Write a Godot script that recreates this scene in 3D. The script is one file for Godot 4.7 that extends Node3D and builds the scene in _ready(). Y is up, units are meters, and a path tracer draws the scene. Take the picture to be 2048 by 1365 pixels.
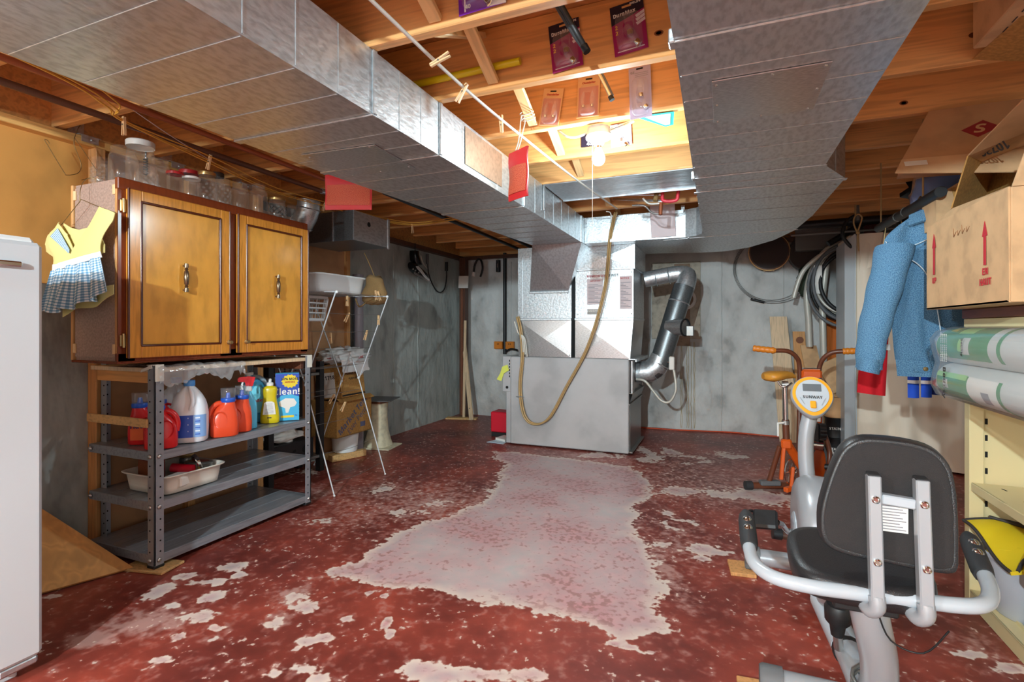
extends Node3D

const CAM_H := 1.04
const JB := 1.94          # underside of the joists
const DB := 1.729         # underside of the ducts
var M := {}
var T := Transform3D()    # applied to every vertex that the shape helpers add
var sg := 1               # smooth group counter
const LAMP1 := 1.05
const LAMP2 := 3.2
const LAMP3 := 17.5
var rng := RandomNumberGenerator.new()
var tx := {}

func _ready():
	rng.seed = 7
	setup()
	make_materials()
	room()
	ceiling_frame()
	ducts()
	furnace()
	left_side()
	bottles()
	rack_area()
	back_wall_things()
	ceiling_things()
	right_side()
	orange_bike()
	recumbent_bike()

func setup():
	var cam := Camera3D.new()
	cam.name = "camera"
	add_child(cam)
	cam.position = Vector3(0, CAM_H, 0)
	cam.rotation.y = deg_to_rad(22.3745)
	cam.set_frustum(0.05 * 1365.0 / 1030.0, Vector2(0, -0.05 * 25.5 / 1030.0), 0.05, 60.0)
	var we := WorldEnvironment.new()
	we.name = "world_environment"
	var e := Environment.new()
	e.background_mode = Environment.BG_COLOR
	e.background_color = Color(0, 0, 0)
	e.tonemap_mode = Environment.TONE_MAPPER_LINEAR
	e.tonemap_exposure = 1.0
	e.sdfgi_enabled = true
	e.ssao_enabled = true
	e.ssil_enabled = true
	we.environment = e
	add_child(we)

# ---------------------------------------------------------------- helpers
func W(x: float, y: float, d: float) -> Vector3:
	return Vector3(x, y, -d)

func mb() -> SurfaceTool:
	var s := SurfaceTool.new()
	s.begin(Mesh.PRIMITIVE_TRIANGLES)
	s.set_smooth_group(-1)
	return s

func v(st: SurfaceTool, p: Vector3, uv := Vector2.ZERO):
	st.set_uv(uv)
	st.add_vertex(T * p)

func tri(st, a, b, c, ua := Vector2.ZERO, ub := Vector2.ZERO, uc := Vector2.ZERO):
	v(st, a, ua); v(st, b, ub); v(st, c, uc)

func quad(st, a, b, c, d, uv := false):
	if uv:
		tri(st, a, b, c, Vector2(0, 0), Vector2(1, 0), Vector2(1, 1))
		tri(st, a, c, d, Vector2(0, 0), Vector2(1, 1), Vector2(0, 1))
	else:
		tri(st, a, b, c); tri(st, a, c, d)

func fc(st, pts: Array, out: Vector3):
	# flat convex polygon turned so that it faces out
	var n: Vector3 = (pts[0] - pts[2]).cross(pts[0] - pts[1])
	var p := pts.duplicate()
	if n.dot(out) < 0: p.reverse()
	for i in range(1, p.size() - 1): tri(st, p[0], p[i], p[i + 1])

func box(st, c: Vector3, s: Vector3, bv := 0.0, bs := Basis()):
	st.set_smooth_group(-1)
	var h := s * 0.5
	var ax := [bs.x, bs.y, bs.z]
	var b := minf(bv, minf(h.x, minf(h.y, h.z)) * 0.9)
	if b <= 0.0:
		for a in 3:
			for g in [-1, 1]:
				var u: Vector3 = ax[(a + 1) % 3] * h[(a + 1) % 3]
				var w: Vector3 = ax[(a + 2) % 3] * h[(a + 2) % 3]
				var o: Vector3 = c + ax[a] * h[a] * g
				fc(st, [o - u - w, o + u - w, o + u + w, o - u + w], ax[a] * g)
		return
	var pt = func(sx: Vector3, flat: int) -> Vector3:
		var r := Vector3.ZERO
		for k in 3:
			r += ax[k] * sx[k] * (h[k] if k == flat else h[k] - b)
		return c + r
	for a in 3:
		for g in [-1.0, 1.0]:
			var p := []
			for q in [[-1, -1], [1, -1], [1, 1], [-1, 1]]:
				var s3 := Vector3.ZERO
				s3[a] = g; s3[(a + 1) % 3] = q[0]; s3[(a + 2) % 3] = q[1]
				p.append(pt.call(s3, a))
			fc(st, p, ax[a] * g)
		var a1 := (a + 1) % 3
		var a2 := (a + 2) % 3
		for g1 in [-1.0, 1.0]:
			for g2 in [-1.0, 1.0]:
				var s0 := Vector3.ZERO
				var s1 := Vector3.ZERO
				s0[a] = -1; s0[a1] = g1; s0[a2] = g2
				s1[a] = 1; s1[a1] = g1; s1[a2] = g2
				fc(st, [pt.call(s0, a1), pt.call(s1, a1), pt.call(s1, a2), pt.call(s0, a2)], ax[a1] * g1 + ax[a2] * g2)
	for x in [-1.0, 1.0]:
		for y in [-1.0, 1.0]:
			for z in [-1.0, 1.0]:
				var s3 := Vector3(x, y, z)
				fc(st, [pt.call(s3, 0), pt.call(s3, 1), pt.call(s3, 2)], ax[0] * x + ax[1] * y + ax[2] * z)

func bx(st, x0, x1, y0, y1, d0, d1, bv := 0.0):
	box(st, W((x0 + x1) * 0.5, (y0 + y1) * 0.5, (d0 + d1) * 0.5), Vector3(absf(x1 - x0), absf(y1 - y0), absf(d1 - d0)), bv)

func bar(st, a: Vector3, b: Vector3, w: float, t: float, up := Vector3.UP, bv := 0.0):
	# straight bar from a to b, w wide across (perpendicular to up), t thick along up
	var z := (b - a).normalized()
	if absf(z.dot(up)) > 0.99: up = Vector3.RIGHT
	var x := up.cross(z).normalized()
	var y := z.cross(x)
	box(st, (a + b) * 0.5, Vector3(w, t, a.distance_to(b)), bv, Basis(x, y, z))

func grid(st, rows: Array, closed := false, uvs := false, group := -2):
	# rows of points joined into a smooth sheet
	if group == -2:
		sg += 1
		group = sg
	st.set_smooth_group(group)
	var nr := rows.size()
	var nc: int = rows[0].size()
	for i in nr - 1:
		for j in (nc if closed else nc - 1):
			var k := (j + 1) % nc
			var u0 := float(j) / (nc if closed else nc - 1)
			var u1 := float(j + 1) / (nc if closed else nc - 1)
			var v0 := float(i) / (nr - 1)
			var v1 := float(i + 1) / (nr - 1)
			var a: Vector3 = rows[i][j]; var b: Vector3 = rows[i][k]
			var c: Vector3 = rows[i + 1][k]; var d: Vector3 = rows[i + 1][j]
			tri(st, a, b, c, Vector2(u0, v0), Vector2(u1, v0), Vector2(u1, v1))
			tri(st, a, c, d, Vector2(u0, v0), Vector2(u1, v1), Vector2(u0, v1))
	st.set_smooth_group(-1)

func cap(st, ring: Array, out: Vector3):
	st.set_smooth_group(-1)
	var c := Vector3.ZERO
	for p in ring: c += p
	c /= ring.size()
	for i in ring.size():
		fc(st, [c, ring[i], ring[(i + 1) % ring.size()]], out)

func loft(st, rings: Array, caps := true):
	# rings: closed loops. The loop direction is fixed here so that the faces look outwards
	var c := Vector3.ZERO
	for p in rings[0]: c += p
	c /= rings[0].size()
	var c2 := Vector3.ZERO
	var far := 0
	for i in rings.size():
		var ci := Vector3.ZERO
		for p in rings[i]: ci += p
		ci /= rings[i].size()
		if ci.distance_to(c) > c2.distance_to(c) or i == 0:
			c2 = ci; far = i
	var mid := rings.size() / 2
	var r0: Array = rings[maxi(mid - 1, 0)]
	var r1: Array = rings[mid] if mid > 0 else rings[1]
	var vol := 0.0
	var cm := Vector3.ZERO
	for p in r0: cm += p
	cm /= r0.size()
	for j in r0.size():
		var k: int = (j + 1) % r0.size()
		var n: Vector3 = (r0[j] - r1[k]).cross(r0[j] - r0[k])
		vol += n.dot(r0[j] - cm)
	var rr := rings
	if vol < 0:
		rr = []
		for r in rings:
			var q: Array = r.duplicate()
			q.reverse()
			rr.append(q)
	grid(st, rr, true)
	if caps:
		var ce := Vector3.ZERO
		for p in rings[-1]: ce += p
		ce /= rings[-1].size()
		cap(st, rings[0], c - ce if c.distance_to(ce) > 1e-5 else Vector3.DOWN)
		cap(st, rings[-1], ce - c if c.distance_to(ce) > 1e-5 else Vector3.UP)

func ring_pts(c: Vector3, ax: Vector3, ay: Vector3, seg: int, p := 2.0) -> Array:
	# superellipse ring
	var r := []
	for i in seg:
		var a := TAU * i / seg
		var ca := cos(a); var sa := sin(a)
		var x := signf(ca) * pow(absf(ca), 2.0 / p)
		var y := signf(sa) * pow(absf(sa), 2.0 / p)
		r.append(c + ax * x + ay * y)
	return r

func tube(st, pts: Array, r, seg := 8, caps := true, flat := 1.0):
	var n := pts.size()
	var rings := []
	var t0: Vector3 = (pts[1] - pts[0]).normalized()
	var x := t0.cross(Vector3.UP)
	if x.length() < 0.05: x = t0.cross(Vector3.RIGHT)
	x = x.normalized()
	for i in n:
		var t: Vector3
		if i == 0: t = t0
		elif i == n - 1: t = (pts[i] - pts[i - 1]).normalized()
		else: t = ((pts[i + 1] - pts[i]).normalized() + (pts[i] - pts[i - 1]).normalized()).normalized()
		x = (x - t * x.dot(t)).normalized()
		var y := t.cross(x)
		var rr: float = r[i] if r is Array else r
		if i > 0 and i < n - 1:
			var co: float = t.dot((pts[i] - pts[i - 1]).normalized())
			rr /= maxf(co, 0.6)
		rings.append(ring_pts(pts[i], x * rr, y * rr * flat, seg))
	loft(st, rings, caps)

func curve(pts: Array, n := 6) -> Array:
	# Catmull-Rom through the points
	var out := []
	for i in pts.size() - 1:
		var p0: Vector3 = pts[maxi(i - 1, 0)]
		var p1: Vector3 = pts[i]
		var p2: Vector3 = pts[i + 1]
		var p3: Vector3 = pts[mini(i + 2, pts.size() - 1)]
		for k in n:
			out.append(p1.cubic_interpolate(p2, p0, p3, float(k) / n))
	out.append(pts[-1])
	return out

func lathe(st, prof: Array, c := Vector3.ZERO, seg := 20, bs := Basis()):
	# prof: [radius, height] pairs from bottom to top; edges sharper than 40 degrees stay crisp
	var segs := []
	var cur := [prof[0]]
	for i in range(1, prof.size()):
		cur.append(prof[i])
		if i < prof.size() - 1:
			var a := Vector2(prof[i][0] - prof[i - 1][0], prof[i][1] - prof[i - 1][1])
			var b := Vector2(prof[i + 1][0] - prof[i][0], prof[i + 1][1] - prof[i][1])
			if absf(a.angle_to(b)) > 0.7:
				segs.append(cur)
				cur = [prof[i]]
	segs.append(cur)
	for s in segs:
		var rows := []
		for p in s:
			var row := []
			for j in seg:
				var a := -TAU * j / seg
				row.append(c + bs * Vector3(cos(a) * p[0], p[1], sin(a) * p[0]))
			rows.append(row)
		grid(st, rows, true)

func prism(st, poly: PackedVector2Array, depth: float, xf := Transform3D(), bevel := 0.0):
	# polygon in local xy pushed from z = 0 to z = depth
	st.set_smooth_group(-1)
	var n := poly.size()
	var area := 0.0
	for i in n: area += poly[i].cross(poly[(i + 1) % n])
	var p := poly.duplicate()
	if area < 0: p.reverse()
	var idx := Geometry2D.triangulate_polygon(p)
	for g in [0, 1]:
		var z: float = depth * g
		var out := xf.basis.z * (1 if (g == 1) == (depth > 0) else -1)
		for i in range(0, idx.size(), 3):
			fc(st, [xf * Vector3(p[idx[i]].x, p[idx[i]].y, z), xf * Vector3(p[idx[i + 1]].x, p[idx[i + 1]].y, z), xf * Vector3(p[idx[i + 2]].x, p[idx[i + 2]].y, z)], out)
	for i in n:
		var a := p[i]; var b := p[(i + 1) % n]
		var out2 := xf.basis * Vector3(b.y - a.y, a.x - b.x, 0)
		fc(st, [xf * Vector3(a.x, a.y, 0), xf * Vector3(b.x, b.y, 0), xf * Vector3(b.x, b.y, depth), xf * Vector3(a.x, a.y, depth)], out2)

func sphere(st, c: Vector3, r, seg := 12, rows := 8):
	var rv: Vector3 = r if r is Vector3 else Vector3.ONE * r
	var rr := []
	for i in rows + 1:
		var a := PI * i / rows - PI / 2
		var row := []
		for j in seg:
			var b := -TAU * j / seg
			row.append(c + Vector3(cos(a) * cos(b), sin(a), cos(a) * sin(b)) * rv)
		rr.append(row)
	grid(st, rr, true)

func sheet(st, rows: Array, thick: float, uvs := true):
	# a cloth or foil: a grid with a back face and edges
	var nr := rows.size()
	var nc: int = rows[0].size()
	var back := []
	for i in nr:
		var rw := []
		for j in nc:
			var du: Vector3 = rows[i][mini(j + 1, nc - 1)] - rows[i][maxi(j - 1, 0)]
			var dv: Vector3 = rows[mini(i + 1, nr - 1)][j] - rows[maxi(i - 1, 0)][j]
			rw.append(rows[i][j] - du.cross(dv).normalized() * -thick)
		back.append(rw)
	grid(st, rows, false)
	var bk := []
	for rw in back:
		var q: Array = rw.duplicate()
		q.reverse()
		bk.append(q)
	grid(st, bk, false)
	st.set_smooth_group(-1)
	for i in nr - 1:
		quad(st, rows[i][0], rows[i + 1][0], back[i + 1][0], back[i][0])
		quad(st, rows[i + 1][nc - 1], rows[i][nc - 1], back[i][nc - 1], back[i + 1][nc - 1])
	for j in nc - 1:
		quad(st, rows[0][j + 1], rows[0][j], back[0][j], back[0][j + 1])
		quad(st, rows[nr - 1][j], rows[nr - 1][j + 1], back[nr - 1][j + 1], back[nr - 1][j])

func mk(called: String, st: SurfaceTool, m, parent: Node = self, label := "") -> MeshInstance3D:
	st.generate_normals()
	var o := MeshInstance3D.new()
	o.name = called
	o.mesh = st.commit()
	o.mesh.surface_set_material(0, M[m] if m is String else m)
	if label: o.set_meta("label", label)
	parent.add_child(o, true)
	return o

func tag(o: Node, label: String, category: String, group := ""):
	o.set_meta("label", label)
	o.set_meta("category", category)
	if group: o.set_meta("group", group)
	return o

func struct(o: Node):
	o.set_meta("kind", "structure")
	return o

func node(called: String, at := Vector3.ZERO, turn := 0.0, parent: Node = self) -> Node3D:
	var o := Node3D.new()
	o.name = called
	parent.add_child(o, true)
	o.position = at
	o.rotation.y = turn
	return o

func thing(called: String, label: String, category: String, at := Vector3.ZERO, turn := 0.0, group := "") -> Node3D:
	# shapes of a thing are built in its own space
	T = Transform3D()
	return tag(node(called, at, turn), label, category, group)

func wthing(called: String, label: String, category: String, at := Vector3.ZERO, group := "") -> Node3D:
	# a thing whose shapes are given in room coordinates
	var o = tag(node(called, at), label, category, group)
	T = Transform3D(Basis(), -at)
	return o

func copy_of(o: Node3D, at: Vector3, turn: float, label := "", group := "") -> Node3D:
	var c: Node3D = o.duplicate()
	c.name = String(o.name).rstrip("0123456789")
	add_child(c, true)
	c.position = at
	c.rotation = Vector3(0, turn, 0)
	if label: c.set_meta("label", label)
	if group: c.set_meta("group", group)
	return c

func words(parent: Node, s: String, hgt: float, m, o: Vector3, right: Vector3, up: Vector3, bold := true, font := "Droid Sans", called := "lettering"):
	# raised print of a given cap height, centred on o, reading along right
	var t := TextMesh.new()
	var f := SystemFont.new()
	f.font_names = PackedStringArray([font])
	f.font_weight = 700 if bold else 400
	t.font = f
	t.text = s
	t.font_size = 32
	t.pixel_size = hgt / 23.0
	t.depth = 0.0008
	t.material = M[m] if m is String else m
	var n := MeshInstance3D.new()
	n.name = called
	n.mesh = t
	parent.add_child(n, true)
	var r := right.normalized()
	var u := (up - r * up.dot(r)).normalized()
	n.transform = Transform3D(Basis(r, u, r.cross(u)), (T * o))
	return n

# ---------------------------------------------------------------- materials
func noise_tex(key: String, type: int, freq: float, oct: int, ramp: Array, size := 512, sd := 1, normal := false, bump := 4.0, ret := -1) -> NoiseTexture2D:
	if tx.has(key): return tx[key]
	var n := FastNoiseLite.new()
	n.noise_type = type
	n.frequency = freq
	n.seed = sd
	n.fractal_octaves = oct
	n.fractal_type = FastNoiseLite.FRACTAL_FBM if oct > 1 else FastNoiseLite.FRACTAL_NONE
	if ret >= 0: n.cellular_return_type = ret
	var t := NoiseTexture2D.new()
	t.width = size; t.height = size
	t.seamless = true
	t.generate_mipmaps = false
	t.noise = n
	if normal:
		t.as_normal_map = true
		t.bump_strength = bump
	elif ramp.size():
		var g := Gradient.new()
		var off := PackedFloat32Array()
		var col := PackedColorArray()
		for r in ramp:
			off.append(r[0])
			col.append(r[1] if r[1] is Color else Color(r[1], r[1], r[1]))
		g.offsets = off
		g.colors = col
		t.color_ramp = g
	tx[key] = t
	return t

func mat(key: String, col: Color, rough := 0.6, metal := 0.0, t: Texture2D = null, sc := Vector3.ONE, nrm: Texture2D = null, ns := 0.5) -> StandardMaterial3D:
	var m := StandardMaterial3D.new()
	m.resource_name = key
	m.albedo_color = col
	m.roughness = rough
	m.metallic = metal
	m.cull_mode = BaseMaterial3D.CULL_DISABLED
	if t or nrm:
		m.uv1_triplanar = true
		m.uv1_scale = sc
		m.uv1_triplanar_sharpness = 4.0
	if t: m.albedo_texture = t
	if nrm:
		m.normal_enabled = true
		m.normal_texture = nrm
		m.normal_scale = ns
	M[key] = m
	return m

func c8(r: int, g: int, b: int) -> Color:
	return Color(r / 255.0, g / 255.0, b / 255.0)

func glass(key: String, col: Color, a: float, rough := 0.05):
	var m := mat(key, Color(col.r, col.g, col.b, a), rough)
	m.transparency = BaseMaterial3D.TRANSPARENCY_ALPHA
	return m

func make_materials():
	var sm := FastNoiseLite.TYPE_SIMPLEX_SMOOTH
	var grain := noise_tex("grain", sm, 0.012, 4, [[0.25, 0.88], [0.45, 0.98], [0.6, 1.0], [0.8, 0.92]], 512, 3)
	var blot := noise_tex("blot", sm, 0.01, 5, [[0.2, 0.9], [0.5, 0.97], [0.8, 1.0]], 512, 5)
	var fine := noise_tex("fine", sm, 0.08, 3, [[0.2, 0.85], [0.8, 1.0]], 512, 6)
	var spang := noise_tex("spang", sm, 0.035, 4, [[0.25, 0.90], [0.5, 0.97], [0.7, 1.0]], 512, 8)
	var spang_n := noise_tex("spang_n", sm, 0.035, 4, [], 512, 8, true, 2.0)
	var wave_n := noise_tex("wave_n", sm, 0.006, 3, [], 512, 9, true, 6.0)
	var rough_n := noise_tex("rough_n", sm, 0.05, 4, [], 512, 10, true, 3.0)
	var conc := noise_tex("conc", sm, 0.008, 6, [[0.1, 0.8], [0.3, 0.92], [0.6, 0.98], [0.9, 1.0]], 1024, 11)
	var weave_n := noise_tex("weave_n", sm, 0.25, 2, [], 256, 12, true, 3.0)
	var ply := noise_tex("ply", sm, 0.009, 3, [[0.3, 0.86], [0.42, 1.0], [0.5, 0.9], [0.58, 1.0], [0.75, 0.88]], 512, 13)
	mat("joist", c8(226, 160, 92), 0.6, 0, grain, Vector3(0.25, 3.5, 3.5))
	mat("joist_b", c8(232, 170, 104), 0.6, 0, grain, Vector3(0.22, 4.2, 4.2))
	mat("joist_pale", c8(236, 192, 134), 0.6, 0, grain, Vector3(3, 3, 0.4))
	mat("stud", c8(214, 154, 94), 0.65, 0, grain, Vector3(5, 0.35, 5))
	mat("plate", c8(230, 172, 100), 0.6, 0, grain, Vector3(5, 5, 0.35))
	mat("subfloor", c8(206, 138, 76), 0.7, 0, ply, Vector3(0.8, 0.8, 1.6))
	mat("ply_wall", c8(205, 142, 72), 0.55, 0, blot, Vector3(0.7, 0.5, 0.7))
	mat("hardboard", c8(190, 140, 98), 0.65, 0, blot, Vector3(1, 1, 1))
	mat("plywood", c8(226, 164, 98), 0.5, 0, ply, Vector3(1.2, 1.0, 1.2))
	mat("pale_wood", c8(226, 196, 158), 0.6, 0, grain, Vector3(6, 0.5, 6))
	mat("block_wood", c8(222, 176, 116), 0.6, 0, grain, Vector3(3, 6, 6))
	mat("dark_wood", c8(92, 58, 42), 0.5, 0, grain, Vector3(6, 0.5, 6))
	mat("red_wood", c8(128, 76, 52), 0.45, 0, grain, Vector3(6, 6, 0.5))
	mat("knot", c8(120, 66, 32), 0.6)
	mat("honey", c8(222, 154, 62), 0.22, 0, blot, Vector3(2.2, 0.9, 2.2))
	M["honey"].clearcoat_enabled = true
	M["honey"].clearcoat = 0.5
	M["honey"].clearcoat_roughness = 0.12
	mat("honey_frame", c8(212, 138, 52), 0.22, 0, grain, Vector3(6, 0.6, 6))
	mat("cherry", c8(126, 56, 26), 0.25, 0, grain, Vector3(6, 0.6, 6))
	mat("moulding", c8(84, 36, 16), 0.22)
	mat("chipboard", c8(178, 144, 128), 0.75, 0, fine, Vector3(2, 2, 2))
	mat("galv", Color(0.83, 0.85, 0.86), 0.40, 0.85, spang, Vector3(2.4, 2.4, 1.1), spang_n, 0.35)
	mat("galv_plain", Color(0.78, 0.79, 0.80), 0.36, 0.9, fine, Vector3(0.6, 3, 3), wave_n, 0.3)
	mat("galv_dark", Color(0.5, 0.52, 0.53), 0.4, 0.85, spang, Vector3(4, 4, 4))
	mat("alu", Color(0.86, 0.86, 0.86), 0.3, 0.9, fine, Vector3(1, 5, 5))
	mat("chrome", Color(0.85, 0.85, 0.85), 0.12, 1.0)
	mat("screw", Color(0.75, 0.75, 0.74), 0.3, 0.9)
	mat("furnace_grey", c8(182, 180, 180), 0.4, 0, blot, Vector3(0.4, 0.4, 0.4))
	mat("furnace_dark", c8(120, 116, 112), 0.3, 0.4)
	mat("concrete", c8(208, 206, 202), 0.85, 0, conc, Vector3(0.45, 0.3, 0.45), rough_n, 0.5)
	mat("concrete_green", c8(178, 182, 176), 0.8, 0, conc, Vector3(0.5, 0.25, 0.5), rough_n, 0.4)
	mat("concrete_bare", c8(190, 176, 158), 0.9, 0, conc, Vector3(1.5, 1.5, 1.5), rough_n, 0.6)
	mat("concrete_brown", c8(156, 126, 104), 0.9, 0, conc, Vector3(1.5, 1.5, 1.5), rough_n, 0.6)
	mat("drywall", c8(200, 192, 180), 0.9)
	mat("stain", c8(196, 170, 118), 0.9, 0, fine, Vector3(8, 1, 8))
	mat("white_enamel", c8(204, 206, 208), 0.3)
	mat("white_plastic", c8(232, 232, 230), 0.35)
	mat("cream_plastic", c8(226, 216, 202), 0.4)
	mat("shelf_grey", c8(160, 162, 168), 0.32, 0.35, blot, Vector3(1, 1, 1))
	mat("shelf_top", c8(156, 158, 164), 0.28, 0.35, grain, Vector3(6, 6, 0.5))
	mat("hole", c8(14, 14, 14), 0.9)
	mat("tape", c8(228, 222, 208), 0.6)
	mat("clear_film", Color(0.92, 0.92, 0.92, 0.18), 0.12)
	M["clear_film"].transparency = BaseMaterial3D.TRANSPARENCY_ALPHA
	mat("jar_glass", Color(0.93, 0.95, 0.94, 0.05), 0.03)
	M["jar_glass"].transparency = BaseMaterial3D.TRANSPARENCY_ALPHA
	mat("blister", Color(0.95, 0.95, 0.95, 0.07), 0.05)
	M["blister"].transparency = BaseMaterial3D.TRANSPARENCY_ALPHA
	mat("milky", Color(0.86, 0.87, 0.9, 0.55), 0.24)
	M["milky"].transparency = BaseMaterial3D.TRANSPARENCY_ALPHA
	mat("lid_gold", Color(0.75, 0.62, 0.4), 0.3, 0.8)
	mat("lid_white", c8(238, 236, 230), 0.4)
	mat("lid_red", c8(190, 40, 44), 0.4)
	mat("lid_dark", c8(50, 40, 36), 0.4)
	mat("brass", Color(0.72, 0.6, 0.42), 0.3, 0.9)
	mat("pewter", Color(0.5, 0.42, 0.34), 0.3, 0.9)
	mat("black", c8(26, 25, 26), 0.5)
	mat("black_gloss", c8(18, 18, 20), 0.2)
	mat("rubber", c8(44, 44, 46), 0.7)
	mat("grey_rubber", c8(96, 97, 99), 0.6)
	mat("iron_pipe", c8(96, 58, 40), 0.5, 0.2)
	mat("copper_pipe", c8(150, 80, 48), 0.42, 0.35)
	mat("yellow_cord", c8(222, 166, 66), 0.6)
	mat("white_cord", c8(232, 226, 214), 0.7, 0, fine, Vector3(20, 20, 20))
	mat("pin_wood", c8(228, 186, 136), 0.6)
	mat("wire", Color(0.6, 0.5, 0.34), 0.35, 0.8)
	mat("steel_wire", Color(0.55, 0.54, 0.52), 0.35, 0.8)
	mat("orange_plastic", c8(214, 124, 34), 0.4)
	mat("orange_cord", c8(214, 74, 26), 0.5)
	mat("hose_tan", c8(176, 142, 92), 0.35)
	mat("conduit", c8(196, 190, 178), 0.4, 0.2)
	mat("red_box", c8(204, 10, 40), 0.5)
	mat("paper", c8(232, 226, 218), 0.8)
	mat("paper_pink", c8(214, 196, 196), 0.8)
	mat("paper_blue", c8(206, 222, 232), 0.7)
	mat("ink_red", c8(178, 34, 44), 0.8)
	mat("ink_dark", c8(58, 50, 46), 0.8)
	mat("ink_grey", c8(140, 136, 140), 0.8)
	mat("tag_yellow", c8(222, 226, 96), 0.6)
	mat("card", c8(200, 152, 106), 0.8, 0, blot, Vector3(1.5, 1.5, 1.5))
	mat("card_dark", c8(170, 112, 68), 0.85, 0, fine, Vector3(1.5, 1.5, 1.5))
	mat("card_pale", c8(214, 170, 124), 0.8, 0, blot, Vector3(1.5, 1.5, 1.5))
	mat("card_gold", c8(196, 146, 78), 0.8, 0, fine, Vector3(1.5, 1.5, 1.5))
	mat("red_mesh", c8(206, 40, 44), 0.55)
	mat("red_felt", c8(198, 18, 40), 0.8)
	mat("paint_red", c8(206, 70, 28), 0.35)

# ---------------------------------------------------------------- setting
func floor_texture() -> ImageTexture:
	var main := PackedVector2Array([Vector2(-1.82, 3.98), Vector2(-1.22, 3.99), Vector2(-0.65, 3.90), Vector2(-0.42, 3.53), Vector2(-0.46, 3.00), Vector2(-0.43, 2.63), Vector2(-0.35, 2.53), Vector2(-0.27, 2.36), Vector2(-0.21, 1.82), Vector2(-0.33, 1.75), Vector2(-0.53, 1.80), Vector2(-1.00, 1.78), Vector2(-1.25, 1.74), Vector2(-1.46, 1.72), Vector2(-1.58, 1.71), Vector2(-1.49, 1.89), Vector2(-1.55, 2.07), Vector2(-1.49, 2.33), Vector2(-1.35, 2.64), Vector2(-1.37, 2.92), Vector2(-1.45, 3.29), Vector2(-1.51, 3.54)])
	var chips := [[-0.81, 3.43, 0.203, 0.147, 1.00], [0.04, 4.56, 0.122, 0.099, 0.90], [-0.23, 3.44, 0.152, 0.090, 1.00], [0.09, 3.52, 0.187, 0.126, 1.00], [0.27, 3.51, 0.137, 0.120, 1.00], [-0.29, 3.01, 0.034, 0.063, 1.00], [-0.26, 2.57, 0.060, 0.034, 1.00], [-0.10, 2.58, 0.106, 0.050, 1.00], [-0.02, 2.57, 0.081, 0.037, 1.00], [-0.10, 2.47, 0.041, 0.030, 1.00], [0.19, 2.55, 0.067, 0.044, 1.00], [-2.07, 1.34, 0.043, 0.054, 1.10], [-1.83, 1.39, 0.054, 0.044, 1.10], [-1.99, 1.61, 0.055, 0.043, 1.00], [-2.08, 1.48, 0.038, 0.026, 1.00], [-1.96, 1.48, 0.066, 0.033, 1.00], [-1.88, 1.57, 0.032, 0.026, 1.00], [-1.91, 1.30, 0.028, 0.024, 1.00], [-1.74, 1.30, 0.072, 0.058, 0.80], [-1.63, 1.26, 0.035, 0.027, 1.00], [-1.58, 1.21, 0.020, 0.022, 1.00], [-1.70, 1.18, 0.025, 0.023, 1.00], [-1.55, 1.53, 0.068, 0.053, 0.75], [-1.43, 1.48, 0.056, 0.038, 1.00], [-1.46, 1.36, 0.035, 0.043, 0.80], [-1.63, 1.03, 0.018, 0.014, 1.00], [-1.63, 1.07, 0.031, 0.017, 1.00], [-1.25, 1.16, 0.038, 0.027, 1.00], [-1.19, 1.21, 0.061, 0.032, 1.00], [-1.11, 1.20, 0.037, 0.026, 1.00], [-1.28, 1.32, 0.033, 0.022, 1.00], [-1.29, 1.27, 0.024, 0.010, 1.00], [-1.25, 1.48, 0.025, 0.025, 1.00], [-0.85, 1.35, 0.073, 0.046, 1.00], [-0.68, 1.39, 0.093, 0.034, 1.00], [-0.53, 1.45, 0.075, 0.031, 1.00], [-0.76, 1.35, 0.090, 0.031, 1.00], [-1.25, 1.48, 0.025, 0.022, 1.00], [-1.10, 1.51, 0.014, 0.037, 1.00], [-1.05, 1.46, 0.015, 0.034, 1.00], [-1.29, 1.66, 0.020, 0.019, 1.00], [-1.22, 1.66, 0.016, 0.015, 1.00], [-1.24, 1.36, 0.027, 0.020, 1.00], [-0.33, 1.70, 0.041, 0.013, 1.00], [-0.28, 1.70, 0.041, 0.013, 1.00], [-0.21, 1.70, 0.040, 0.013, 1.00], [-1.63, 2.47, 0.141, 0.063, 0.80], [-1.57, 2.65, 0.119, 0.070, 0.80], [-2.04, 2.76, 0.129, 0.103, 0.70], [0.72, 2.07, 0.061, 0.020, 0.90], [0.81, 2.03, 0.046, 0.023, 0.90], [-0.59, 4.43, 0.059, 0.209, 1.00], [-0.92, 4.17, 0.245, 0.082, 0.90], [-2.41, 1.16, 0.039, 0.022, 1.00], [-1.95, 2.22, 0.163, 0.102, 0.60], [-0.42, 4.50, 0.084, 0.139, 0.90], [-2.77, 2.88, 0.217, 0.129, 0.60]]
	var rings := [[-0.36, 4.26, 0.336, 0.139, 1.00], [-0.21, 2.86, 0.101, 0.090, 1.00], [-0.51, 3.17, 0.091, 0.046, 1.00], [0.28, 3.51, 0.116, 0.083, 1.00]]
	var worn := [[-1.95, 1.06, 0.100, 0.055, 1.00], [-1.89, 1.19, 0.168, 0.099, 0.80], [-1.55, 1.53, 0.078, 0.075, 0.70], [-1.47, 1.38, 0.054, 0.063, 0.60], [-1.65, 2.70, 0.515, 0.455, 0.45], [-1.93, 2.58, 0.455, 0.546, 0.35], [-0.22, 2.65, 0.221, 0.359, 0.30], [-0.15, 3.76, 0.755, 0.700, 0.40], [-0.23, 2.30, 0.065, 0.367, 0.50], [-1.08, 3.65, 0.441, 0.669, 0.50], [0.76, 2.14, 0.131, 0.080, 0.30], [-2.37, 2.56, 0.190, 0.199, 0.50]]
	var n := 256
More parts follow.
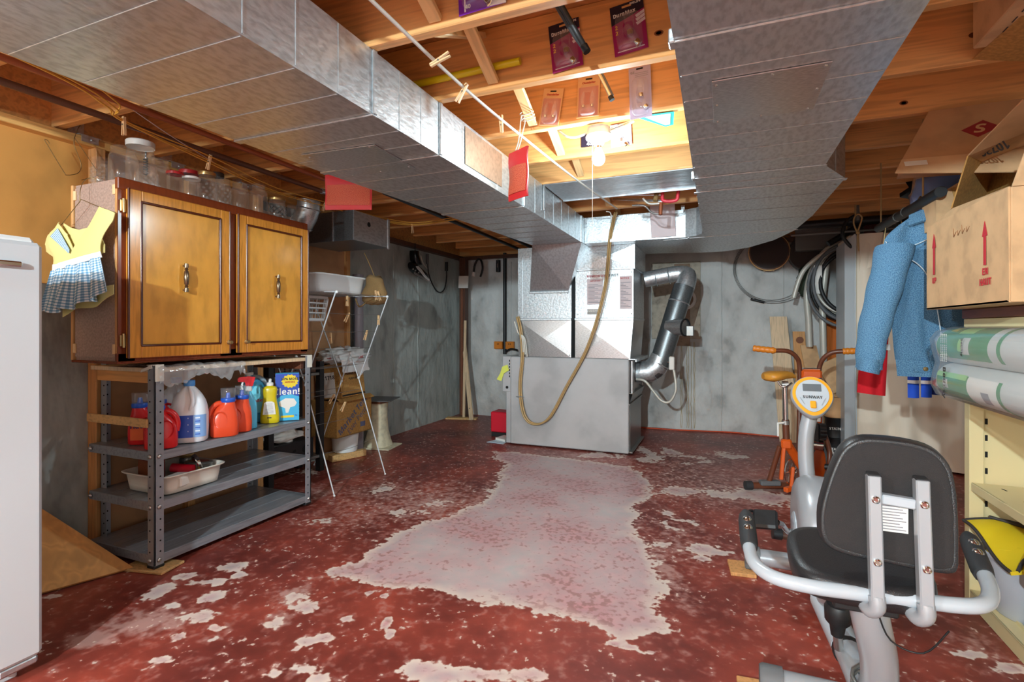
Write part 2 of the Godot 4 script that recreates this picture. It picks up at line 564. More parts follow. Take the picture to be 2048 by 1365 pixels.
	var bare := PackedFloat32Array(); bare.resize(n * n); bare.fill(0.0)
	var wear := PackedFloat32Array(); wear.resize(n * n); wear.fill(0.0)
	var q := 4.7 / n
	for j in n:
		for i in n:
			var p := Vector2(-3.0 + (i + 0.5) * q, 0.9 + (j + 0.5) * q)
			if p.x < -2.3 or p.x > 0.2 or p.y > 4.3: continue
			var dist := 1e9
			for k in main.size():
				dist = minf(dist, p.distance_to(Geometry2D.get_closest_point_to_segment(p, main[k], main[(k + 1) % main.size()])))
			if not Geometry2D.is_point_in_polygon(p, main): dist = -dist
			bare[j * n + i] = clampf(0.56 + dist / 0.2, 0.0, 1.0)
	var ct := cos(deg_to_rad(22.37)); var si := sin(deg_to_rad(22.37))
	for set in [chips, rings, worn]:
		for e in set:
			var rad: float = maxf(e[2], e[3]) * 2.2
			for j in range(maxi(0, int((e[1] - rad - 0.9) / q)), mini(n, int((e[1] + rad - 0.9) / q) + 2)):
				for i in range(maxi(0, int((e[0] - rad + 3.0) / q)), mini(n, int((e[0] + rad + 3.0) / q) + 2)):
					var dx: float = -3.0 + (i + 0.5) * q - e[0]
					var dd: float = 0.9 + (j + 0.5) * q - e[1]
					var a: float = (dx * ct + dd * si) / e[2]
					var b: float = (-dx * si + dd * ct) / e[3]
					var r := sqrt(a * a + b * b)
					var k := j * n + i
					if set == worn: wear[k] = maxf(wear[k], e[4] * clampf(1.25 - r, 0, 1))
					elif set == rings: bare[k] = maxf(bare[k], 0.62 - absf(r - 0.8) * 0.8)
					else: bare[k] = maxf(bare[k], e[4] * clampf(0.88 - 0.36 * r, 0, 1))
	var S := 1792
	var im := Image.create_from_data(n, n, false, Image.FORMAT_RF, bare.to_byte_array())
	im.resize(S, S, Image.INTERPOLATE_CUBIC)
	var im2 := Image.create_from_data(n, n, false, Image.FORMAT_RF, wear.to_byte_array())
	im2.resize(S, S, Image.INTERPOLATE_CUBIC)
	var B := im.get_data().to_float32_array()
	var Wr := im2.get_data().to_float32_array()
	var nz := []
	for s in [[0.011, 5, 21], [0.07, 4, 22], [0.004, 4, 23], [0.03, 3, 24]]:
		var f := FastNoiseLite.new()
		f.noise_type = FastNoiseLite.TYPE_SIMPLEX_SMOOTH
		f.frequency = s[0]; f.fractal_octaves = s[1]; f.seed = s[2]
		nz.append(f.get_image(S, S, false, false, true).get_data())
	var n0: PackedByteArray = nz[0]
	var n1: PackedByteArray = nz[1]
	var n2: PackedByteArray = nz[2]
	var n3: PackedByteArray = nz[3]
	var out := PackedByteArray()
	out.resize(S * S * 3)
	for k in S * S:
		var a := n0[k] / 255.0
		var b := n1[k] / 255.0
		var c := n2[k] / 255.0
		var g := n3[k] / 255.0
		var br := B[k]
		var val := br + (a - 0.5) * 0.62 + (b - 0.5) * 0.34
		# painted concrete: oxide red, scuffed
		var sc := clampf(Wr[k] * 1.3 + (b - 0.5) * 1.1 + (g - 0.5) * 0.9 - 0.1 + clampf(br - 0.12, 0, 0.4) * 0.5, 0.0, 0.75)
		var t := 0.86 + 0.3 * (c - 0.5) + 0.18 * (g - 0.5)
		var R := (152.0 + 24.0 * (c - 0.5)) * t
		var G := (64.0 + 16.0 * (c - 0.5)) * t
		var Bl := (52.0 + 8.0 * (c - 0.5)) * t
		R += (192.0 - R) * sc; G += (160.0 - G) * sc; Bl += (152.0 - Bl) * sc
		if val > 0.5 or (b > 0.73 and a > 0.5 and g > 0.42):
			# bare concrete with remains of pink and lilac undercoat
			var e := clampf((val - 0.5) * 14.0, 0.0, 1.0)
			if val <= 0.5: e = 0.8
			var deep := clampf((br + (a - 0.5) * 0.5 - 0.52) * 2.6, 0.0, 1.0)
			var r2 := 222.0 - deep * (26.0 + 22.0 * (g - 0.5))
			var g2 := 206.0 - deep * (34.0 + 40.0 * (c - 0.3))
			var b2 := 192.0 - deep * (26.0 + 36.0 * (c - 0.45))
			var rr := clampf((0.40 - b) * 6.0 + (c - 0.5) * 3.0 + (0.42 - g) * 3.0, 0.0, 1.0) * deep * 0.6
			r2 += (150.0 - r2) * rr; g2 += (106.0 - g2) * rr; b2 += (98.0 - b2) * rr
			R += (r2 - R) * e; G += (g2 - G) * e; Bl += (b2 - Bl) * e
		out[k * 3] = clampi(int(R), 0, 255)
		out[k * 3 + 1] = clampi(int(G), 0, 255)
		out[k * 3 + 2] = clampi(int(Bl), 0, 255)
	return ImageTexture.create_from_image(Image.create_from_data(S, S, false, Image.FORMAT_RGB8, out))

func bulb_lamp(at: Vector3, e: float):
	# a bare bulb gives off its light from inside the frosted glass
	var l := OmniLight3D.new()
	l.name = "bulb_light"
	add_child(l, true)
	l.position = at
	l.light_energy = e
	l.light_color = Color(0.86, 0.96, 1.0)
	l.light_size = 0.03
	l.omni_range = 14.0
	l.omni_attenuation = 2.0
	l.shadow_enabled = true

func room():
	T = Transform3D()
	var fm := StandardMaterial3D.new()
	fm.albedo_texture = floor_texture()
	fm.roughness = 0.42
	fm.normal_enabled = false
	M["floor"] = fm
	var st := mb()
	for i in 4:
		var x0 := -3.2 + i * 1.5; var x1 := x0 + 1.5
		for j in 6:
			var d0 := -4.6 + j * 1.75; var d1 := d0 + 1.75
			var u := func(x: float, d: float) -> Vector2: return Vector2((x + 3.0) / 4.7, (d - 0.9) / 4.7)
			tri(st, W(x0, 0, d0), W(x0, 0, d1), W(x1, 0, d1), u.call(x0, d0), u.call(x0, d1), u.call(x1, d1))
			tri(st, W(x0, 0, d0), W(x1, 0, d1), W(x1, 0, d0), u.call(x0, d0), u.call(x1, d1), u.call(x1, d0))
	bx(st, -3.2, 2.8, -0.12, -0.002, -4.6, 6.0)
	struct(mk("floor", st, "floor"))
	# foundation
	st = mb()
	bx(st, -3.17, -2.97, 0, 1.86, 1.4, 5.76)
	bx(st, -3.17, -2.80, 0, 1.24, -4.6, 1.498)
	var wl = struct(mk("wall_left", st, "concrete_green"))
	for d in [3.52, 4.19, 4.62]:
		st = mb()
		var pts := []
		for k in 26: pts.append(W(-2.968 + rng.randf() * 0.002, k * 0.073, d + rng.randf_range(-0.006, 0.006)))
		tube(st, pts, 0.006, 5, false)
		mk("form_seam", st, "concrete_green", wl)
	st = mb()
	bx(st, -3.17, 2.6, 0, 1.86, 5.56, 5.76)
	var wb = struct(mk("wall_back", st, "concrete"))
	for x in [-2.3, -0.02, 0.53]:
		st = mb()
		var pts := []
		for k in 24: pts.append(W(x + rng.randf_range(-0.004, 0.004), k * 0.079, 5.5585))
		tube(st, pts, 0.005, 5, false)
		mk("form_seam", st, "concrete", wb)
	st = mb()
	bx(st, 2.3, 2.5, 0, 1.93, -4.6, 5.76)
	struct(mk("wall_right", st, "concrete"))
	st = mb()
	bx(st, -3.17, 2.5, 0, 1.93, -4.8, -4.6)
	struct(mk("wall_front", st, "drywall"))
	# wooden framing along the left side
	var pw = struct(node("wall_partition"))
	st = mb(); bx(st, -2.83, -2.795, 1.24, 1.9, -4.6, 1.5); mk("wood_panel", st, "ply_wall", pw)
	st = mb(); bx(st, -2.80, -2.78, 0.02, 1.895, 1.52, 2.42); mk("hardboard_panel", st, "hardboard", pw)
	st = mb(); bx(st, -2.80, -2.78, 0.02, 1.895, 2.424, 2.45); mk("hardboard_panel", st, "hardboard", pw)
	for d in [1.497, 1.95, 2.41]:
		st = mb(); bx(st, -2.80, -2.735, 0.0, 1.893, d, d + 0.042, 0.003); mk("stud", st, "stud", pw)
	st = mb(); bx(st, -2.85, -2.74, 1.893, 1.931, -4.6, 3.3, 0.003); mk("top_plate", st, "plate", pw)
	st = mb(); bx(st, -2.85, -2.78, 1.931, 2.18, -4.6, 3.3); mk("rim_board", st, "joist", pw)
	st = mb(); bx(st, -2.97, -2.78, 0, 1.893, 2.44, 2.455); mk("end_panel", st, "hardboard", pw)
	for d in [0.99, 1.405, 1.822, 2.26, 2.70]:
		st = mb()
		bx(st, -2.779, -2.776, 1.935, 2.12, d, d + 0.065)
		bx(st, -2.779, -2.728, 1.932, 1.935, d + 0.02, d + 0.11)
		bx(st, -2.731, -2.728, 1.902, 1.935, d + 0.03, d + 0.10)
		for y in [1.96, 2.0, 2.05]: sphere(st, W(-2.775, y, d + 0.02 + (y - 1.96) * 0.3), 0.005, 6, 4)
		sphere(st, W(-2.727, 1.917, d + 0.07), 0.005, 6, 4)
		mk("framing_anchor", st, "galv", pw)
	var ws = struct(node("trim_1"))
	st = mb(); bx(st, -2.99, 2.3, 1.86, 1.90, 5.5, 5.6); mk("sill_plate", st, "dark_wood", ws)
	st = mb(); bx(st, -3.17, 2.6, 1.90, 2.2, 5.6, 5.7); mk("rim_board", st, "joist", ws)
	st = mb(); bx(st, -3.17, -2.9, 1.86, 1.90, 3.3, 5.76); mk("sill_plate", st, "dark_wood", ws)
	st = mb(); bx(st, -3.17, -3.0, 1.90, 2.2, 3.3, 5.76); mk("rim_board", st, "joist", ws)
	st = mb(); bx(st, 2.25, 2.5, 1.93, 2.2, -4.8, 5.76); mk("rim_board", st, "joist", ws)
	st = mb(); bx(st, -3.17, 2.5, 1.93, 2.2, -4.8, -4.6); mk("rim_board", st, "joist", ws)

func ceiling_frame():
	T = Transform3D()
	var ce = struct(node("ceiling"))
	var st := mb()
	bx(st, -3.2, 2.6, 2.176, 2.25, -4.9, 5.8)
	mk("subfloor", st, "subfloor", ce)
	var ds := [-4.15, -3.73, -3.31, -2.89, -2.47, -2.05, -1.63, -1.2, -0.78, -0.35, 0.07, 0.5, 0.93, 1.345, 1.765, 2.2, 2.635, 3.045, 3.44, 3.86, 4.28, 4.71, 5.13]
	st = mb()
	box(st, Vector3(-0.275, 2.0575, 0), Vector3(5.05, 0.235, 0.038), 0.003)
	var j0 := mk("joist", st, "joist", ce)
	j0.position = W(0, 0, ds[0] + 0.019)
	st = mb()
	box(st, Vector3(-0.275, 2.0575, 0), Vector3(5.05, 0.235, 0.038), 0.003)
	st.generate_normals()
	for i in range(1, ds.size()):
		var j: MeshInstance3D = j0.duplicate()
		j.name = "joist"
		if i % 2 == 1:
			j.set_surface_override_material(0, M["joist_b"])
		ce.add_child(j, true)
		j.position = W(rng.randf_range(-0.01, 0.01), 0, ds[i] + 0.019)
	# cross bridging
	for i in range(11, ds.size() - 1):
		for g in 2:
			var x := -0.80 if g == 0 else -0.852
			var a := W(x, 2.15 if g == 0 else 1.965, ds[i] + 0.04)
			var b := W(x, 1.965 if g == 0 else 2.15, ds[i + 1] - 0.002)
			st = mb()
			bar(st, a, b, 0.042, 0.02, Vector3.UP, 0.002)
			mk("bridging", st, "joist_pale", ce)
	# a few knots in the faces that the lamp lights
	for k in [[0.78, 2.03, 2.199], [0.48, 2.0, 2.199], [0.95, 2.1, 1.764], [-0.55, 2.0, 1.764], [-0.2, 2.02, 1.764], [-0.33, 2.01, 1.344], [0.62, 2.02, 1.764], [-0.55, 2.03, 2.199], [0.7, 1.99, 2.634]]:
		st = mb()
		for r in [0.013, 0.008]:
			var rp := ring_pts(W(k[0], k[1], k[2] - 0.0004), Vector3(r * 1.2, 0, 0), Vector3(0, r * 0.75, 0), 12)
			cap(st, rp, Vector3(0, 0, 1))
		mk("wood_knot", st, "knot", ce)

func duct_box(called, parent, x0a, x1a, x0b, x1b, d0, d1, m := "galv"):
	# a length of rectangular trunk, its width running from [x0a, x1a] at d0 to [x0b, x1b] at d1
	var st := mb()
	var t := JB - 0.002
	var a := [W(x0a, DB, d0), W(x1a, DB, d0), W(x1a, t, d0), W(x0a, t, d0)]
	var b := [W(x0b, DB, d1), W(x1b, DB, d1), W(x1b, t, d1), W(x0b, t, d1)]
	var out := [Vector3.DOWN, Vector3.RIGHT, Vector3.UP, Vector3.LEFT]
	for k in 4: fc(st, [a[k], a[(k + 1) % 4], b[(k + 1) % 4], b[k]], out[k])
	fc(st, a, Vector3(0, 0, 1))
	fc(st, b, Vector3(0, 0, -1))
	var o := mk(called, st, m, parent)
	# pressed beads across the sheet
	st = mb()
	var n := int((d1 - d0) / 0.19)
	for k in range(1, n + 1):
		var d: float = d0 + (d1 - d0) * k / (n + 1.0)
		var f: float = (d - d0) / (d1 - d0)
		var x0 := lerpf(x0a, x0b, f); var x1 := lerpf(x1a, x1b, f)
		box(st, W((x0 + x1) / 2, DB - 0.0012, d), Vector3(x1 - x0 - 0.01, 0.0025, 0.006), 0.001)
		box(st, W(x1 + 0.0008, (DB + JB) / 2, d), Vector3(0.002, JB - DB - 0.01, 0.005), 0.0008)
	if n > 0: mk("bead", st, m, o)
	return o

func screws(parent, pts: Array, n: Vector3, r := 0.005):
	for p in pts:
		var st := mb()
		var bs := Basis(Quaternion(Vector3.UP, n))
		lathe(st, [[0, 0.004], [r * 0.6, 0.0035], [r, 0.0015], [r, 0.0]], p, 8, bs)
		mk("screw", st, "screw", parent)

func ducts():
	var st: SurfaceTool
	var o = wthing("supply_duct", "long galvanized sheet metal trunk duct running from upper left to the furnace", "duct", W(-1.35, DB, 1.0))
	var cuts := [[-0.3, -1.69, -1.04], [0.55, -1.67, -1.047], [1.37, -1.655, -1.047], [1.79, -1.64, -1.047], [2.72, -1.57, -1.047], [4.02, -1.47, -1.055]]
	for i in cuts.size() - 1:
		duct_box("duct_section", o, cuts[i][1], cuts[i][2], cuts[i + 1][1], cuts[i + 1][2], cuts[i][0] + 0.003, cuts[i + 1][0] - 0.003)
	for i in range(1, cuts.size() - 1):
		st = mb()
		var c: Array = cuts[i]
		box(st, W((c[1] + c[2]) / 2, DB - 0.003, c[0]), Vector3(c[2] - c[1] + 0.012, 0.006, 0.03), 0.002)
		box(st, W(c[2] + 0.004, (DB + JB) / 2, c[0]), Vector3(0.008, JB - DB - 0.002, 0.022), 0.003)
		mk("drive_cleat", st, "galv", o)
	st = mb()
	box(st, W(-1.385, DB - 0.003, 1.725), Vector3(0.34, 0.004, 0.30), 0.001, Basis(Vector3.UP, 0.05))
	var ap := mk("access_panel", st, "alu", o)
	screws(ap, [W(-1.535, DB - 0.005, 1.60), W(-1.235, DB - 0.005, 1.59), W(-1.535, DB - 0.005, 1.86), W(-1.235, DB - 0.005, 1.85), W(-1.385, DB - 0.005, 1.86)], Vector3.DOWN)
	# end piece dropping onto the plenum
	st = mb()
	var a := [W(-1.475, DB, 4.025), W(-1.055, DB, 4.025), W(-1.234, 1.36, 4.268), W(-1.586, 1.36, 4.268)]
	var m0: Vector3 = (a[0] + a[1] + a[2] + a[3]) / 4 + Vector3(0, -0.012, 0.012)
	for k in 4: fc(st, [a[k], a[(k + 1) % 4], m0], Vector3(0, -0.4, 1))
	fc(st, [a[0], a[3], W(-1.475, DB, 4.268)], Vector3.LEFT)
	fc(st, [a[1], a[2], W(-1.055, DB, 4.268)], Vector3.RIGHT)
	fc(st, [W(-1.475, DB + 0.001, 4.025), W(-1.055, DB + 0.001, 4.025), W(-1.055, JB, 4.025), W(-1.475, JB, 4.025)], Vector3(0, 0, -1))
	bx(st, -1.59, -1.23, 1.345, 1.362, 4.256, 4.27, 0.003)
	mk("drop_transition", st, "galv", o)
	st = mb(); bx(st, -1.475, -1.052, DB + 0.001, JB, 4.03, 4.8); mk("duct_section", st, "galv", o)
	st = mb(); bx(st, -1.058, -1.044, DB - 0.004, JB, 4.0, 4.032, 0.003); mk("end_angle", st, "galv", o)
	st = mb()
	bx(st, -1.042, -1.039, DB + 0.05, JB + 0.06, 3.05, 3.075); mk("hanger_strap", st, "galv", o)
	st = mb()
	box(st, W(-1.0435, 1.84, 2.2), Vector3(0.0015, 0.165, 0.4)); mk("stained_patch", st, mat("patina", Color(0.68, 0.56, 0.47), 0.5, 0.7, tx["blot"], Vector3(6, 6, 6)), o)

	o = wthing("return_duct", "wide galvanized return air duct overhead at right with flared end and patch panel", "duct", W(0.14, DB, 2.0))
	var rc := [[-0.3, -0.10, 0.40], [1.30, -0.112, 0.40], [2.51, -0.126, 0.395]]
	for i in 2:
		duct_box("duct_section", o, rc[i][1], rc[i][2], rc[i + 1][1], rc[i + 1][2], rc[i][0] + 0.003, rc[i + 1][0] - 0.003)
	for i in [1, 2]:
		st = mb()
		box(st, W((rc[i][1] + rc[i][2]) / 2, DB - 0.003, rc[i][0]), Vector3(rc[i][2] - rc[i][1] + 0.012, 0.006, 0.03), 0.002)
		bx(st, rc[i][1] - 0.012, rc[i][1] + 0.004, DB - 0.006, DB + 0.03, rc[i][0] - 0.018, rc[i][0] + 0.018, 0.003)
		mk("drive_cleat", st, "galv", o)
	duct_box("flare", o, -0.126, 0.395, -0.129, 0.514, 2.513, 2.765)
	st = mb(); bx(st, -0.14, 0.522, DB - 0.006, DB, 2.755, 2.785, 0.002); mk("drive_cleat", st, "galv", o)
	var elbow := PackedVector2Array()
	for p in [[-0.129, 2.77], [-0.136, 3.4], [-0.14, 3.85], [-0.15, 3.99], [-0.19, 4.06], [-0.27, 4.10], [-1.05, 4.10], [-1.05, 4.86], [-0.55, 4.90], [-0.2, 4.99], [0.01, 4.99], [0.2, 4.82], [0.36, 4.5], [0.46, 4.1], [0.50, 3.6], [0.514, 2.77]]:
		elbow.append(Vector2(p[0], p[1]))
	st = mb()
	prism(st, elbow, JB - 0.002 - DB, Transform3D(Basis(Vector3.RIGHT, Vector3(0, 0, -1), Vector3.UP), W(0, DB, 0)))
	var el := mk("elbow_section", st, "galv", o)
	st = mb()
	for l in [[-0.132, 0.512, 3.02], [-0.134, 0.506, 3.3], [-0.138, 0.50, 3.62]]:
		box(st, W((l[0] + l[1]) / 2, DB - 0.001, l[2]), Vector3(l[1] - l[0], 0.002, 0.006), 0.0008)
	box(st, W(0.02, DB - 0.002, 4.12), Vector3(0.92, 0.004, 0.012), 0.001, Basis(Vector3.UP, -0.12))
	box(st, W(-0.25, DB - 0.002, 4.52), Vector3(0.012, 0.004, 0.8), 0.001)
	mk("standing_seam", st, "galv", el)
	st = mb()
	bx(st, -0.30, -0.275, DB + 0.002, JB + 0.03, 4.094, 4.1)
	mk("slip_strap", st, "galv", o)
	st = mb()
	box(st, W(0.113, DB - 0.003, 1.69), Vector3(0.29, 0.004, 0.31), 0.001)
	ap = mk("access_panel", st, "alu", o)
	screws(ap, [W(-0.02, DB - 0.005, 1.56), W(0.12, DB - 0.005, 1.55), W(0.245, DB - 0.005, 1.55), W(0.245, DB - 0.005, 1.69), W(0.24, DB - 0.005, 1.83), W(0.11, DB - 0.005, 1.835), W(-0.018, DB - 0.005, 1.835), W(-0.02, DB - 0.005, 1.7)], Vector3.DOWN)
	screws(el, [W(-0.13, DB + 0.01, 2.9), W(-0.13, DB + 0.01, 3.3), W(-0.14, DB + 0.01, 3.6), W(0.49, DB, 2.86)], Vector3.DOWN, 0.006)

	o = wthing("joist_panning", "thin galvanized sheet nailed under two joists between the ducts", "duct", W(-0.58, JB, 3.27))
	st = mb()
	bx(st, -1.04, -0.13, JB - 0.006, JB - 0.001, 3.05, 3.47)
	mk("pan_sheet", st, "galv_plain", o)
	st = mb()
	bx(st, -1.04, -0.13, JB - 0.014, JB - 0.001, 3.465, 3.472)
	mk("pan_edge", st, "galv_plain", o)

	# register boot behind the drying rack
	o = wthing("register_boot", "galvanized duct end box with a round hole above the white basin", "duct", W(-2.52, 1.633, 2.98))
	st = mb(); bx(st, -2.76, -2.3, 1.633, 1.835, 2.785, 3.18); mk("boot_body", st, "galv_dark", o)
	st = mb(); bx(st, -2.306, -2.292, 1.625, 1.845, 3.165, 3.19, 0.003); bx(st, -2.30, -2.297, 1.635, 1.835, 2.79, 3.17); mk("end_cap", st, "galv", o)
	st = mb(); lathe(st, [[0.018, 0.001], [0.013, 0.003], [0.013, -0.001]], W(-2.297, 1.765, 2.95), 14, Basis(Quaternion(Vector3.UP, Vector3.RIGHT)))
	lathe(st, [[0.0, 0.0012], [0.0135, 0.0012]], W(-2.297, 1.765, 2.95), 14, Basis(Quaternion(Vector3.UP, Vector3.RIGHT)))
	mk("round_hole", st, "hole", o)
	st = mb(); bx(st, -2.47, -2.462, 1.633, 1.835, 2.778, 2.786); mk("seam", st, "galv", o)
	o = wthing("duct_elbow", "silver adjustable round duct elbow behind the last jars on the cabinet", "duct", W(-2.6, 1.68, 2.5))
	st = mb()
	var pts := []
	for k in 7:
		var an := k * PI / 2 / 6
		pts.append(W(-2.66 + 0.2 * sin(an), 1.66 + 0.2 * (1 - cos(an)), 2.56))
	tube(st, pts, 0.07, 18)
	mk("elbow_pipe", st, "galv_plain", o)
	for k in [1, 3, 5]:
		st = mb()
		var dir: Vector3 = (pts[k + 1] - pts[k - 1]).normalized()
		lathe(st, [[0.0745, -0.004], [0.0765, 0], [0.0745, 0.004]], pts[k], 18, Basis(Quaternion(Vector3.UP, dir)))
		mk("crimp_ring", st, "galv_plain", o)

# ---------------------------------------------------------------- furnace
func creased(st, a, b, c, d, n: Vector3, lift := 0.01):
	# sheet stiffened with a cross break
	var m: Vector3 = (a + b + c + d) / 4 + n * lift
	for p in [[a, b], [b, c], [c, d], [d, a]]: fc(st, [p[0], p[1], m], n)

func furnace():
	var st: SurfaceTool
	var F := Vector3(0, 0, 1)
	var o = wthing("furnace", "low grey oil furnace cabinet with plain enamel front standing on the floor", "furnace", W(-1.25, 0, 4.59))
	st = mb(); bx(st, -1.764, -0.72, 0.012, 0.787, 4.25, 4.93, 0.006); mk("cabinet_body", st, "furnace_grey", o)
	st = mb(); bx(st, -1.812, -1.766, 0.012, 0.786, 4.262, 4.93, 0.004); mk("side_panel", st, "furnace_grey", o)
	st = mb(); bx(st, -1.845, -1.766, 0.47, 0.788, 4.256, 4.7, 0.004); var cb := mk("control_box", st, "furnace_grey", o)
	st = mb()
	for k in 6: bx(st, -1.779, -1.771, 0.60 + k * 0.028, 0.618 + k * 0.028, 4.2535, 4.257)
	lathe(st, [[0, 0.002], [0.013, 0.002], [0.013, 0]], W(-1.8, 0.51, 4.256), 12, Basis(Quaternion(Vector3.UP, F)))
	mk("vent_slots", st, "hole", cb)
	st = mb(); bx(st, -0.721, -0.716, 0.03, 0.40, 4.30, 4.90); mk("burner_door", st, "furnace_dark", o, "dark glossy burner door")
	st = mb()
	fc(st, [W(-0.718, 0.42, 4.27), W(-0.718, 0.42, 4.92), W(-0.69, 0.50, 4.92), W(-0.69, 0.50, 4.27)], Vector3.RIGHT)
	bx(st, -0.72, -0.688, 0.50, 0.505, 4.27, 4.92)
	bx(st, -0.72, -0.708, 0.405, 0.42, 4.26, 4.93, 0.002)
	mk("access_hood", st, "furnace_dark", o)
	st = mb(); bx(st, -0.72, -0.66, 0.782, 0.79, 4.25, 4.93); bx(st, -0.665, -0.658, 0.765, 0.79, 4.25, 4.93); mk("top_flange", st, "galv", o)
	for d in [4.33, 4.39]:
		st = mb(); bx(st, -0.715, -0.70, 0.50, 0.77, d, d + 0.022, 0.003); mk("hinge_rail", st, "alu", o)
	for k in [[-0.715, 0.75], [-0.715, 0.6], [-0.715, 0.53]]:
		st = mb(); lathe(st, [[0.012, 0], [0.012, 0.025], [0.007, 0.03], [0, 0.03]], W(k[0], k[1], 4.8), 8, Basis(Quaternion(Vector3.UP, Vector3.RIGHT))); mk("fitting", st, "chrome", o)
	st = mb(); bx(st, -0.715, -0.69, 0.02, 0.03, 4.25, 4.93); mk("base_rail", st, "furnace_dark", o)
	st = mb(); bx(st, -1.85, -0.62, 0.0, 0.011, 4.20, 4.98); tag(mk("concrete_pad", st, "concrete_bare"), "thin concrete pad under the grey furnace", "pad")

	# supply plenum (left) and return plenum (right)
	for side in 2:
		var x0 := -1.70 if side == 0 else -1.172
		var x1 := -1.207 if side == 0 else -0.684
		var top := 1.75 if side == 0 else 1.53
		o = wthing("plenum", "galvanized plenum on the left half of the furnace under the sloping drop" if side == 0 else "galvanized plenum with paper notices on the right half of the furnace", "duct", W((x0 + x1) / 2, 0.79, 4.55))
		st = mb()
		bx(st, x0, x1, 1.118, top, 4.27, 4.86)
		mk("upper_box", st, "galv", o)
		var z := 4.262
		st = mb()
		var b0 := x0 + 0.012 if side == 0 else x0
		var b1 := x1 if side == 0 else -0.71
		creased(st, W(b0, 0.79, 4.256), W(b1, 0.79, 4.256), W(x1, 1.115, z), W(x0, 1.115, z), F, 0.012)
		creased(st, W(b1, 0.79, 4.256), W(b1, 0.79, 4.86), W(x1, 1.115, 4.86), W(x1, 1.115, z), Vector3.RIGHT, 0.012)
		fc(st, [W(b0, 0.79, 4.256), W(b0, 0.79, 4.86), W(x0, 1.115, 4.86), W(x0, 1.115, z)], Vector3.LEFT)
		mk("creased_base", st, "alu", o)
		st = mb()
		bx(st, x0 - 0.004, x1 + 0.004, 1.107, 1.128, 4.252, 4.866, 0.003)
		mk("joint_flange", st, "galv", o)
		if side == 1:
			st = mb()
			bx(st, x0, x1 + 0.012, 1.534, DB - 0.001, 4.262, 4.87)
			mk("collar", st, "galv", o)
			st = mb()
			creased(st, W(x0 + 0.02, 1.54, 4.259), W(x1, 1.54, 4.259), W(x1 + 0.005, DB - 0.005, 4.259), W(x0 + 0.02, DB - 0.005, 4.259), F, 0.014)
			creased(st, W(x1 + 0.013, 1.54, 4.27), W(x1 + 0.013, 1.54, 4.86), W(x1 + 0.013, DB - 0.005, 4.86), W(x1 + 0.013, DB - 0.005, 4.27), Vector3.RIGHT, 0.01)
			mk("creased_sheet", st, "galv", o)
			st = mb(); bx(st, x0 - 0.002, x1 + 0.016, 1.525, 1.537, 4.255, 4.872, 0.002); mk("joint_flange", st, "galv", o)
			st = mb(); bx(st, -1.07, -0.935, 1.24, 1.455, 4.266, 4.268)
			var n := mk("notice", st, "paper_pink", o)
			words(n, "HUMIDIFIED", 0.020, "ink_red", W(-0.99, 1.478, 4.267), Vector3.RIGHT, Vector3.UP)
			words(n, "DO NOT", 0.020, "ink_dark", W(-0.86, 1.480, 4.267), Vector3.RIGHT, Vector3.UP)
			st = mb()
			for k in 14: bx(st, -1.06, -0.945 - 0.03 * (k % 3), 1.255 + k * 0.0115, 1.259 + k * 0.0115, 4.2648, 4.2655)
			mk("printed_lines", st, "ink_grey", n)
			words(n, "IMPORTANT", 0.011, "ink_red", W(-1.0, 1.437, 4.2655), Vector3.RIGHT, Vector3.UP)
			st = mb(); bx(st, -0.795, -0.695, 1.2, 1.47, 4.266, 4.268)
			n = mk("notice", st, "paper_pink", o)
			words(n, "NOTICE", 0.014, "ink_red", W(-0.755, 1.452, 4.2655), Vector3.RIGHT, Vector3.UP)
			st = mb()
			for k in 17: bx(st, -0.787, -0.705 - 0.02 * (k % 4), 1.215 + k * 0.0125, 1.2195 + k * 0.0125, 4.2648, 4.2655)
			mk("printed_lines", st, "ink_grey", n)
			st = mb(); bx(st, -1.068, -0.966, 1.157, 1.20, 4.265, 4.268, 0.001)
			n = mk("rating_plate", st, "furnace_dark", o)
			words(n, "HUMIDIFIER", 0.012, "paper", W(-1.017, 1.186, 4.2645), Vector3.RIGHT, Vector3.UP)
			screws(o, [W(-1.15, 1.52, 4.268), W(-0.70, 1.5, 4.268), W(-1.15, 1.16, 4.268), W(-0.7, 1.16, 4.268)], F, 0.005)
		else:
			st = mb()
			for y in [1.24, 1.45]: bx(st, x0, x1, y, y + 0.004, 4.267, 4.27)
			bx(st, x0 + 0.04, x0 + 0.045, 1.13, 1.74, 4.266, 4.27)
			mk("seam", st, "galv", o)
			screws(o, [W(-1.24, 1.34, 4.268), W(-1.3, 1.34, 4.268), W(-1.54, 1.335, 4.268), W(-1.22, 0.81, 4.255), W(-1.3, 0.80, 4.255)], F, 0.005)

	# flue
	o = wthing("flue_pipe", "galvanized smoke pipe rising from the furnace side with a short tee", "pipe", W(-0.5, 0.6, 4.6))
	var fp := curve([W(-0.715, 0.655, 4.6), W(-0.60, 0.665, 4.6), W(-0.52, 0.735, 4.6), W(-0.465, 0.90, 4.62), W(-0.38, 1.20, 4.66), W(-0.32, 1.40, 4.70)], 4)
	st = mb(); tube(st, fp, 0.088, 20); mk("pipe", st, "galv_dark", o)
	for k in [2, 5, 8, 17]:
		st = mb()
		var dir: Vector3 = (fp[k + 1] - fp[k - 1]).normalized()
		lathe(st, [[0.089, -0.006], [0.0925, 0], [0.089, 0.006]], fp[k], 20, Basis(Quaternion(Vector3.UP, dir)))
		mk("joint_ring", st, "galv", o)
	st = mb(); tube(st, [W(-0.715, 0.655, 4.6), W(-0.60, 0.667, 4.6), W(-0.535, 0.715, 4.6), W(-0.50, 0.79, 4.61)], 0.0915, 20); mk("elbow", st, "galv", o)
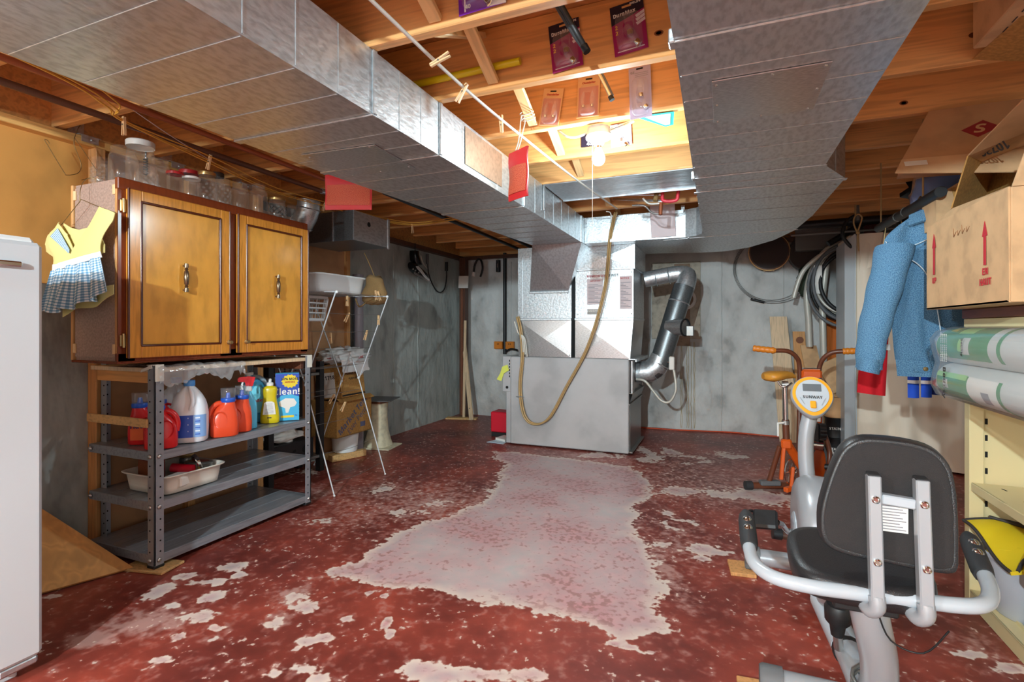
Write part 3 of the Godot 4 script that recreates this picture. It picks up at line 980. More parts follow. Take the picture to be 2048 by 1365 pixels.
	st = mb(); tube(st, curve([W(-0.32, 1.39, 4.7), W(-0.298, 1.46, 4.72), W(-0.31, 1.51, 4.75), W(-0.40, 1.52, 4.76), W(-0.66, 1.478, 4.74)], 4), [0.086, 0.085, 0.083, 0.081, 0.079, 0.078, 0.077, 0.076, 0.074, 0.072, 0.07, 0.07, 0.07, 0.07, 0.07, 0.07, 0.07], 20); mk("elbow", st, "galv", o)
	for x in [-0.45, -0.56]:
		st = mb(); lathe(st, [[0.071, -0.005], [0.0745, 0], [0.071, 0.005]], W(x, 1.497 + (x + 0.5) * 0.15, 4.75), 20, Basis(Quaternion(Vector3.UP, Vector3(1, 0.16, 0).normalized()))); mk("joint_ring", st, "galv", o)
	st = mb(); tube(st, [W(-0.44, 1.055, 4.62), W(-0.305, 1.047, 4.55)], 0.072, 20, true); var te := mk("tee", st, "alu", o)
	st = mb(); lathe(st, [[0.07, 0], [0.076, 0.004], [0.076, 0.014], [0.066, 0.016]], W(-0.308, 1.047, 4.552), 20, Basis(Quaternion(Vector3.UP, Vector3(0.88, -0.05, 0.46).normalized()))); mk("rim", st, "black", te)
	st = mb(); bx(st, -0.292, -0.235, 0.975, 1.06, 4.53, 4.62, 0.004); mk("damper_weight_box", st, "furnace_dark", o, "dark damper box at the tee's mouth")
	o = wthing("spill_switch", "small grey switch on a thin rod beside the smoke pipe", "switch", W(-0.41, 0.74, 4.55))
	st = mb(); tube(st, [W(-0.50, 0.765, 4.56), W(-0.42, 0.748, 4.54)], 0.007, 8); mk("rod", st, "chrome", o)
	st = mb(); bx(st, -0.428, -0.385, 0.69, 0.80, 4.50, 4.56, 0.006); mk("housing", st, "paper", o)
	o = wthing("flexible_conduit", "grey flexible conduit looping from furnace to the small switch", "cable", W(-0.5, 0.43, 4.5))
	st = mb(); tube(st, curve([W(-0.70, 0.60, 4.52), W(-0.624, 0.588, 4.5), W(-0.562, 0.515, 4.5), W(-0.49, 0.43, 4.5), W(-0.42, 0.425, 4.5), W(-0.372, 0.53, 4.5), W(-0.39, 0.69, 4.52)], 6), 0.011, 8); mk("conduit_run", st, "conduit", o)

	# condensate hose looped in front
	o = wthing("drain_hose", "tan rubber hose hanging in a long loop in front of the furnace", "hose", W(-1.3, 0.207, 4.18))
	var h1 := curve([W(-0.78, 1.93, 3.98), W(-0.81, 1.88, 4.04), W(-0.85, 1.74, 4.1), W(-0.907, 1.355, 4.17), W(-1.045, 0.903, 4.19), W(-1.238, 0.543, 4.2), W(-1.393, 0.268, 4.2), W(-1.529, 0.207, 4.2), W(-1.622, 0.278, 4.2), W(-1.664, 0.503, 4.21), W(-1.645, 0.787, 4.215), W(-1.66, 1.0, 4.22), W(-1.70, 1.14, 4.24)], 8)
	st = mb(); tube(st, h1, 0.0085, 8); mk("hose_run", st, "hose_tan", o)
	var h2 := []
	for p in h1: h2.append(p + Vector3(0.014, 0.006, -0.008))
	st = mb(); tube(st, h2, 0.0075, 8); mk("hose_run", st, "hose_tan", o)
	for k in [70]:
		st = mb(); bar(st, h1[k] + Vector3(-0.03, 0, 0.012), h1[k] + Vector3(0.04, 0.002, 0.012), 0.004, 0.006); mk("tie", st, "screw", o)
	o = wthing("pale_tubing", "pale thin tubing tied at the top left corner of the furnace", "hose", W(-1.66, 0.85, 4.22))
	for k in 3:
		st = mb(); tube(st, curve([W(-1.715, 1.10, 4.225), W(-1.68, 1.0, 4.225), W(-1.64 + 0.012 * k, 0.95, 4.22), W(-1.63 + 0.018 * k, 0.83 - 0.02 * k, 4.22)], 4), 0.006, 6); mk("tube_strand", st, "white_cord", o)

	o = tag(node("yellow_tag", W(-1.83, 0.62, 4.24)), "yellow green paper tag hanging on the furnace control box", "tag")
	T = Transform3D(Basis(), -W(-1.83, 0.62, 4.24))
	st = mb(); prism(st, PackedVector2Array([Vector2(0.03, 0.08), Vector2(0.045, 0.03), Vector2(-0.005, -0.0), Vector2(-0.03, -0.07), Vector2(-0.075, -0.055), Vector2(-0.04, 0.0), Vector2(-0.02, 0.06)]), 0.003, Transform3D(Basis(), W(-1.82, 0.635, 4.243))); mk("tag_sheet", st, "tag_yellow", o)
	o = wthing("red_canister", "bright red metal box standing left of the furnace base", "box", W(-1.95, 0.0, 4.55))
	st = mb(); bx(st, -2.075, -1.86, 0.045, 0.238, 4.5, 4.68, 0.008); mk("canister", st, "red_box", o)
	st = mb(); bx(st, -2.07, -1.865, 0.0, 0.045, 4.505, 4.675, 0.004); mk("base", st, "black", o)
	o = wthing("paper_sheets", "loose pale blue paper sheets on the floor left of the furnace", "paper", W(-1.9, 0, 4.35))
	st = mb(); prism(st, PackedVector2Array([Vector2(-2.0, 4.25), Vector2(-1.83, 4.24), Vector2(-1.83, 4.47), Vector2(-1.93, 4.48)]), 0.003, Transform3D(Basis(Vector3.RIGHT, Vector3(0, 0, -1), Vector3.UP), Vector3(0, 0.001, 0))); mk("sheet", st, "paper_blue", o)
	st = mb(); prism(st, PackedVector2Array([Vector2(-1.96, 4.36), Vector2(-1.84, 4.30), Vector2(-1.83, 4.46), Vector2(-1.93, 4.49)]), 0.02, Transform3D(Basis(Vector3.RIGHT, Vector3(0, 0, -1), Vector3.UP), Vector3(0, 0.006, 0))); mk("sheet", st, "paper", o)

# ---------------------------------------------------------------- left side
var disc_mesh := {}

func dots(parent, called: String, pts: Array, n: Vector3, r: float, m: String):
	# alike small discs, one mesh shared
	var key := m + str(r) + str(n)
	if not disc_mesh.has(key):
		var st := mb()
		var keep := T
		T = Transform3D()
		lathe(st, [[0, 0.0012], [r, 0.0012], [r, 0]], Vector3.ZERO, 10, Basis(Quaternion(Vector3.UP, n)))
		T = keep
		st.generate_normals()
		disc_mesh[key] = st.commit()
		disc_mesh[key].surface_set_material(0, M[m])
	for p in pts:
		var o := MeshInstance3D.new()
		o.name = called
		o.mesh = disc_mesh[key]
		parent.add_child(o, true)
		o.position = T * p

func wire(parent, called: String, pts: Array, r: float, m: String, seg := 6):
	var st := mb()
	tube(st, pts, r, seg)
	return mk(called, st, m, parent)

func left_side():
	var st: SurfaceTool
	var R := Vector3.RIGHT
	# upright freezer
	var o = wthing("freezer", "tall white enamel freezer cut off by the left edge, with a silver handle bar", "freezer", W(-2.2, 0, 0.6))
	st = mb(); bx(st, -2.55, -1.965, 0.07, 1.285, 0.3, 0.895, 0.015); mk("cabinet_shell", st, "white_enamel", o)
	st = mb(); bx(st, -1.96, -1.905, 0.055, 1.297, 0.3, 0.903, 0.012); var dr := mk("door", st, "white_enamel", o)
	st = mb(); bx(st, -2.55, -1.92, 1.287, 1.312, 0.3, 0.889, 0.01); mk("top_cap", st, "white_plastic", o)
	st = mb(); bx(st, -1.903, -1.888, 1.218, 1.234, 0.45, 0.846, 0.004); mk("handle_bar", st, "chrome", dr, "ribbed silver handle bar")
	st = mb(); bx(st, -2.0, -1.915, 0.03, 0.055, 0.80, 0.895, 0.006); mk("hinge_bracket", st, "galv", o)
	st = mb(); bx(st, -2.5, -1.95, 0.0, 0.07, 0.32, 0.86, 0.004); mk("base", st, "white_enamel", o)

	# leaning plywood sheet
	o = wthing("plywood_sheet", "plywood sheet leaning low against the wall between freezer and grey shelf", "board", W(-2.45, 0, 1.16))
	var A := W(-2.455, 0.004, 1.165); var B := W(-2.355, 0.004, 1.43); var C := W(-2.70, 0.249, 1.283)
	var ex := (A - B).normalized()
	var n := (C - B).cross(ex).normalized()
	if n.x < 0: n = -n
	var ey := n.cross(ex)
	if ey.y < 0: ey = -ey
	var c2 := Vector2((C - B).dot(ex), (C - B).dot(ey))
	st = mb(); prism(st, PackedVector2Array([Vector2(0, 0), Vector2(0.62, 0), Vector2(0.62, c2.y * 1.1 + 0.02), Vector2(c2.x * 1.1, c2.y * 1.1)]), -0.011, Transform3D(Basis(ex, ey, ex.cross(ey)), B)); mk("sheet", st, "plywood", o)

	# steel shelf
	o = wthing("steel_shelf", "grey slotted steel shelf unit with three shelves and a wooden top", "shelf", W(-2.47, 0, 1.9))
	for k in [[-2.24, 1.445, -1, 1], [-2.24, 2.345, -1, -1], [-2.705, 1.50, 1, 1], [-2.705, 2.345, 1, -1]]:
		st = mb()
		var x: float = k[0]; var d: float = k[1]
		var sx: float = k[2]; var sd: float = k[3]
		var top := 0.868 if sx < 0 else 0.862
		bx(st, x, x + sx * 0.003, 0.012, top, d, d + sd * 0.042, 0.001)
		bx(st, x, x + sx * 0.042, 0.012, top, d, d + sd * 0.003, 0.001)
		bx(st, x, x + sx * 0.006, 0.012, top, d, d + sd * 0.009, 0.002)
		var p := mk("post", st, "shelf_grey", o)
		st = mb(); bx(st, x + 0.002 * -sx, x + sx * 0.045, 0, 0.013, d - 0.002 * sd, d + sd * 0.045, 0.003); mk("foot", st, "black", p)
		var hs := []
		var hx := []
		for q in 18:
			hs.append(W(x - sx * 0.0008, 0.07 + q * 0.046, d + sd * 0.026))
			hx.append(W(x + sx * 0.026, 0.07 + q * 0.046, d - sd * 0.0008))
		if sx < 0: dots(p, "hole", hs, R, 0.0035, "hole")
		else: dots(p, "hole", hs.map(func(w): return w + Vector3(0.0046, 0, 0)), R, 0.0035, "hole")
		if sd > 0: dots(p, "hole", hx, Vector3(0, 0, 1), 0.0035, "hole")
	for y in [0.054, 0.281, 0.497]:
		st = mb()
		bx(st, -2.70, -2.244, y - 0.006, y, 1.452, 2.34, 0.002)
		bx(st, -2.247, -2.2445, y - 0.038, y, 1.452, 2.34, 0.001)
		bx(st, -2.70, -2.697, y - 0.038, y, 1.452, 2.34, 0.001)
		bx(st, -2.70, -2.244, y - 0.038, y, 1.449, 1.452, 0.001)
		bx(st, -2.70, -2.244, y - 0.038, y, 2.34, 2.343, 0.001)
		for xx in [-2.36, -2.47, -2.58]: bx(st, xx, xx + 0.012, y - 0.0005, y + 0.0015, 1.47, 2.33, 0.0008)
		var sh := mk("shelf_board", st, "shelf_top", o)
		for b in [[-2.2395, y - 0.019, 1.466], [-2.2395, y - 0.019, 2.326]]:
			st = mb(); lathe(st, [[0.010, 0], [0.009, 0.004], [0.005, 0.007], [0, 0.0075]], W(b[0], b[1], b[2]), 10, Basis(Quaternion(Vector3.UP, R))); mk("bolt", st, "screw", sh)
		for b in [[-2.266, y - 0.019, 1.444], [-2.68, y - 0.019, 1.444]]:
			st = mb(); lathe(st, [[0.010, 0], [0.009, 0.004], [0.005, 0.007], [0, 0.0075]], W(b[0], b[1], b[2]), 10, Basis(Quaternion(Vector3.UP, Vector3(0, 0, 1)))); mk("bolt", st, "screw", sh)
	st = mb(); bx(st, -2.69, -2.246, 0.838, 0.857, 1.45, 2.34, 0.002); mk("top_board", st, "pale_wood", o)
	st = mb(); bx(st, -2.66, -2.285, 0.79, 0.838, 1.46, 1.478, 0.002); mk("end_rail", st, "joist", o)
	st = mb(); bx(st, -2.66, -2.285, 0.79, 0.838, 2.31, 2.328, 0.002); mk("end_rail", st, "red_wood", o)
	st = mb(); bx(st, -2.69, -2.272, 0.602, 0.640, 1.434, 1.443, 0.002); mk("cross_slat", st, "block_wood", o)
	for d in [1.44, 2.305]:
		st = mb(); bx(st, -2.2385, -2.237, 0.80, 0.872, d + 0.008, d + 0.045); bx(st, -2.28, -2.2385, 0.869, 0.8715, d, d + 0.043); mk("white_tape", st, "tape", o, "white tape on the post top")
	st = mb(); prism(st, PackedVector2Array([Vector2(-2.31, 0.85), Vector2(-2.245, 0.872), Vector2(-2.24, 0.858), Vector2(-2.315, 0.838)]), 0.002, Transform3D(Basis(), W(0, 0, 1.438))); mk("tape_tail", st, "tape", o)
	o = wthing("wood_shim", "flat scrap of wood under the near foot of the grey shelf", "board", W(-2.27, 0, 1.46))
	st = mb(); box(st, W(-2.30, 0.0062, 1.478), Vector3(0.21, 0.011, 0.12), 0.002, Basis(Vector3.UP, 0.2)); mk("shim", st, "block_wood", o)
	for c in get_children():
		if c.name == "steel_shelf": c.position.y = 0.012

	# crumpled plastic on the shelf top
	o = wthing("plastic_film", "crumpled clear plastic film draped over the front of the shelf top", "plastic", W(-2.25, 0.87, 1.68))
	st = mb()
	var rows := []
	var fn := FastNoiseLite.new(); fn.seed = 4; fn.frequency = 9.0
	for i in 13:
		var row := []
		for j in 34:
			var d := 1.46 + j * 0.0128
			var w := i / 12.0
			var drop := 0.052 + 0.015 * sin(j * 0.3) - (0.025 if j > 27 and j < 31 else 0.0)
			var x := -2.50 + w * 0.5
			var y := 0.876 + 0.018 * fn.get_noise_2d(i * 0.35, j * 0.3)
			if x > -2.236:
				y -= (x + 2.236) * drop / 0.24 * 1.3
				x = -2.232 + 0.014 * fn.get_noise_2d(j * 0.5, i * 0.6 + 7) + 0.006
			row.append(W(x, y, d))
		rows.append(row)
	sheet(st, rows, 0.0006)
	mk("film", st, "clear_film", o)

	# wall cabinet
	o = wthing("wall_cabinet", "honey brown wooden wall cabinet with two panelled doors and glass jars on top", "cabinet", W(-2.4, 0.905, 1.81))
	st = mb()
	bx(st, -2.556, -2.262, 0.905, 1.645, 1.318, 2.315)
	mk("carcass", st, "chipboard", o)
	st = mb(); bx(st, -2.54, -2.265, 0.92, 1.63, 1.312, 1.319); var sp := mk("side_panel", st, "chipboard", o)
	for y in [0.955, 1.60]:
		for x in [-2.545, -2.28]:
			st = mb(); bx(st, x, x + 0.017, y - 0.02, y + 0.02, 1.305, 1.313, 0.002); mk("corner_block", st, "pin_wood", sp)
	for k in [[-2.560, -2.545, 0.905, 1.645], [-2.265, -2.247, 0.905, 1.645]]:
		st = mb(); bx(st, k[0], k[1], k[2], k[3], 1.306, 1.32, 0.002); mk("edge_strip", st, "stud", o)
	st = mb(); bx(st, -2.556, -2.25, 0.895, 0.906, 1.306, 2.32, 0.002); mk("bottom_rail", st, "cherry", o)
	st = mb()
	bx(st, -2.262, -2.243, 0.905, 1.645, 1.306, 1.37); mk("face_stile", st, "cherry", o)
	st = mb(); bx(st, -2.262, -2.243, 0.905, 1.645, 1.76, 1.88); mk("face_stile", st, "cherry", o)
	st = mb(); bx(st, -2.262, -2.243, 0.905, 1.645, 2.27, 2.318); mk("face_stile", st, "cherry", o)
	st = mb(); bx(st, -2.262, -2.240, 1.60, 1.648, 1.304, 2.32, 0.003); mk("face_rail", st, "cherry", o)
	st = mb(); bx(st, -2.262, -2.243, 0.903, 0.94, 1.304, 2.32, 0.003); mk("face_rail", st, "cherry", o)
	st = mb(); bx(st, -2.735, -2.556, 1.3, 1.36, 1.5, 2.30); mk("mounting_cleat", st, "stud", o)
	var doors := [[1.334, 1.795, 1.565, 1.787], [1.842, 2.305, 2.076, 1.886]]
	for k in 2:
		var d0: float = doors[k][0]; var d1: float = doors[k][1]
		var y0 := 0.918; var y1 := 1.607
		st = mb()
		bx(st, -2.243, -2.222, y0, y1, d0, d0 + 0.05, 0.003); bx(st, -2.243, -2.222, y0, y1, d1 - 0.05, d1, 0.003)
		bx(st, -2.243, -2.222, y0, y0 + 0.05, d0 + 0.05, d1 - 0.05, 0.003); bx(st, -2.243, -2.222, y1 - 0.045, y1, d0 + 0.05, d1 - 0.05, 0.003)
		bx(st, -2.243, -2.230, y0 + 0.05, y1 - 0.045, d0 + 0.05, d1 - 0.05)
		var dw := mk("door", st, "honey_frame", o)
		st = mb(); bx(st, -2.231, -2.2285, y0 + 0.055, y1 - 0.05, d0 + 0.055, d1 - 0.055); mk("panel", st, "honey", dw)
		st = mb()
		var ya := y0 + 0.05; var yb := y1 - 0.045; var da := d0 + 0.05; var db := d1 - 0.05
		for e in [[ya, ya, da, db], [yb, yb, da, db], [ya, yb, da, da], [ya, yb, db, db]]:
			tube(st, [W(-2.224, e[0], e[2]), W(-2.224, e[1], e[3])], 0.0055, 8)
		mk("moulding", st, "moulding", dw)
		st = mb()
		for e in [[d0, d0], [d1, d1]]: tube(st, [W(-2.223, y0, e[0]), W(-2.223, y1, e[1])], 0.0045, 8)
		mk("dark_lip", st, "moulding", dw)
		# turned handle
		st = mb()
		lathe(st, [[0, -0.064], [0.0085, -0.063], [0.0085, -0.045], [0.005, -0.043], [0.0085, -0.038], [0.005, -0.033], [0.009, -0.028], [0.0105, 0], [0.009, 0.028], [0.005, 0.033], [0.0085, 0.038], [0.005, 0.043], [0.0085, 0.045], [0.0085, 0.063], [0, 0.064]], W(-2.208, 1.264, doors[k][2]), 12)
		bar(st, W(-2.229, 1.21, doors[k][2]), W(-2.206, 1.21, doors[k][2]), 0.006, 0.006)
		bar(st, W(-2.229, 1.318, doors[k][2]), W(-2.206, 1.318, doors[k][2]), 0.006, 0.006)
		mk("handle", st, "pewter", dw)
		st = mb()
		lathe(st, [[0.011, 0], [0.010, 0.003], [0.004, 0.006], [0.005, 0.012], [0.010, 0.017], [0.008, 0.022], [0, 0.023]], W(-2.222, 0.972, doors[k][3]), 14, Basis(Quaternion(Vector3.UP, R)))
		mk("knob", st, "brass", dw)
		for y in [0.99, 1.535]:
			st = mb()
			var hd := d0 - 0.012 if k == 0 else d1 + 0.006
			tube(st, [W(-2.234, y - 0.028, hd), W(-2.234, y + 0.028, hd)], 0.005, 8)
			bx(st, -2.241, -2.237, y - 0.022, y + 0.022, hd - 0.012, hd + 0.01)
			mk("hinge", st, "brass", dw)

	jars()
	dress()

func jar(x: float, d: float, r: float, h: float, lid: String, label: String, hob := false, neck := 0.82):
	var o = thing("glass_jar", label, "jar", W(x, 1.6485, d), 0, "empty glass jars on the cabinet")
	var st := mb()
	var nr := r * neck
	lathe(st, [[0, 0.003], [r * 0.8, 0.002], [r * 0.95, 0.0], [r, 0.008], [r, h * 0.66], [r * 0.97, h * 0.74], [nr * 1.04, h * 0.82], [nr, h * 0.85], [nr, h * 0.89], [nr * 1.06, h * 0.905], [nr, h * 0.92], [nr, h * 0.945], [nr * 1.05, h * 0.96], [nr * 1.0, h * 0.985], [nr * 0.96, h]], Vector3.ZERO, 22)
	if hob:
		for i in 5:
			for j in 9:
				var a := TAU * (j + 0.5 * (i % 2)) / 9
				sphere(st, Vector3(cos(a) * r, h * (0.12 + 0.115 * i), sin(a) * r), Vector3(0.006, 0.007, 0.006), 6, 4)
	mk("glass_body", st, "jar_glass", o)
	if lid:
		st = mb()
		lathe(st, [[nr * 1.1, h * 0.9], [nr * 1.12, h * 0.93], [nr * 1.12, h * 1.0], [nr * 1.06, h * 1.015], [0, h * 1.015]], Vector3.ZERO, 22)
		mk("lid", st, lid, o)
	return o

func jars():
	jar(-2.45, 1.362, 0.036, 0.114, "", "hobnail glass jar at the near back corner of the cabinet top", true, 0.95)
	jar(-2.33, 1.378, 0.052, 0.15, "", "large smooth wide jar without lid nearest the cabinet's front corner")
	jar(-2.45, 1.52, 0.056, 0.235, "lid_white", "largest jar with a broad white lid standing behind the others", false, 0.9)
	jar(-2.31, 1.462, 0.037, 0.098, "", "small open hobnail jar in front of the largest white lidded jar", true, 0.9)
	jar(-2.34, 1.535, 0.0395, 0.15, "", "open preserving jar between the hobnail jar and small red lidded jar")
	jar(-2.335, 1.60, 0.033, 0.108, "lid_red", "small jar with a red striped lid low between taller jars", false, 0.95)
	jar(-2.45, 1.75, 0.042, 0.168, "lid_red", "jar with a red gingham lid standing behind the white lidded one", false, 0.95)
	jar(-2.315, 1.665, 0.036, 0.10, "lid_white", "squat jar with a flat white lid at the front of the row", false, 0.95)
	jar(-2.33, 1.755, 0.041, 0.148, "lid_gold", "quilted jar with a metal screw lid above the doors' meeting stile", true, 0.85)
	jar(-2.45, 1.905, 0.034, 0.20, "lid_dark", "tall narrow jar with a dark lid in the back row")
	jar(-2.33, 1.84, 0.037, 0.142, "", "open quilted jar in front of the dark lidded jar", true)
	jar(-2.33, 1.94, 0.041, 0.148, "", "open clear preserving jar over the right door's near edge")
	jar(-2.33, 2.055, 0.045, 0.17, "", "tall plain clear jar, third from the far end of the row", false, 0.7)
	jar(-2.32, 2.17, 0.044, 0.118, "lid_gold", "wide squat jar with a gold rim next to the last jar", true, 0.92)
	jar(-2.30, 2.258, 0.029, 0.096, "", "smallest plain tumbler jar at the far end of the cabinet top", false, 0.88)

func gingham() -> StandardMaterial3D:
	var im := Image.create(16, 16, false, Image.FORMAT_RGB8)
	for y in 16:
		for x in 16:
			var a := int(x < 8) + int(y < 8)
			im.set_pixel(x, y, [c8(236, 240, 244), c8(150, 182, 206), c8(96, 138, 172)][a])
	var m := StandardMaterial3D.new()
	m.albedo_texture = ImageTexture.create_from_image(im)
	m.roughness = 0.9
	m.cull_mode = BaseMaterial3D.CULL_DISABLED
	m.uv1_scale = Vector3(26, 15, 1)
	return m

func dress():
	var st: SurfaceTool
	mat("dress_yellow", c8(226, 206, 134), 0.9)
	mat("dress_white", c8(238, 234, 228), 0.9)
	var gm := gingham()
	var o = wthing("child_dress", "child's yellow dress with blue gingham skirt hanging beside the cabinet", "dress", W(-2.4, 1.1, 1.25))
	var back := Transform3D(Basis(), W(0, 0, 1.268))
	var front := Transform3D(Basis(), W(0, 0, 1.25))
	st = mb()
	prism(st, PackedVector2Array([Vector2(-2.526, 1.475), Vector2(-2.475, 1.452), Vector2(-2.42, 1.44), Vector2(-2.36, 1.445), Vector2(-2.318, 1.458), Vector2(-2.258, 1.371), Vector2(-2.258, 1.338), Vector2(-2.569, 1.302), Vector2(-2.569, 1.335)]), 0.004, back)
	mk("back_panel", st, "dress_yellow", o)
	# front: two overlapping halves, softly curved
	var left := [[[-2.528, 1.477], [-2.520, 1.470], [-2.502, 1.455], [-2.475, 1.422]], [[-2.560, 1.452], [-2.545, 1.445], [-2.52, 1.43], [-2.462, 1.405]], [[-2.60, 1.43], [-2.575, 1.42], [-2.53, 1.40], [-2.447, 1.385]], [[-2.612, 1.385], [-2.585, 1.38], [-2.53, 1.365], [-2.433, 1.362]], [[-2.569, 1.335], [-2.545, 1.337], [-2.50, 1.34], [-2.435, 1.347]], [[-2.569, 1.302], [-2.545, 1.303], [-2.5, 1.307], [-2.435, 1.315]]]
	var right := [[[-2.261, 1.517], [-2.23, 1.507], [-2.19, 1.495], [-2.165, 1.484]], [[-2.295, 1.48], [-2.255, 1.475], [-2.21, 1.465], [-2.178, 1.455]], [[-2.335, 1.44], [-2.29, 1.435], [-2.24, 1.435], [-2.20, 1.437]], [[-2.385, 1.40], [-2.33, 1.395], [-2.28, 1.395], [-2.238, 1.40]], [[-2.432, 1.362], [-2.37, 1.355], [-2.31, 1.355], [-2.255, 1.365]], [[-2.445, 1.315], [-2.38, 1.322], [-2.32, 1.33], [-2.255, 1.338]]]
	for half in [left, right]:
		var rows := []
		for i in half.size():
			var row := []
			for j in 4:
				var p: Array = half[i][j]
				row.append(W(p[0], p[1], 1.256 - 0.012 * sin(PI * (j + 0.5) / 4.0)))
			rows.append(curve(row, 4))
		var cols := []
		for c in rows[0].size():
			var col := []
			for r in rows: col.append(r[c])
			cols.append(curve(col, 3))
		st = mb()
		sheet(st, cols, 0.003)
		mk("bodice_front", st, "dress_yellow", o)
	st = mb()
	sheet(st, [[W(-2.647, 1.417, 1.262), W(-2.62, 1.432, 1.255), W(-2.585, 1.436, 1.25)], [W(-2.652, 1.39, 1.262), W(-2.62, 1.39, 1.245), W(-2.585, 1.39, 1.25)], [W(-2.647, 1.364, 1.262), W(-2.61, 1.35, 1.255), W(-2.569, 1.336, 1.25)]], 0.003)
	mk("sleeve", st, "dress_yellow", o)
	st = mb()
	var lp := []
	for i in 5:
		var t := i / 4.0
		lp.append([W(lerpf(-2.569, -2.441, t), lerpf(1.419, 1.342, t), 1.238), W(lerpf(-2.513, -2.434, t), lerpf(1.448, 1.357, t), 1.236)])
	sheet(st, lp, 0.002)
	var lm: StandardMaterial3D = gm.duplicate()
	lm.uv1_scale = Vector3(7, 15, 1)
	mk("lapel", st, lm, o, "blue gingham lapel")
	st = mb()
	sheet(st, [[W(-2.567, 1.303, 1.245), W(-2.46, 1.312, 1.236), W(-2.35, 1.326, 1.236), W(-2.25, 1.340, 1.245)], [W(-2.565, 1.274, 1.243), W(-2.46, 1.284, 1.233), W(-2.35, 1.30, 1.233), W(-2.236, 1.316, 1.243)]], 0.003)
	mk("waistband", st, "dress_white", o, "white waistband")
	var rows := []
	for i in 15:
		var v0 := i / 14.0
		var row := []
		for j in 49:
			var u := j / 48.0
			var a := Vector2(lerpf(-2.563, -2.236, u), lerpf(1.277, 1.317, u))
			var bx_ := lerpf(-2.635, -2.168, u)
			var by := lerpf(1.108, 1.175, u) - 0.02 * sin(PI * u) + 0.008 * sin(u * 21.0)
			var p := a.lerp(Vector2(bx_, by), v0)
			var fold := (sin(u * 27.0 + 0.4) * 0.016 + sin(u * 11.0) * 0.012) * (0.25 + v0)
			row.append(W(p.x, p.y, 1.236 - 0.014 * v0 + fold))
		rows.append(row)
	st = mb(); sheet(st, rows, 0.002); mk("skirt", st, gm, o, "blue and white gingham skirt")
	rows = []
	for i in 6:
		var v0 := i / 5.0
		var row := []
		for j in 13:
			var u := j / 12.0
			row.append(W(lerpf(-2.53, -2.20, u), lerpf(lerpf(1.16, 1.21, u), lerpf(1.085, 1.165, u) + 0.012 * sin(u * 7), v0), 1.262 + 0.006 * sin(u * 13)))
		rows.append(row)
	st = mb(); sheet(st, rows, 0.002); mk("lining", st, "dress_yellow", o)
	o = wthing("wire_hanger", "thin wire hanger carrying the yellow dress", "hanger", W(-2.41, 1.5, 1.26))
	wire(o, "wire_frame", curve([W(-2.56, 1.455, 1.262), W(-2.47, 1.515, 1.262), W(-2.412, 1.553, 1.262), W(-2.40, 1.56, 1.262), W(-2.30, 1.525, 1.262), W(-2.173, 1.486, 1.262)], 4), 0.0015, "wire")
	wire(o, "hook", curve([W(-2.412, 1.553, 1.262), W(-2.414, 1.60, 1.265), W(-2.42, 1.64, 1.28), W(-2.41, 1.66, 1.30), W(-2.39, 1.652, 1.315)], 5), 0.0015, "wire")
	o = wthing("wire_hanger", "empty bent wire hanger hooked on the beam above the dress", "hanger", W(-2.70, 1.8, 1.4))
	wire(o, "wire_frame", curve([W(-2.70, 1.90, 1.392), W(-2.70, 1.86, 1.392), W(-2.705, 1.79, 1.42), W(-2.705, 1.745, 1.41), W(-2.70, 1.722, 1.365), W(-2.70, 1.735, 1.35), W(-2.70, 1.835, 1.29), W(-2.70, 1.85, 1.282), W(-2.70, 1.852, 1.292), W(-2.70, 1.84, 1.30)], 5), 0.0015, "wire")
	wire(o, "wire_frame", curve([W(-2.70, 1.895, 1.394), W(-2.70, 1.87, 1.412), W(-2.70, 1.79, 1.47), W(-2.70, 1.765, 1.486), W(-2.70, 1.745, 1.475), W(-2.70, 1.715, 1.42)], 5), 0.0015, "wire")
	wire(o, "hook", curve([W(-2.70, 1.895, 1.392), W(-2.705, 1.935, 1.405), W(-2.712, 1.965, 1.42), W(-2.72, 1.975, 1.43), W(-2.726, 1.955, 1.435)], 4), 0.0015, "wire")

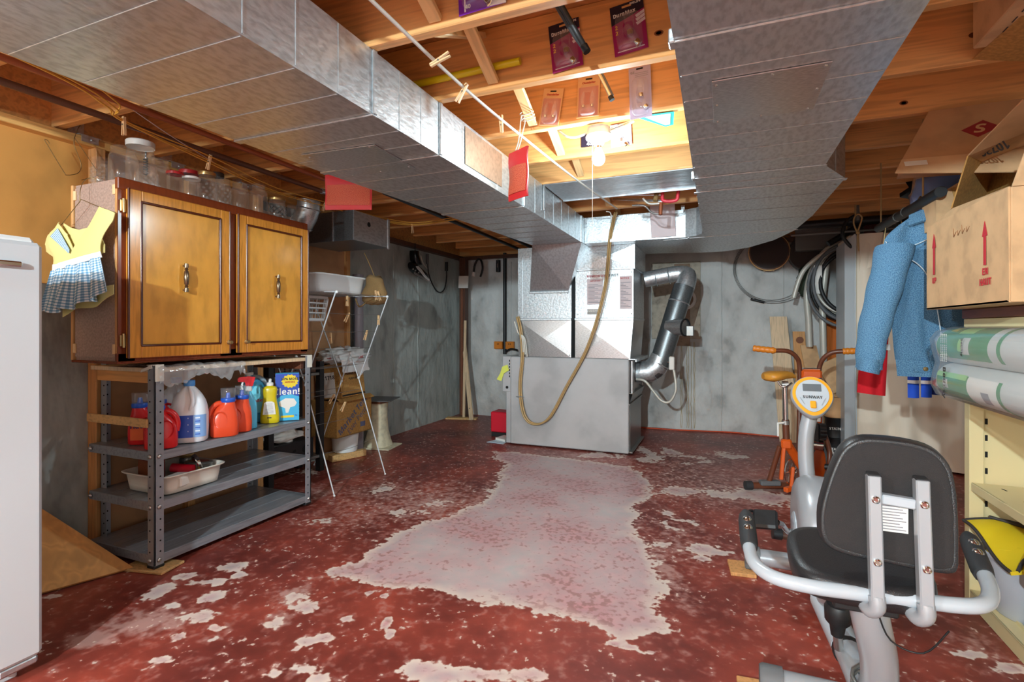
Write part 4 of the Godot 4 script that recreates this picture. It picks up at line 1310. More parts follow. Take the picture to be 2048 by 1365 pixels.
# ---------------------------------------------------------------- cleaning supplies
func detergent(at: Vector3, turn: float, label: String, m: String, group: String):
	# local +z is the printed face, x runs along the handle
	var o = thing("detergent_bottle", label, "bottle", at, turn, group)
	var st := mb()
	var rings := []
	for k in [[0.0, 0.056, 0.036, 0], [0.006, 0.062, 0.041, 0], [0.05, 0.063, 0.042, 0], [0.09, 0.061, 0.04, 0], [0.115, 0.055, 0.037, -0.003], [0.135, 0.045, 0.033, -0.008], [0.15, 0.036, 0.03, -0.014], [0.16, 0.03, 0.028, -0.018], [0.17, 0.028, 0.028, -0.018]]:
		rings.append(ring_pts(Vector3(k[3], k[0], 0), Vector3(k[1], 0, 0), Vector3(0, 0, k[2]), 24, 3.0 if k[0] < 0.13 else 2.3))
	loft(st, rings)
	mk("body", st, m, o)
	st = mb()
	tube(st, curve([Vector3(-0.005, 0.158, 0), Vector3(0.026, 0.16, 0), Vector3(0.05, 0.14, 0), Vector3(0.060, 0.105, 0), Vector3(0.056, 0.07, 0)], 5), 0.0125, 12)
	mk("grip", st, m, o)
	st = mb()
	for s in [-1, 1]:
		var rr := ring_pts(Vector3(0.022, 0.085, s * 0.0415), Vector3(0.03, 0, 0), Vector3(0, 0.04, 0), 20)
		var r2 := ring_pts(Vector3(0.022, 0.085, s * 0.0375), Vector3(0.024, 0, 0), Vector3(0, 0.033, 0), 20)
		grid(st, [rr, r2], true)
	mk("grip_hollow", st, m, o)
	st = mb(); lathe(st, [[0.031, 0.165], [0.033, 0.168], [0.033, 0.182], [0.031, 0.185], [0, 0.185]], Vector3(-0.018, 0, 0), 20); lathe(st, [[0.012, 0.185], [0.008, 0.21], [0.0, 0.211]], Vector3(-0.018, 0, 0), 12); mk("blue_spout", st, mat("spout_blue", c8(34, 88, 190), 0.35), o, "blue pouring spout")
	st = mb(); lathe(st, [[0.031, 0.184], [0.032, 0.19], [0.033, 0.232], [0.0315, 0.234], [0, 0.234]], Vector3(-0.018, 0, 0), 20); mk("cup_cap", st, "blister", o, "clear measuring cup")
	# printed sticker on the face
	st = mb()
	var rows := []
	for i in 5:
		var row := []
		for j in 7:
			var u := -0.03 + j * 0.0085
			row.append(Vector3(u - 0.012, 0.022 + i * 0.02, 0.0425 - 0.09 * pow(absf(u - 0.012), 2) * 14.0))
		rows.append(row)
	sheet(st, rows, 0.0006)
	var lb := mk("sticker", st, mat("sticker_orange", c8(226, 96, 40), 0.4), o, "orange and navy front sticker")
	words(lb, "Tide", 0.02, mat("ink_navy", c8(24, 34, 84), 0.5), Vector3(-0.018, 0.085, 0.0445), Vector3.RIGHT, Vector3.UP)
	return o

func bottles():
	var st: SurfaceTool
	var ys := 0.5125
	mat("tide_red", c8(214, 30, 34), 0.3)
	mat("tide_orange", c8(232, 78, 42), 0.3)
	var face := PI / 2 - 0.9
	detergent(W(-2.46, ys, 1.545), face, "red laundry bottle with sticker, at the near back corner of the shelf", "tide_red", "laundry detergent bottles")
	detergent(W(-2.50, ys, 1.66), face, "red laundry bottle half hidden behind the near red one", "tide_red", "laundry detergent bottles")
	detergent(W(-2.30, ys, 1.515), face + 0.2, "red laundry bottle standing behind the near shelf post", "tide_red", "laundry detergent bottles")
	detergent(W(-2.27, ys, 1.80), PI / 2 + 2.6, "orange red bottle with oval grip right beside the front bleach jug", "tide_orange", "laundry detergent bottles")
	detergent(W(-2.30, ys, 1.905), PI / 2 + 2.6, "orange red bottle with oval grip next to the spray bottle", "tide_orange", "laundry detergent bottles")
	# bleach jugs
	mat("jug_white", c8(234, 236, 240), 0.35)
	mat("jug_blue", c8(38, 84, 186), 0.4)
	mat("jug_pale_blue", c8(134, 172, 222), 0.4)
	var sp := [[W(-2.315, ys, 1.655), "white bleach jug with a blue label and light blue cap at the shelf front", "cap_light", c8(78, 146, 214)], [W(-2.50, ys, 1.72), "white bleach jug with a dark blue cap behind the labelled one", "cap_dark", c8(24, 58, 140)]]
	for k in 2:
		var o = thing("bleach_jug", sp[k][1], "jug", sp[k][0], PI / 2 - 0.85, "white bleach jugs")
		st = mb()
		var rings := []
		for q in [[0.0, 0.066, 0.05, 2.6], [0.007, 0.075, 0.058, 2.8], [0.06, 0.077, 0.06, 3], [0.13, 0.077, 0.06, 2.8], [0.16, 0.074, 0.058, 2.6], [0.19, 0.066, 0.054, 2.4], [0.215, 0.054, 0.046, 2.2], [0.235, 0.04, 0.036, 2], [0.25, 0.027, 0.026, 2], [0.255, 0.021, 0.021, 2], [0.265, 0.02, 0.02, 2]]:
			rings.append(ring_pts(Vector3(0, q[0], 0), Vector3(q[1], 0, 0), Vector3(0, 0, q[2]), 26, q[3]))
		loft(st, rings)
		var body := mk("body", st, "jug_white", o)
		st = mb()
		for y in [0.034, 0.046, 0.058, 0.07, 0.082]:
			tube(st, [Vector3(-0.066, y, 0.05), Vector3(-0.076, y, 0.036), Vector3(-0.0775, y, 0.0), Vector3(-0.076, y, -0.036)], 0.0016, 5)
		mk("ribs", st, "jug_white", o)
		st = mb()
		tube(st, curve([Vector3(0.005, 0.255, 0.02), Vector3(0.02, 0.225, 0.046), Vector3(0.026, 0.185, 0.058), Vector3(0.015, 0.15, 0.062)], 5), [0.006, 0.008, 0.009, 0.0095, 0.01, 0.01, 0.01, 0.01, 0.01, 0.01, 0.01, 0.01, 0.009, 0.008, 0.006, 0.004], 10)
		mk("handle", st, "jug_white", o)
		st = mb()
		lathe(st, [[0.0225, 0.258], [0.0235, 0.262], [0.0235, 0.282], [0.021, 0.285], [0, 0.285]], Vector3.ZERO, 22)
		mk("cap", st, mat(sp[k][2], sp[k][3], 0.4), o, "light blue screw cap" if k == 0 else "dark blue screw cap")
		st = mb()
		var rw := []
		for i in 2:
			var row := []
			for j in 13:
				var a := deg_to_rad(118.0 - j * 8.3)
				var ca := cos(a); var sa := sin(a)
				row.append(Vector3(signf(ca) * pow(absf(ca), 0.69) * 0.0784, 0.026 + i * 0.102, pow(absf(sa), 0.69) * 0.0614))
			rw.append(row)
		sheet(st, rw, 0.0004)
		var lb := mk("label", st, "jug_pale_blue", o, "blue and pale printed label")
		st = mb()
		var rb := []
		for r in rw: rb.append(r.slice(0, 6).map(func(p): return p + Vector3(0, 0, 0.0009)))
		sheet(st, rb, 0.0004)
		mk("label_band", st, "jug_blue", lb)
		for i in 6:
			st = mb(); bar(st, Vector3(0.008, 0.04 + i * 0.015, 0.0618), Vector3(0.056, 0.04 + i * 0.015, 0.0558), 0.002, 0.004 + 0.002 * (i % 2), Vector3.UP); mk("print_line", st, "jug_blue" if i % 2 == 0 else "jug_white", lb)
	# spray bottle
	var o = thing("spray_bottle", "light blue spray bottle with a red trigger head", "bottle", W(-2.32, ys, 1.985), PI / 2 + 2.5)
	st = mb()
	var rg := []
	for q in [[0, 0.036, 0.025], [0.005, 0.04, 0.028], [0.09, 0.04, 0.028], [0.13, 0.038, 0.027], [0.155, 0.03, 0.024], [0.175, 0.019, 0.018], [0.19, 0.013, 0.013], [0.2, 0.013, 0.013]]:
		rg.append(ring_pts(Vector3(0, q[0], 0), Vector3(q[1], 0, 0), Vector3(0, 0, q[2]), 20, 2.6))
	loft(st, rg)
	mk("body", st, mat("spray_blue", c8(96, 196, 232), 0.3), o)
	st = mb(); lathe(st, [[0.015, 0.196], [0.017, 0.2], [0.014, 0.222], [0.0, 0.222]], Vector3.ZERO, 16); mk("collar", st, "lid_white", o)
	st = mb()
	prism(st, PackedVector2Array([Vector2(-0.018, 0.222), Vector2(-0.026, 0.25), Vector2(-0.03, 0.268), Vector2(0.0, 0.274), Vector2(0.045, 0.27), Vector2(0.052, 0.262), Vector2(0.05, 0.248), Vector2(0.02, 0.246), Vector2(0.012, 0.222)]), 0.022, Transform3D(Basis(), Vector3(0, 0, -0.011)))
	mk("trigger_head", st, mat("spray_red", c8(214, 24, 34), 0.35), o, "red trigger head")
	st = mb(); tube(st, [Vector3(0.026, 0.246, 0), Vector3(0.034, 0.225, 0), Vector3(0.03, 0.205, 0)], 0.005, 8); mk("trigger", st, "lid_white", o)
	st = mb(); box(st, Vector3(0, 0.085, 0.0282), Vector3(0.055, 0.07, 0.001)); var sl := mk("label", st, "lid_white", o)
	words(sl, "Ultra", 0.014, "jug_blue", Vector3(0, 0.1, 0.0292), Vector3.RIGHT, Vector3.UP)
	# window cleaner
	o = thing("cleaner_jug", "large clear blue window cleaner jug behind the yellow bottle", "jug", W(-2.47, ys, 2.14), PI / 2 - 0.85)
	st = mb()
	rg = []
	for q in [[0, 0.06, 0.045, 0], [0.006, 0.066, 0.05, 0], [0.13, 0.068, 0.052, 0], [0.19, 0.066, 0.05, 0], [0.215, 0.058, 0.045, -0.004], [0.24, 0.04, 0.034, -0.012], [0.252, 0.024, 0.022, -0.018], [0.262, 0.02, 0.02, -0.018]]:
		rg.append(ring_pts(Vector3(q[3], q[0], 0), Vector3(q[1], 0, 0), Vector3(0, 0, q[2]), 24, 3))
	loft(st, rg)
	mk("body", st, mat("clean_blue", c8(84, 172, 208), 0.12), o)
	st = mb(); tube(st, curve([Vector3(0.0, 0.255, 0), Vector3(0.04, 0.245, 0), Vector3(0.07, 0.21, 0), Vector3(0.072, 0.17, 0)], 5), 0.012, 10); mk("handle", st, mat("clean_grey", c8(150, 166, 176), 0.2), o)
	st = mb(); lathe(st, [[0.022, 0.258], [0.022, 0.278], [0, 0.28]], Vector3(-0.018, 0, 0), 18); mk("cap", st, "lid_white", o, "white screw cap")
	st = mb(); prism(st, PackedVector2Array([Vector2(-0.01, 0.055), Vector2(0.062, 0.055), Vector2(0.062, 0.19), Vector2(0.03, 0.215), Vector2(0.0, 0.17)]), 0.0012, Transform3D(Basis(), Vector3(-0.005, 0, 0.0515))); var cl := mk("label", st, mat("label_cyan", c8(118, 214, 232), 0.35), o)
	words(cl, "Windex", 0.017, "spray_red", Vector3(0.026, 0.122, 0.0536), Vector3(1, 0.12, 0), Vector3.UP)
	# yellow dish soap
	o = thing("soap_bottle", "yellow dish soap bottle with a white push cap at the shelf front", "bottle", W(-2.345, ys, 2.145), PI / 2 - 0.85)
	st = mb()
	rg = []
	for q in [[0, 0.044, 0.024], [0.005, 0.049, 0.029], [0.03, 0.05, 0.03], [0.07, 0.046, 0.029], [0.12, 0.036, 0.027], [0.145, 0.034, 0.026], [0.17, 0.037, 0.027], [0.19, 0.038, 0.027], [0.2, 0.033, 0.024], [0.206, 0.016, 0.015], [0.212, 0.014, 0.014]]:
		rg.append(ring_pts(Vector3(0, q[0], 0), Vector3(q[1], 0, 0), Vector3(0, 0, q[2]), 24, 2.8))
	loft(st, rg)
	mk("body", st, mat("soap_yellow", c8(214, 190, 22), 0.3), o)
	st = mb(); lathe(st, [[0.018, 0.208], [0.018, 0.222], [0.012, 0.226], [0.008, 0.228], [0.009, 0.24], [0.006, 0.246], [0, 0.247]], Vector3.ZERO, 16); mk("push_cap", st, "lid_white", o, "white push cap")
	st = mb(); prism(st, PackedVector2Array([Vector2(-0.033, 0.05), Vector2(0.033, 0.05), Vector2(0.026, 0.115), Vector2(0.012, 0.122), Vector2(-0.012, 0.122), Vector2(-0.026, 0.115)]), 0.001, Transform3D(Basis(), Vector3(0, 0, 0.0295))); var yl := mk("label", st, "paper", o)
	st = mb()
	for i in 8: box(st, Vector3(0, 0.058 + i * 0.0072, 0.0308), Vector3(0.045 - 0.002 * i, 0.0016, 0.0006))
	mk("printed_lines", st, "ink_grey", yl)
	st = mb(); box(st, Vector3(0, 0.032, 0.0306), Vector3(0.022, 0.006, 0.0008)); mk("bar_code", st, "ink_dark", o)
	# washing powder box
	o = thing("powder_box", "blue and cyan cardboard cleaner box with a yellow burst beside the far post", "box", W(-2.33, ys, 2.255), PI / 2 - 0.78)
	st = mb(); box(st, Vector3(0, 0.135, 0), Vector3(0.125, 0.27, 0.07), 0.0015); mk("carton", st, mat("carton_cyan", c8(64, 178, 224), 0.4), o)
	st = mb(); prism(st, PackedVector2Array([Vector2(-0.062, 0.12), Vector2(-0.03, 0.145), Vector2(0.02, 0.15), Vector2(0.062, 0.135), Vector2(0.062, 0.268), Vector2(-0.062, 0.268)]), 0.0008, Transform3D(Basis(), Vector3(0, 0, 0.035))); var bf := mk("front_print", st, mat("carton_blue", c8(36, 74, 176), 0.4), o)
	var star := PackedVector2Array()
	for i in 28: star.append(Vector2(cos(TAU * i / 28), sin(TAU * i / 28)) * Vector2(0.046, 0.04) * (1.0 if i % 2 == 0 else 0.84))
	st = mb(); prism(st, star, 0.0008, Transform3D(Basis(), Vector3(0.014, 0.225, 0.0358))); var bu := mk("burst", st, mat("burst_yellow", c8(236, 204, 36), 0.5), o, "yellow starburst")
	words(bu, "30% MORE", 0.013, "ink_dark", Vector3(0.014, 0.238, 0.0375), Vector3.RIGHT, Vector3.UP)
	words(bu, "WASHES", 0.010, "ink_red", Vector3(0.014, 0.22, 0.0375), Vector3.RIGHT, Vector3.UP)
	words(bf, "Clean!", 0.034, "lid_white", Vector3(-0.004, 0.165, 0.0368), Vector3.RIGHT, Vector3.UP)
	st = mb(); prism(st, PackedVector2Array([Vector2(-0.045, 0.108), Vector2(-0.01, 0.128), Vector2(0.035, 0.125), Vector2(0.05, 0.1), Vector2(0.04, 0.082), Vector2(0.015, 0.075), Vector2(0.005, 0.045), Vector2(-0.008, 0.045), Vector2(-0.012, 0.072), Vector2(-0.04, 0.085)]), 0.0008, Transform3D(Basis(), Vector3(0, 0, 0.0352))); mk("shirt_print", st, "paper", o)
	words(o, "1 kg", 0.008, "jug_blue", Vector3(0.042, 0.03, 0.0352), Vector3.RIGHT, Vector3.UP)
	st = mb(); box(st, Vector3(0, 0.024, 0.0354), Vector3(0.07, 0.012, 0.0008)); mk("yellow_strip", st, "burst_yellow", o)
	st = mb(); box(st, Vector3(0.0627, 0.235, 0), Vector3(0.0008, 0.06, 0.066)); var sd := mk("side_print", st, "carton_blue", o)
	words(sd, "Sunny!", 0.015, "lid_white", Vector3(0.0632, 0.236, 0), Vector3(0, 0.25, -1), Vector3.UP)
	st = mb()
	for i in 9: box(st, Vector3(0.0627, 0.03 + i * 0.019, 0.002 * (i % 2)), Vector3(0.0006, 0.006, 0.05 - 0.008 * (i % 3)))
	mk("printed_lines", st, "lid_white", sd)
	# tub with odds and ends on the middle shelf
	o = wthing("plastic_tub", "low cream plastic tub full of odds and ends on the middle shelf", "tub", W(-2.41, 0.2965, 1.65))
	st = mb()
	var cen := W(-2.415, 0.2965, 1.655)
	rg = []
	for q in [[0.0, 0.125, 0.125], [0.004, 0.138, 0.138], [0.03, 0.142, 0.142], [0.08, 0.148, 0.15], [0.082, 0.16, 0.162], [0.087, 0.162, 0.165], [0.088, 0.155, 0.158], [0.085, 0.147, 0.148], [0.03, 0.138, 0.138], [0.006, 0.132, 0.132]]:
		rg.append(ring_pts(cen + Vector3(0, q[0], 0), Vector3(q[1], 0, 0), Vector3(0, 0, q[2]), 36, 7))
	loft(st, rg)
	mk("tub_body", st, "cream_plastic", o)
	o = wthing("book_box", "dark red patterned box standing at the near end of the cream tub", "box", W(-2.49, 0.31, 1.60))
	st = mb(); box(st, W(-2.475, 0.375, 1.585), Vector3(0.13, 0.13, 0.055), 0.003, Basis(Vector3.UP, -0.12)); mk("box_body", st, mat("maroon", c8(122, 40, 30), 0.35), o)
	st = mb(); box(st, W(-2.475, 0.375, 1.5565), Vector3(0.118, 0.1, 0.001), 0, Basis(Vector3.UP, -0.12)); mk("gilt_print", st, mat("gilt", c8(156, 84, 48), 0.4, 0.3, tx["spang"], Vector3(9, 9, 9)), o)
	o = wthing("red_tin", "small bright red tube lying in the cream tub", "tin", W(-2.33, 0.36, 1.66))
	st = mb(); tube(st, [W(-2.40, 0.385, 1.63), W(-2.315, 0.375, 1.675)], 0.02, 14); mk("tin_body", st, "red_box", o)
	o = wthing("pencil_box", "yellow flat box under the red tube in the cream tub", "box", W(-2.33, 0.34, 1.66))
	st = mb(); box(st, W(-2.335, 0.345, 1.66), Vector3(0.10, 0.02, 0.06), 0.003, Basis(Vector3.UP, 0.5)); mk("box_body", st, "soap_yellow", o)
	o = wthing("paper_packet", "white and blue packet at the front corner of the cream tub", "packet", W(-2.30, 0.32, 1.60))
	st = mb(); box(st, W(-2.315, 0.345, 1.61), Vector3(0.09, 0.045, 0.10), 0.006, Basis(Vector3.UP, 0.3)); var pk := mk("packet", st, "paper", o)
	st = mb(); box(st, W(-2.297, 0.368, 1.65), Vector3(0.03, 0.002, 0.03), 0, Basis(Vector3.UP, 0.3)); mk("blue_corner", st, "label_cyan", pk)
	o = wthing("jar_lid", "shiny metal jar lid standing on edge in the cream tub", "lid", W(-2.33, 0.37, 1.70))
	st = mb(); lathe(st, [[0.0, 0.0], [0.042, 0], [0.045, 0.003], [0.045, 0.014], [0.043, 0.016]], W(-2.345, 0.39, 1.705), 22, Basis(Quaternion(Vector3.UP, Vector3(0.35, 0.3, -0.9).normalized()))); mk("lid_disc", st, "chrome", o)
	o = wthing("ash_tin", "round flat dark tin with a brown top in the cream tub's far end", "tin", W(-2.37, 0.36, 1.74))
	st = mb(); lathe(st, [[0, 0], [0.055, 0], [0.06, 0.006], [0.06, 0.026], [0.062, 0.028], [0.062, 0.032], [0.056, 0.036], [0, 0.036]], W(-2.365, 0.358, 1.735), 26, Basis(Vector3.RIGHT, -0.12)); mk("tin_body", st, "furnace_dark", o)
	st = mb(); lathe(st, [[0.045, 0.037], [0.03, 0.0385], [0, 0.039]], W(-2.365, 0.358, 1.735), 26, Basis(Vector3.RIGHT, -0.12)); mk("top_disc", st, "maroon", o)
	o = wthing("screw_jar", "small jar of hardware with gold lid behind the tub's shiny lid", "jar", W(-2.50, 0.31, 1.75))
	st = mb(); lathe(st, [[0, 0], [0.03, 0], [0.032, 0.004], [0.032, 0.09], [0.028, 0.1], [0, 0.1]], W(-2.46, 0.305, 1.745), 18); mk("glass_body", st, "furnace_dark", o)
	st = mb(); lathe(st, [[0.032, 0.1], [0.033, 0.102], [0.033, 0.116], [0, 0.118]], W(-2.46, 0.305, 1.745), 18); mk("lid", st, "lid_gold", o)

# ---------------------------------------------------------------- drying rack corner
var pin_proto: Node3D

func pin(at: Vector3, dir: Vector3, side: Vector3, label: String, group: String):
	# wooden spring clothespin, jaws towards dir
	if pin_proto == null:
		pin_proto = thing("clothespin", label, "clothespin", at, 0, group)
		for s in [-1.0, 1.0]:
			var st := mb()
			prism(st, PackedVector2Array([Vector2(0.0006, 0.036), Vector2(0.006, 0.034), Vector2(0.0068, 0.0), Vector2(0.0095, -0.036), Vector2(0.0055, -0.037), Vector2(0.0016, -0.002), Vector2(0.0006, 0.012)]), 0.009, Transform3D(Basis(Vector3(s, 0, 0), Vector3.UP, Vector3(0, 0, s)), Vector3(0, 0, -0.0045 * s)))
			mk("wooden_jaw", st, "pin_wood", pin_proto)
		var st2 := mb()
		tube(st2, [Vector3(0, 0.004, -0.0065), Vector3(0, 0.004, 0.0065)], 0.0032, 8)
		mk("spring", st2, "steel_wire", pin_proto)
	else:
		pin_proto = copy_of(pin_proto, at, 0, label, group)
	var y := dir.normalized()
	var x := (side - y * side.dot(y)).normalized()
	pin_proto.transform = Transform3D(Basis(x, y, x.cross(y)), at)
	pin_proto.set_meta("label", label)
	return pin_proto

func carton(o, c: Vector3, s: Vector3, bs: Basis, m: String, called := "carton"):
	var st := mb()
	box(st, c, s, 0.003, bs)
	return mk(called, st, m, o)

func lumpy(c: Vector3, r: Vector3, sd: int, amp: float, seg := 28, rows := 18, freq := 2.2) -> Array:
	var n := FastNoiseLite.new()
	n.seed = sd
	n.frequency = freq
	var rr := []
	for i in rows + 1:
		var a := PI * i / rows - PI / 2
		var row := []
		for j in seg:
			var b := -TAU * j / seg
			var u := Vector3(cos(a) * cos(b), sin(a), cos(a) * sin(b))
			var k := 1.0 + amp * n.get_noise_3dv(u * 1.6) * 2.0
			row.append(c + u * r * k)
		rr.append(row)
	return rr

func rack_area():
	var st: SurfaceTool
	var UPV := Vector3.UP
	# furring strip and board on the wall past the partition
	var pw := get_node("wall_partition")
	T = Transform3D()
	st = mb(); bx(st, -2.968, -2.955, 0.02, 1.86, 2.46, 3.5); mk("hardboard_panel", st, "hardboard", pw)
	st = mb(); bx(st, -2.968, -2.925, 0.0, 1.86, 3.47, 3.512, 0.003); mk("stud", st, "stud", pw)
	# folding rack
	var o = wthing("drying_rack", "folding white and steel wire drying rack hung with clothespins", "drying rack", W(-2.54, 0, 2.78))
	for d in [2.52, 3.035]:
		var sg2 := -1.0 if d < 2.8 else 1.0
		wire(o, "leg", [W(-2.53, 0.858, d), W(-2.455, 0.68, d), W(-2.222, 0.004, d)], 0.0045, "white_enamel")
		wire(o, "leg", [W(-2.53, 0.858, d), W(-2.61, 0.65, d), W(-2.87, 0.004, d)], 0.0045, "white_enamel")
		wire(o, "wing_arm", [W(-2.455, 0.68, d + sg2 * 0.008), W(-2.205, 1.262, d + sg2 * 0.008)], 0.0045, "white_enamel")
		wire(o, "wing_arm", [W(-2.61, 0.65, d + sg2 * 0.008), W(-2.90, 1.285, d + sg2 * 0.008)], 0.0045, "white_enamel")
		wire(o, "end_bar", [W(-2.90, 1.283, d), W(-2.205, 1.265, d)], 0.004, "white_enamel")
		for p in [W(-2.455, 0.68, d), W(-2.61, 0.65, d), W(-2.205, 1.264, d), W(-2.53, 0.858, d)]:
			st = mb(); sphere(st, p, 0.010, 8, 6); mk("joint_cap", st, "white_plastic", o)
		for p in [W(-2.222, 0.006, d), W(-2.87, 0.006, d)]:
			st = mb(); sphere(st, p, 0.007, 8, 6); mk("foot_cap", st, "white_plastic", o)
	for k in 9: wire(o, "wire_rail", [W(-2.88 + k * 0.08, 1.277 - k * 0.0015, 2.515), W(-2.88 + k * 0.08, 1.277 - k * 0.0015, 3.04)], 0.0018, "steel_wire", 5)
	for k in 4:
		var f := 0.18 + k * 0.2
		wire(o, "wire_rail", [W(lerpf(-2.455, -2.205, f), lerpf(0.68, 1.262, f), 2.51), W(lerpf(-2.455, -2.205, f), lerpf(0.68, 1.262, f) - 0.004, 2.78), W(lerpf(-2.455, -2.205, f), lerpf(0.68, 1.262, f), 3.045)], 0.0016, "steel_wire", 5)
		wire(o, "wire_rail", [W(lerpf(-2.61, -2.90, f), lerpf(0.65, 1.285, f), 2.51), W(lerpf(-2.61, -2.90, f), lerpf(0.65, 1.285, f), 3.045)], 0.0016, "steel_wire", 5)
	for k in 5:
		var f := 0.1 + k * 0.2
		var sag := 0.02 if k > 2 else 0.004
		for e in [[-2.53, 0.858, -2.222, 0.0], [-2.53, 0.858, -2.87, 0.0]]:
			var p0 := W(lerpf(e[0], e[2], f), lerpf(e[1], e[3], f), 2.52)
			var p1 := W(lerpf(e[0], e[2], f), lerpf(e[1], e[3], f), 3.035)
			wire(o, "wire_rail", curve([p0, (p0 + p1) / 2 - Vector3(0, sag, 0), p1], 5), 0.0016, "steel_wire", 5)
	# pins left on the rack
	var g := "wooden clothespins on the drying rack"
	pin(W(-2.268, 1.10, 3.02), Vector3(0.02, 1, 0), Vector3.RIGHT, "pin hanging upright on the upper far rail of the rack", g)
	pin(W(-2.33, 0.992, 2.96), Vector3(0.35, 1, 0), Vector3.RIGHT, "tilted pin in front of the grey drain pipe", g)
	pin(W(-2.43, 0.975, 2.72), Vector3(0, 1, 0.05), Vector3.RIGHT, "pin on the rack in front of the plywood panel", g)
	pin(W(-2.36, 1.115, 2.80), Vector3(0.6, 1, 0), Vector3.RIGHT, "tilted pin on the rack under the white basin", g)
	pin(W(-2.42, 0.57, 2.72), Vector3(0.75, 1, 0), Vector3.RIGHT, "pin leaning across the lower carton's left letters", g)
	pin(W(-2.34, 0.52, 2.74), Vector3(0.55, 1, 0), Vector3.RIGHT, "pin leaning across the lower carton's right letters", g)
	pin(W(-2.41, 1.23, 2.86), Vector3(0.1, 1, 0.1), Vector3.RIGHT, "pin gripping a rail below the basin's bottom", g)
	# basin
	o = wthing("white_basin", "white rectangular plastic basin on top of the drying rack", "basin", W(-2.64, 1.282, 2.84))
	st = mb()
	var cen := W(-2.645, 1.282, 2.90)
	var rg := []
	for q in [[0.0, 0.15, 0.205], [0.004, 0.165, 0.222], [0.03, 0.17, 0.228], [0.115, 0.182, 0.243], [0.118, 0.196, 0.258], [0.128, 0.198, 0.26], [0.13, 0.19, 0.25], [0.126, 0.178, 0.238], [0.03, 0.165, 0.222], [0.008, 0.158, 0.213]]:
		rg.append(ring_pts(cen + Vector3(0, q[0], 0), Vector3(q[1], 0, 0), Vector3(0, 0, q[2]), 40, 8))
	loft(st, rg)
	mk("basin_body", st, "white_plastic", o)
	# laundry basket hung below it
	o = wthing("laundry_basket", "small white slotted plastic basket hanging under the rack's top", "basket", W(-2.78, 1.09, 2.72))
	var bc := W(-2.76, 1.09, 2.83)
	st = mb()
	for q in [[0.0, 0.10], [0.004, 0.105]]: pass
	rg = []
	for q in [[0.0, 0.085, 0.11], [0.003, 0.09, 0.115], [0.022, 0.094, 0.12], [0.022, 0.09, 0.116], [0.006, 0.086, 0.111]]: rg.append(ring_pts(bc + Vector3(0, q[0], 0), Vector3(q[1], 0, 0), Vector3(0, 0, q[2]), 32, 6))
	loft(st, rg)
	mk("base", st, "white_plastic", o)
	for y in [0.055, 0.09, 0.125, 0.16]:
		st = mb()
		var f: float = y / 0.17
		var rr := ring_pts(bc + Vector3(0, y, 0), Vector3(0.092 + 0.02 * f, 0, 0), Vector3(0, 0, 0.118 + 0.022 * f), 32, 6)
		rr.append(rr[0])
		var r2 := []
		for p in rr: r2.append(p + Vector3(0, 0.009 if y < 0.15 else 0.018, 0))
		sheet(st, [rr, r2], 0.003)
		mk("band", st, "white_plastic", o)
	var low := ring_pts(bc + Vector3(0, 0.02, 0), Vector3(0.093, 0, 0), Vector3(0, 0, 0.119), 44, 6)
	var hi := ring_pts(bc + Vector3(0, 0.165, 0), Vector3(0.112, 0, 0), Vector3(0, 0, 0.14), 44, 6)
	for k in 44:
		st = mb(); bar(st, low[k], hi[k], 0.0045, 0.003, Vector3.FORWARD); mk("slat", st, "white_plastic", o)
	# canvas peg bag
	o = wthing("peg_bag", "tan canvas peg bag hanging at the far end of the drying rack", "bag", W(-2.42, 1.22, 3.15))
	st = mb()
	rg = []
	for q in [[0.0, 0.03, 0.02], [0.01, 0.08, 0.045], [0.03, 0.105, 0.06], [0.08, 0.10, 0.062], [0.14, 0.08, 0.055], [0.19, 0.06, 0.045], [0.215, 0.05, 0.04], [0.21, 0.044, 0.034], [0.17, 0.05, 0.035]]:
		var n := []
		for p in ring_pts(W(-2.40, 1.215 + q[0], 3.15), Vector3(q[1], 0, 0), Vector3(0, 0, q[2]), 26, 2.2): n.append(p + Vector3(0.01 * sin(p.y * 60 + p.z * 40), 0.006 * sin(p.x * 70), 0.008 * sin(p.y * 50)))
		rg.append(n)
	loft(st, rg)
	mk("bag_body", st, mat("canvas", c8(150, 116, 72), 0.95, 0, tx["fine"], Vector3(5, 5, 5), tx["weave_n"], 0.5), o)
	st = mb(); tube(st, curve([W(-2.40, 1.42, 3.15), W(-2.43, 1.50, 3.14), W(-2.47, 1.60, 3.12)], 4), 0.004, 6); tube(st, curve([W(-2.44, 1.23, 3.1), W(-2.50, 1.20, 3.1), W(-2.52, 1.26, 3.08)], 4), 0.006, 6); mk("strap", st, "canvas", o)
	pin(W(-2.335, 1.28, 3.08), Vector3(-0.1, 1, 0), Vector3.RIGHT, "pin clipped on the peg bag's right edge, nearest the bag", "clothespins on the peg bag")
	pin(W(-2.315, 1.275, 3.09), Vector3(-0.3, 1, 0), Vector3.RIGHT, "pin splayed outermost on the peg bag's right edge", "clothespins on the peg bag")
	# drain pipe
	o = wthing("drain_pipe", "grey plastic drain pipe standing against the left wall behind the rack", "pipe", W(-2.90, 0, 3.60))
	st = mb(); tube(st, [W(-2.905, 0.0, 3.585), W(-2.905, 1.5, 3.585)], 0.046, 18); mk("pipe_run", st, mat("pvc", c8(146, 136, 142), 0.4), o)
	st = mb(); tube(st, [W(-2.905, 0.02, 3.53), W(-2.905, 1.4, 3.53)], 0.006, 6); mk("thin_line", st, "black", o)
	# cartons
	o = wthing("carton", "lower open cardboard carton with slanted blue lettering on the bucket", "box", W(-2.82, 0.2, 3.28), "cardboard boxes behind the drying rack")
	st = mb()
	var bt := 0.005
	var x0 := -2.945; var x1 := -2.70; var d0 := 3.085; var d1 := 3.50; var yb := 0.205; var yt := 0.485
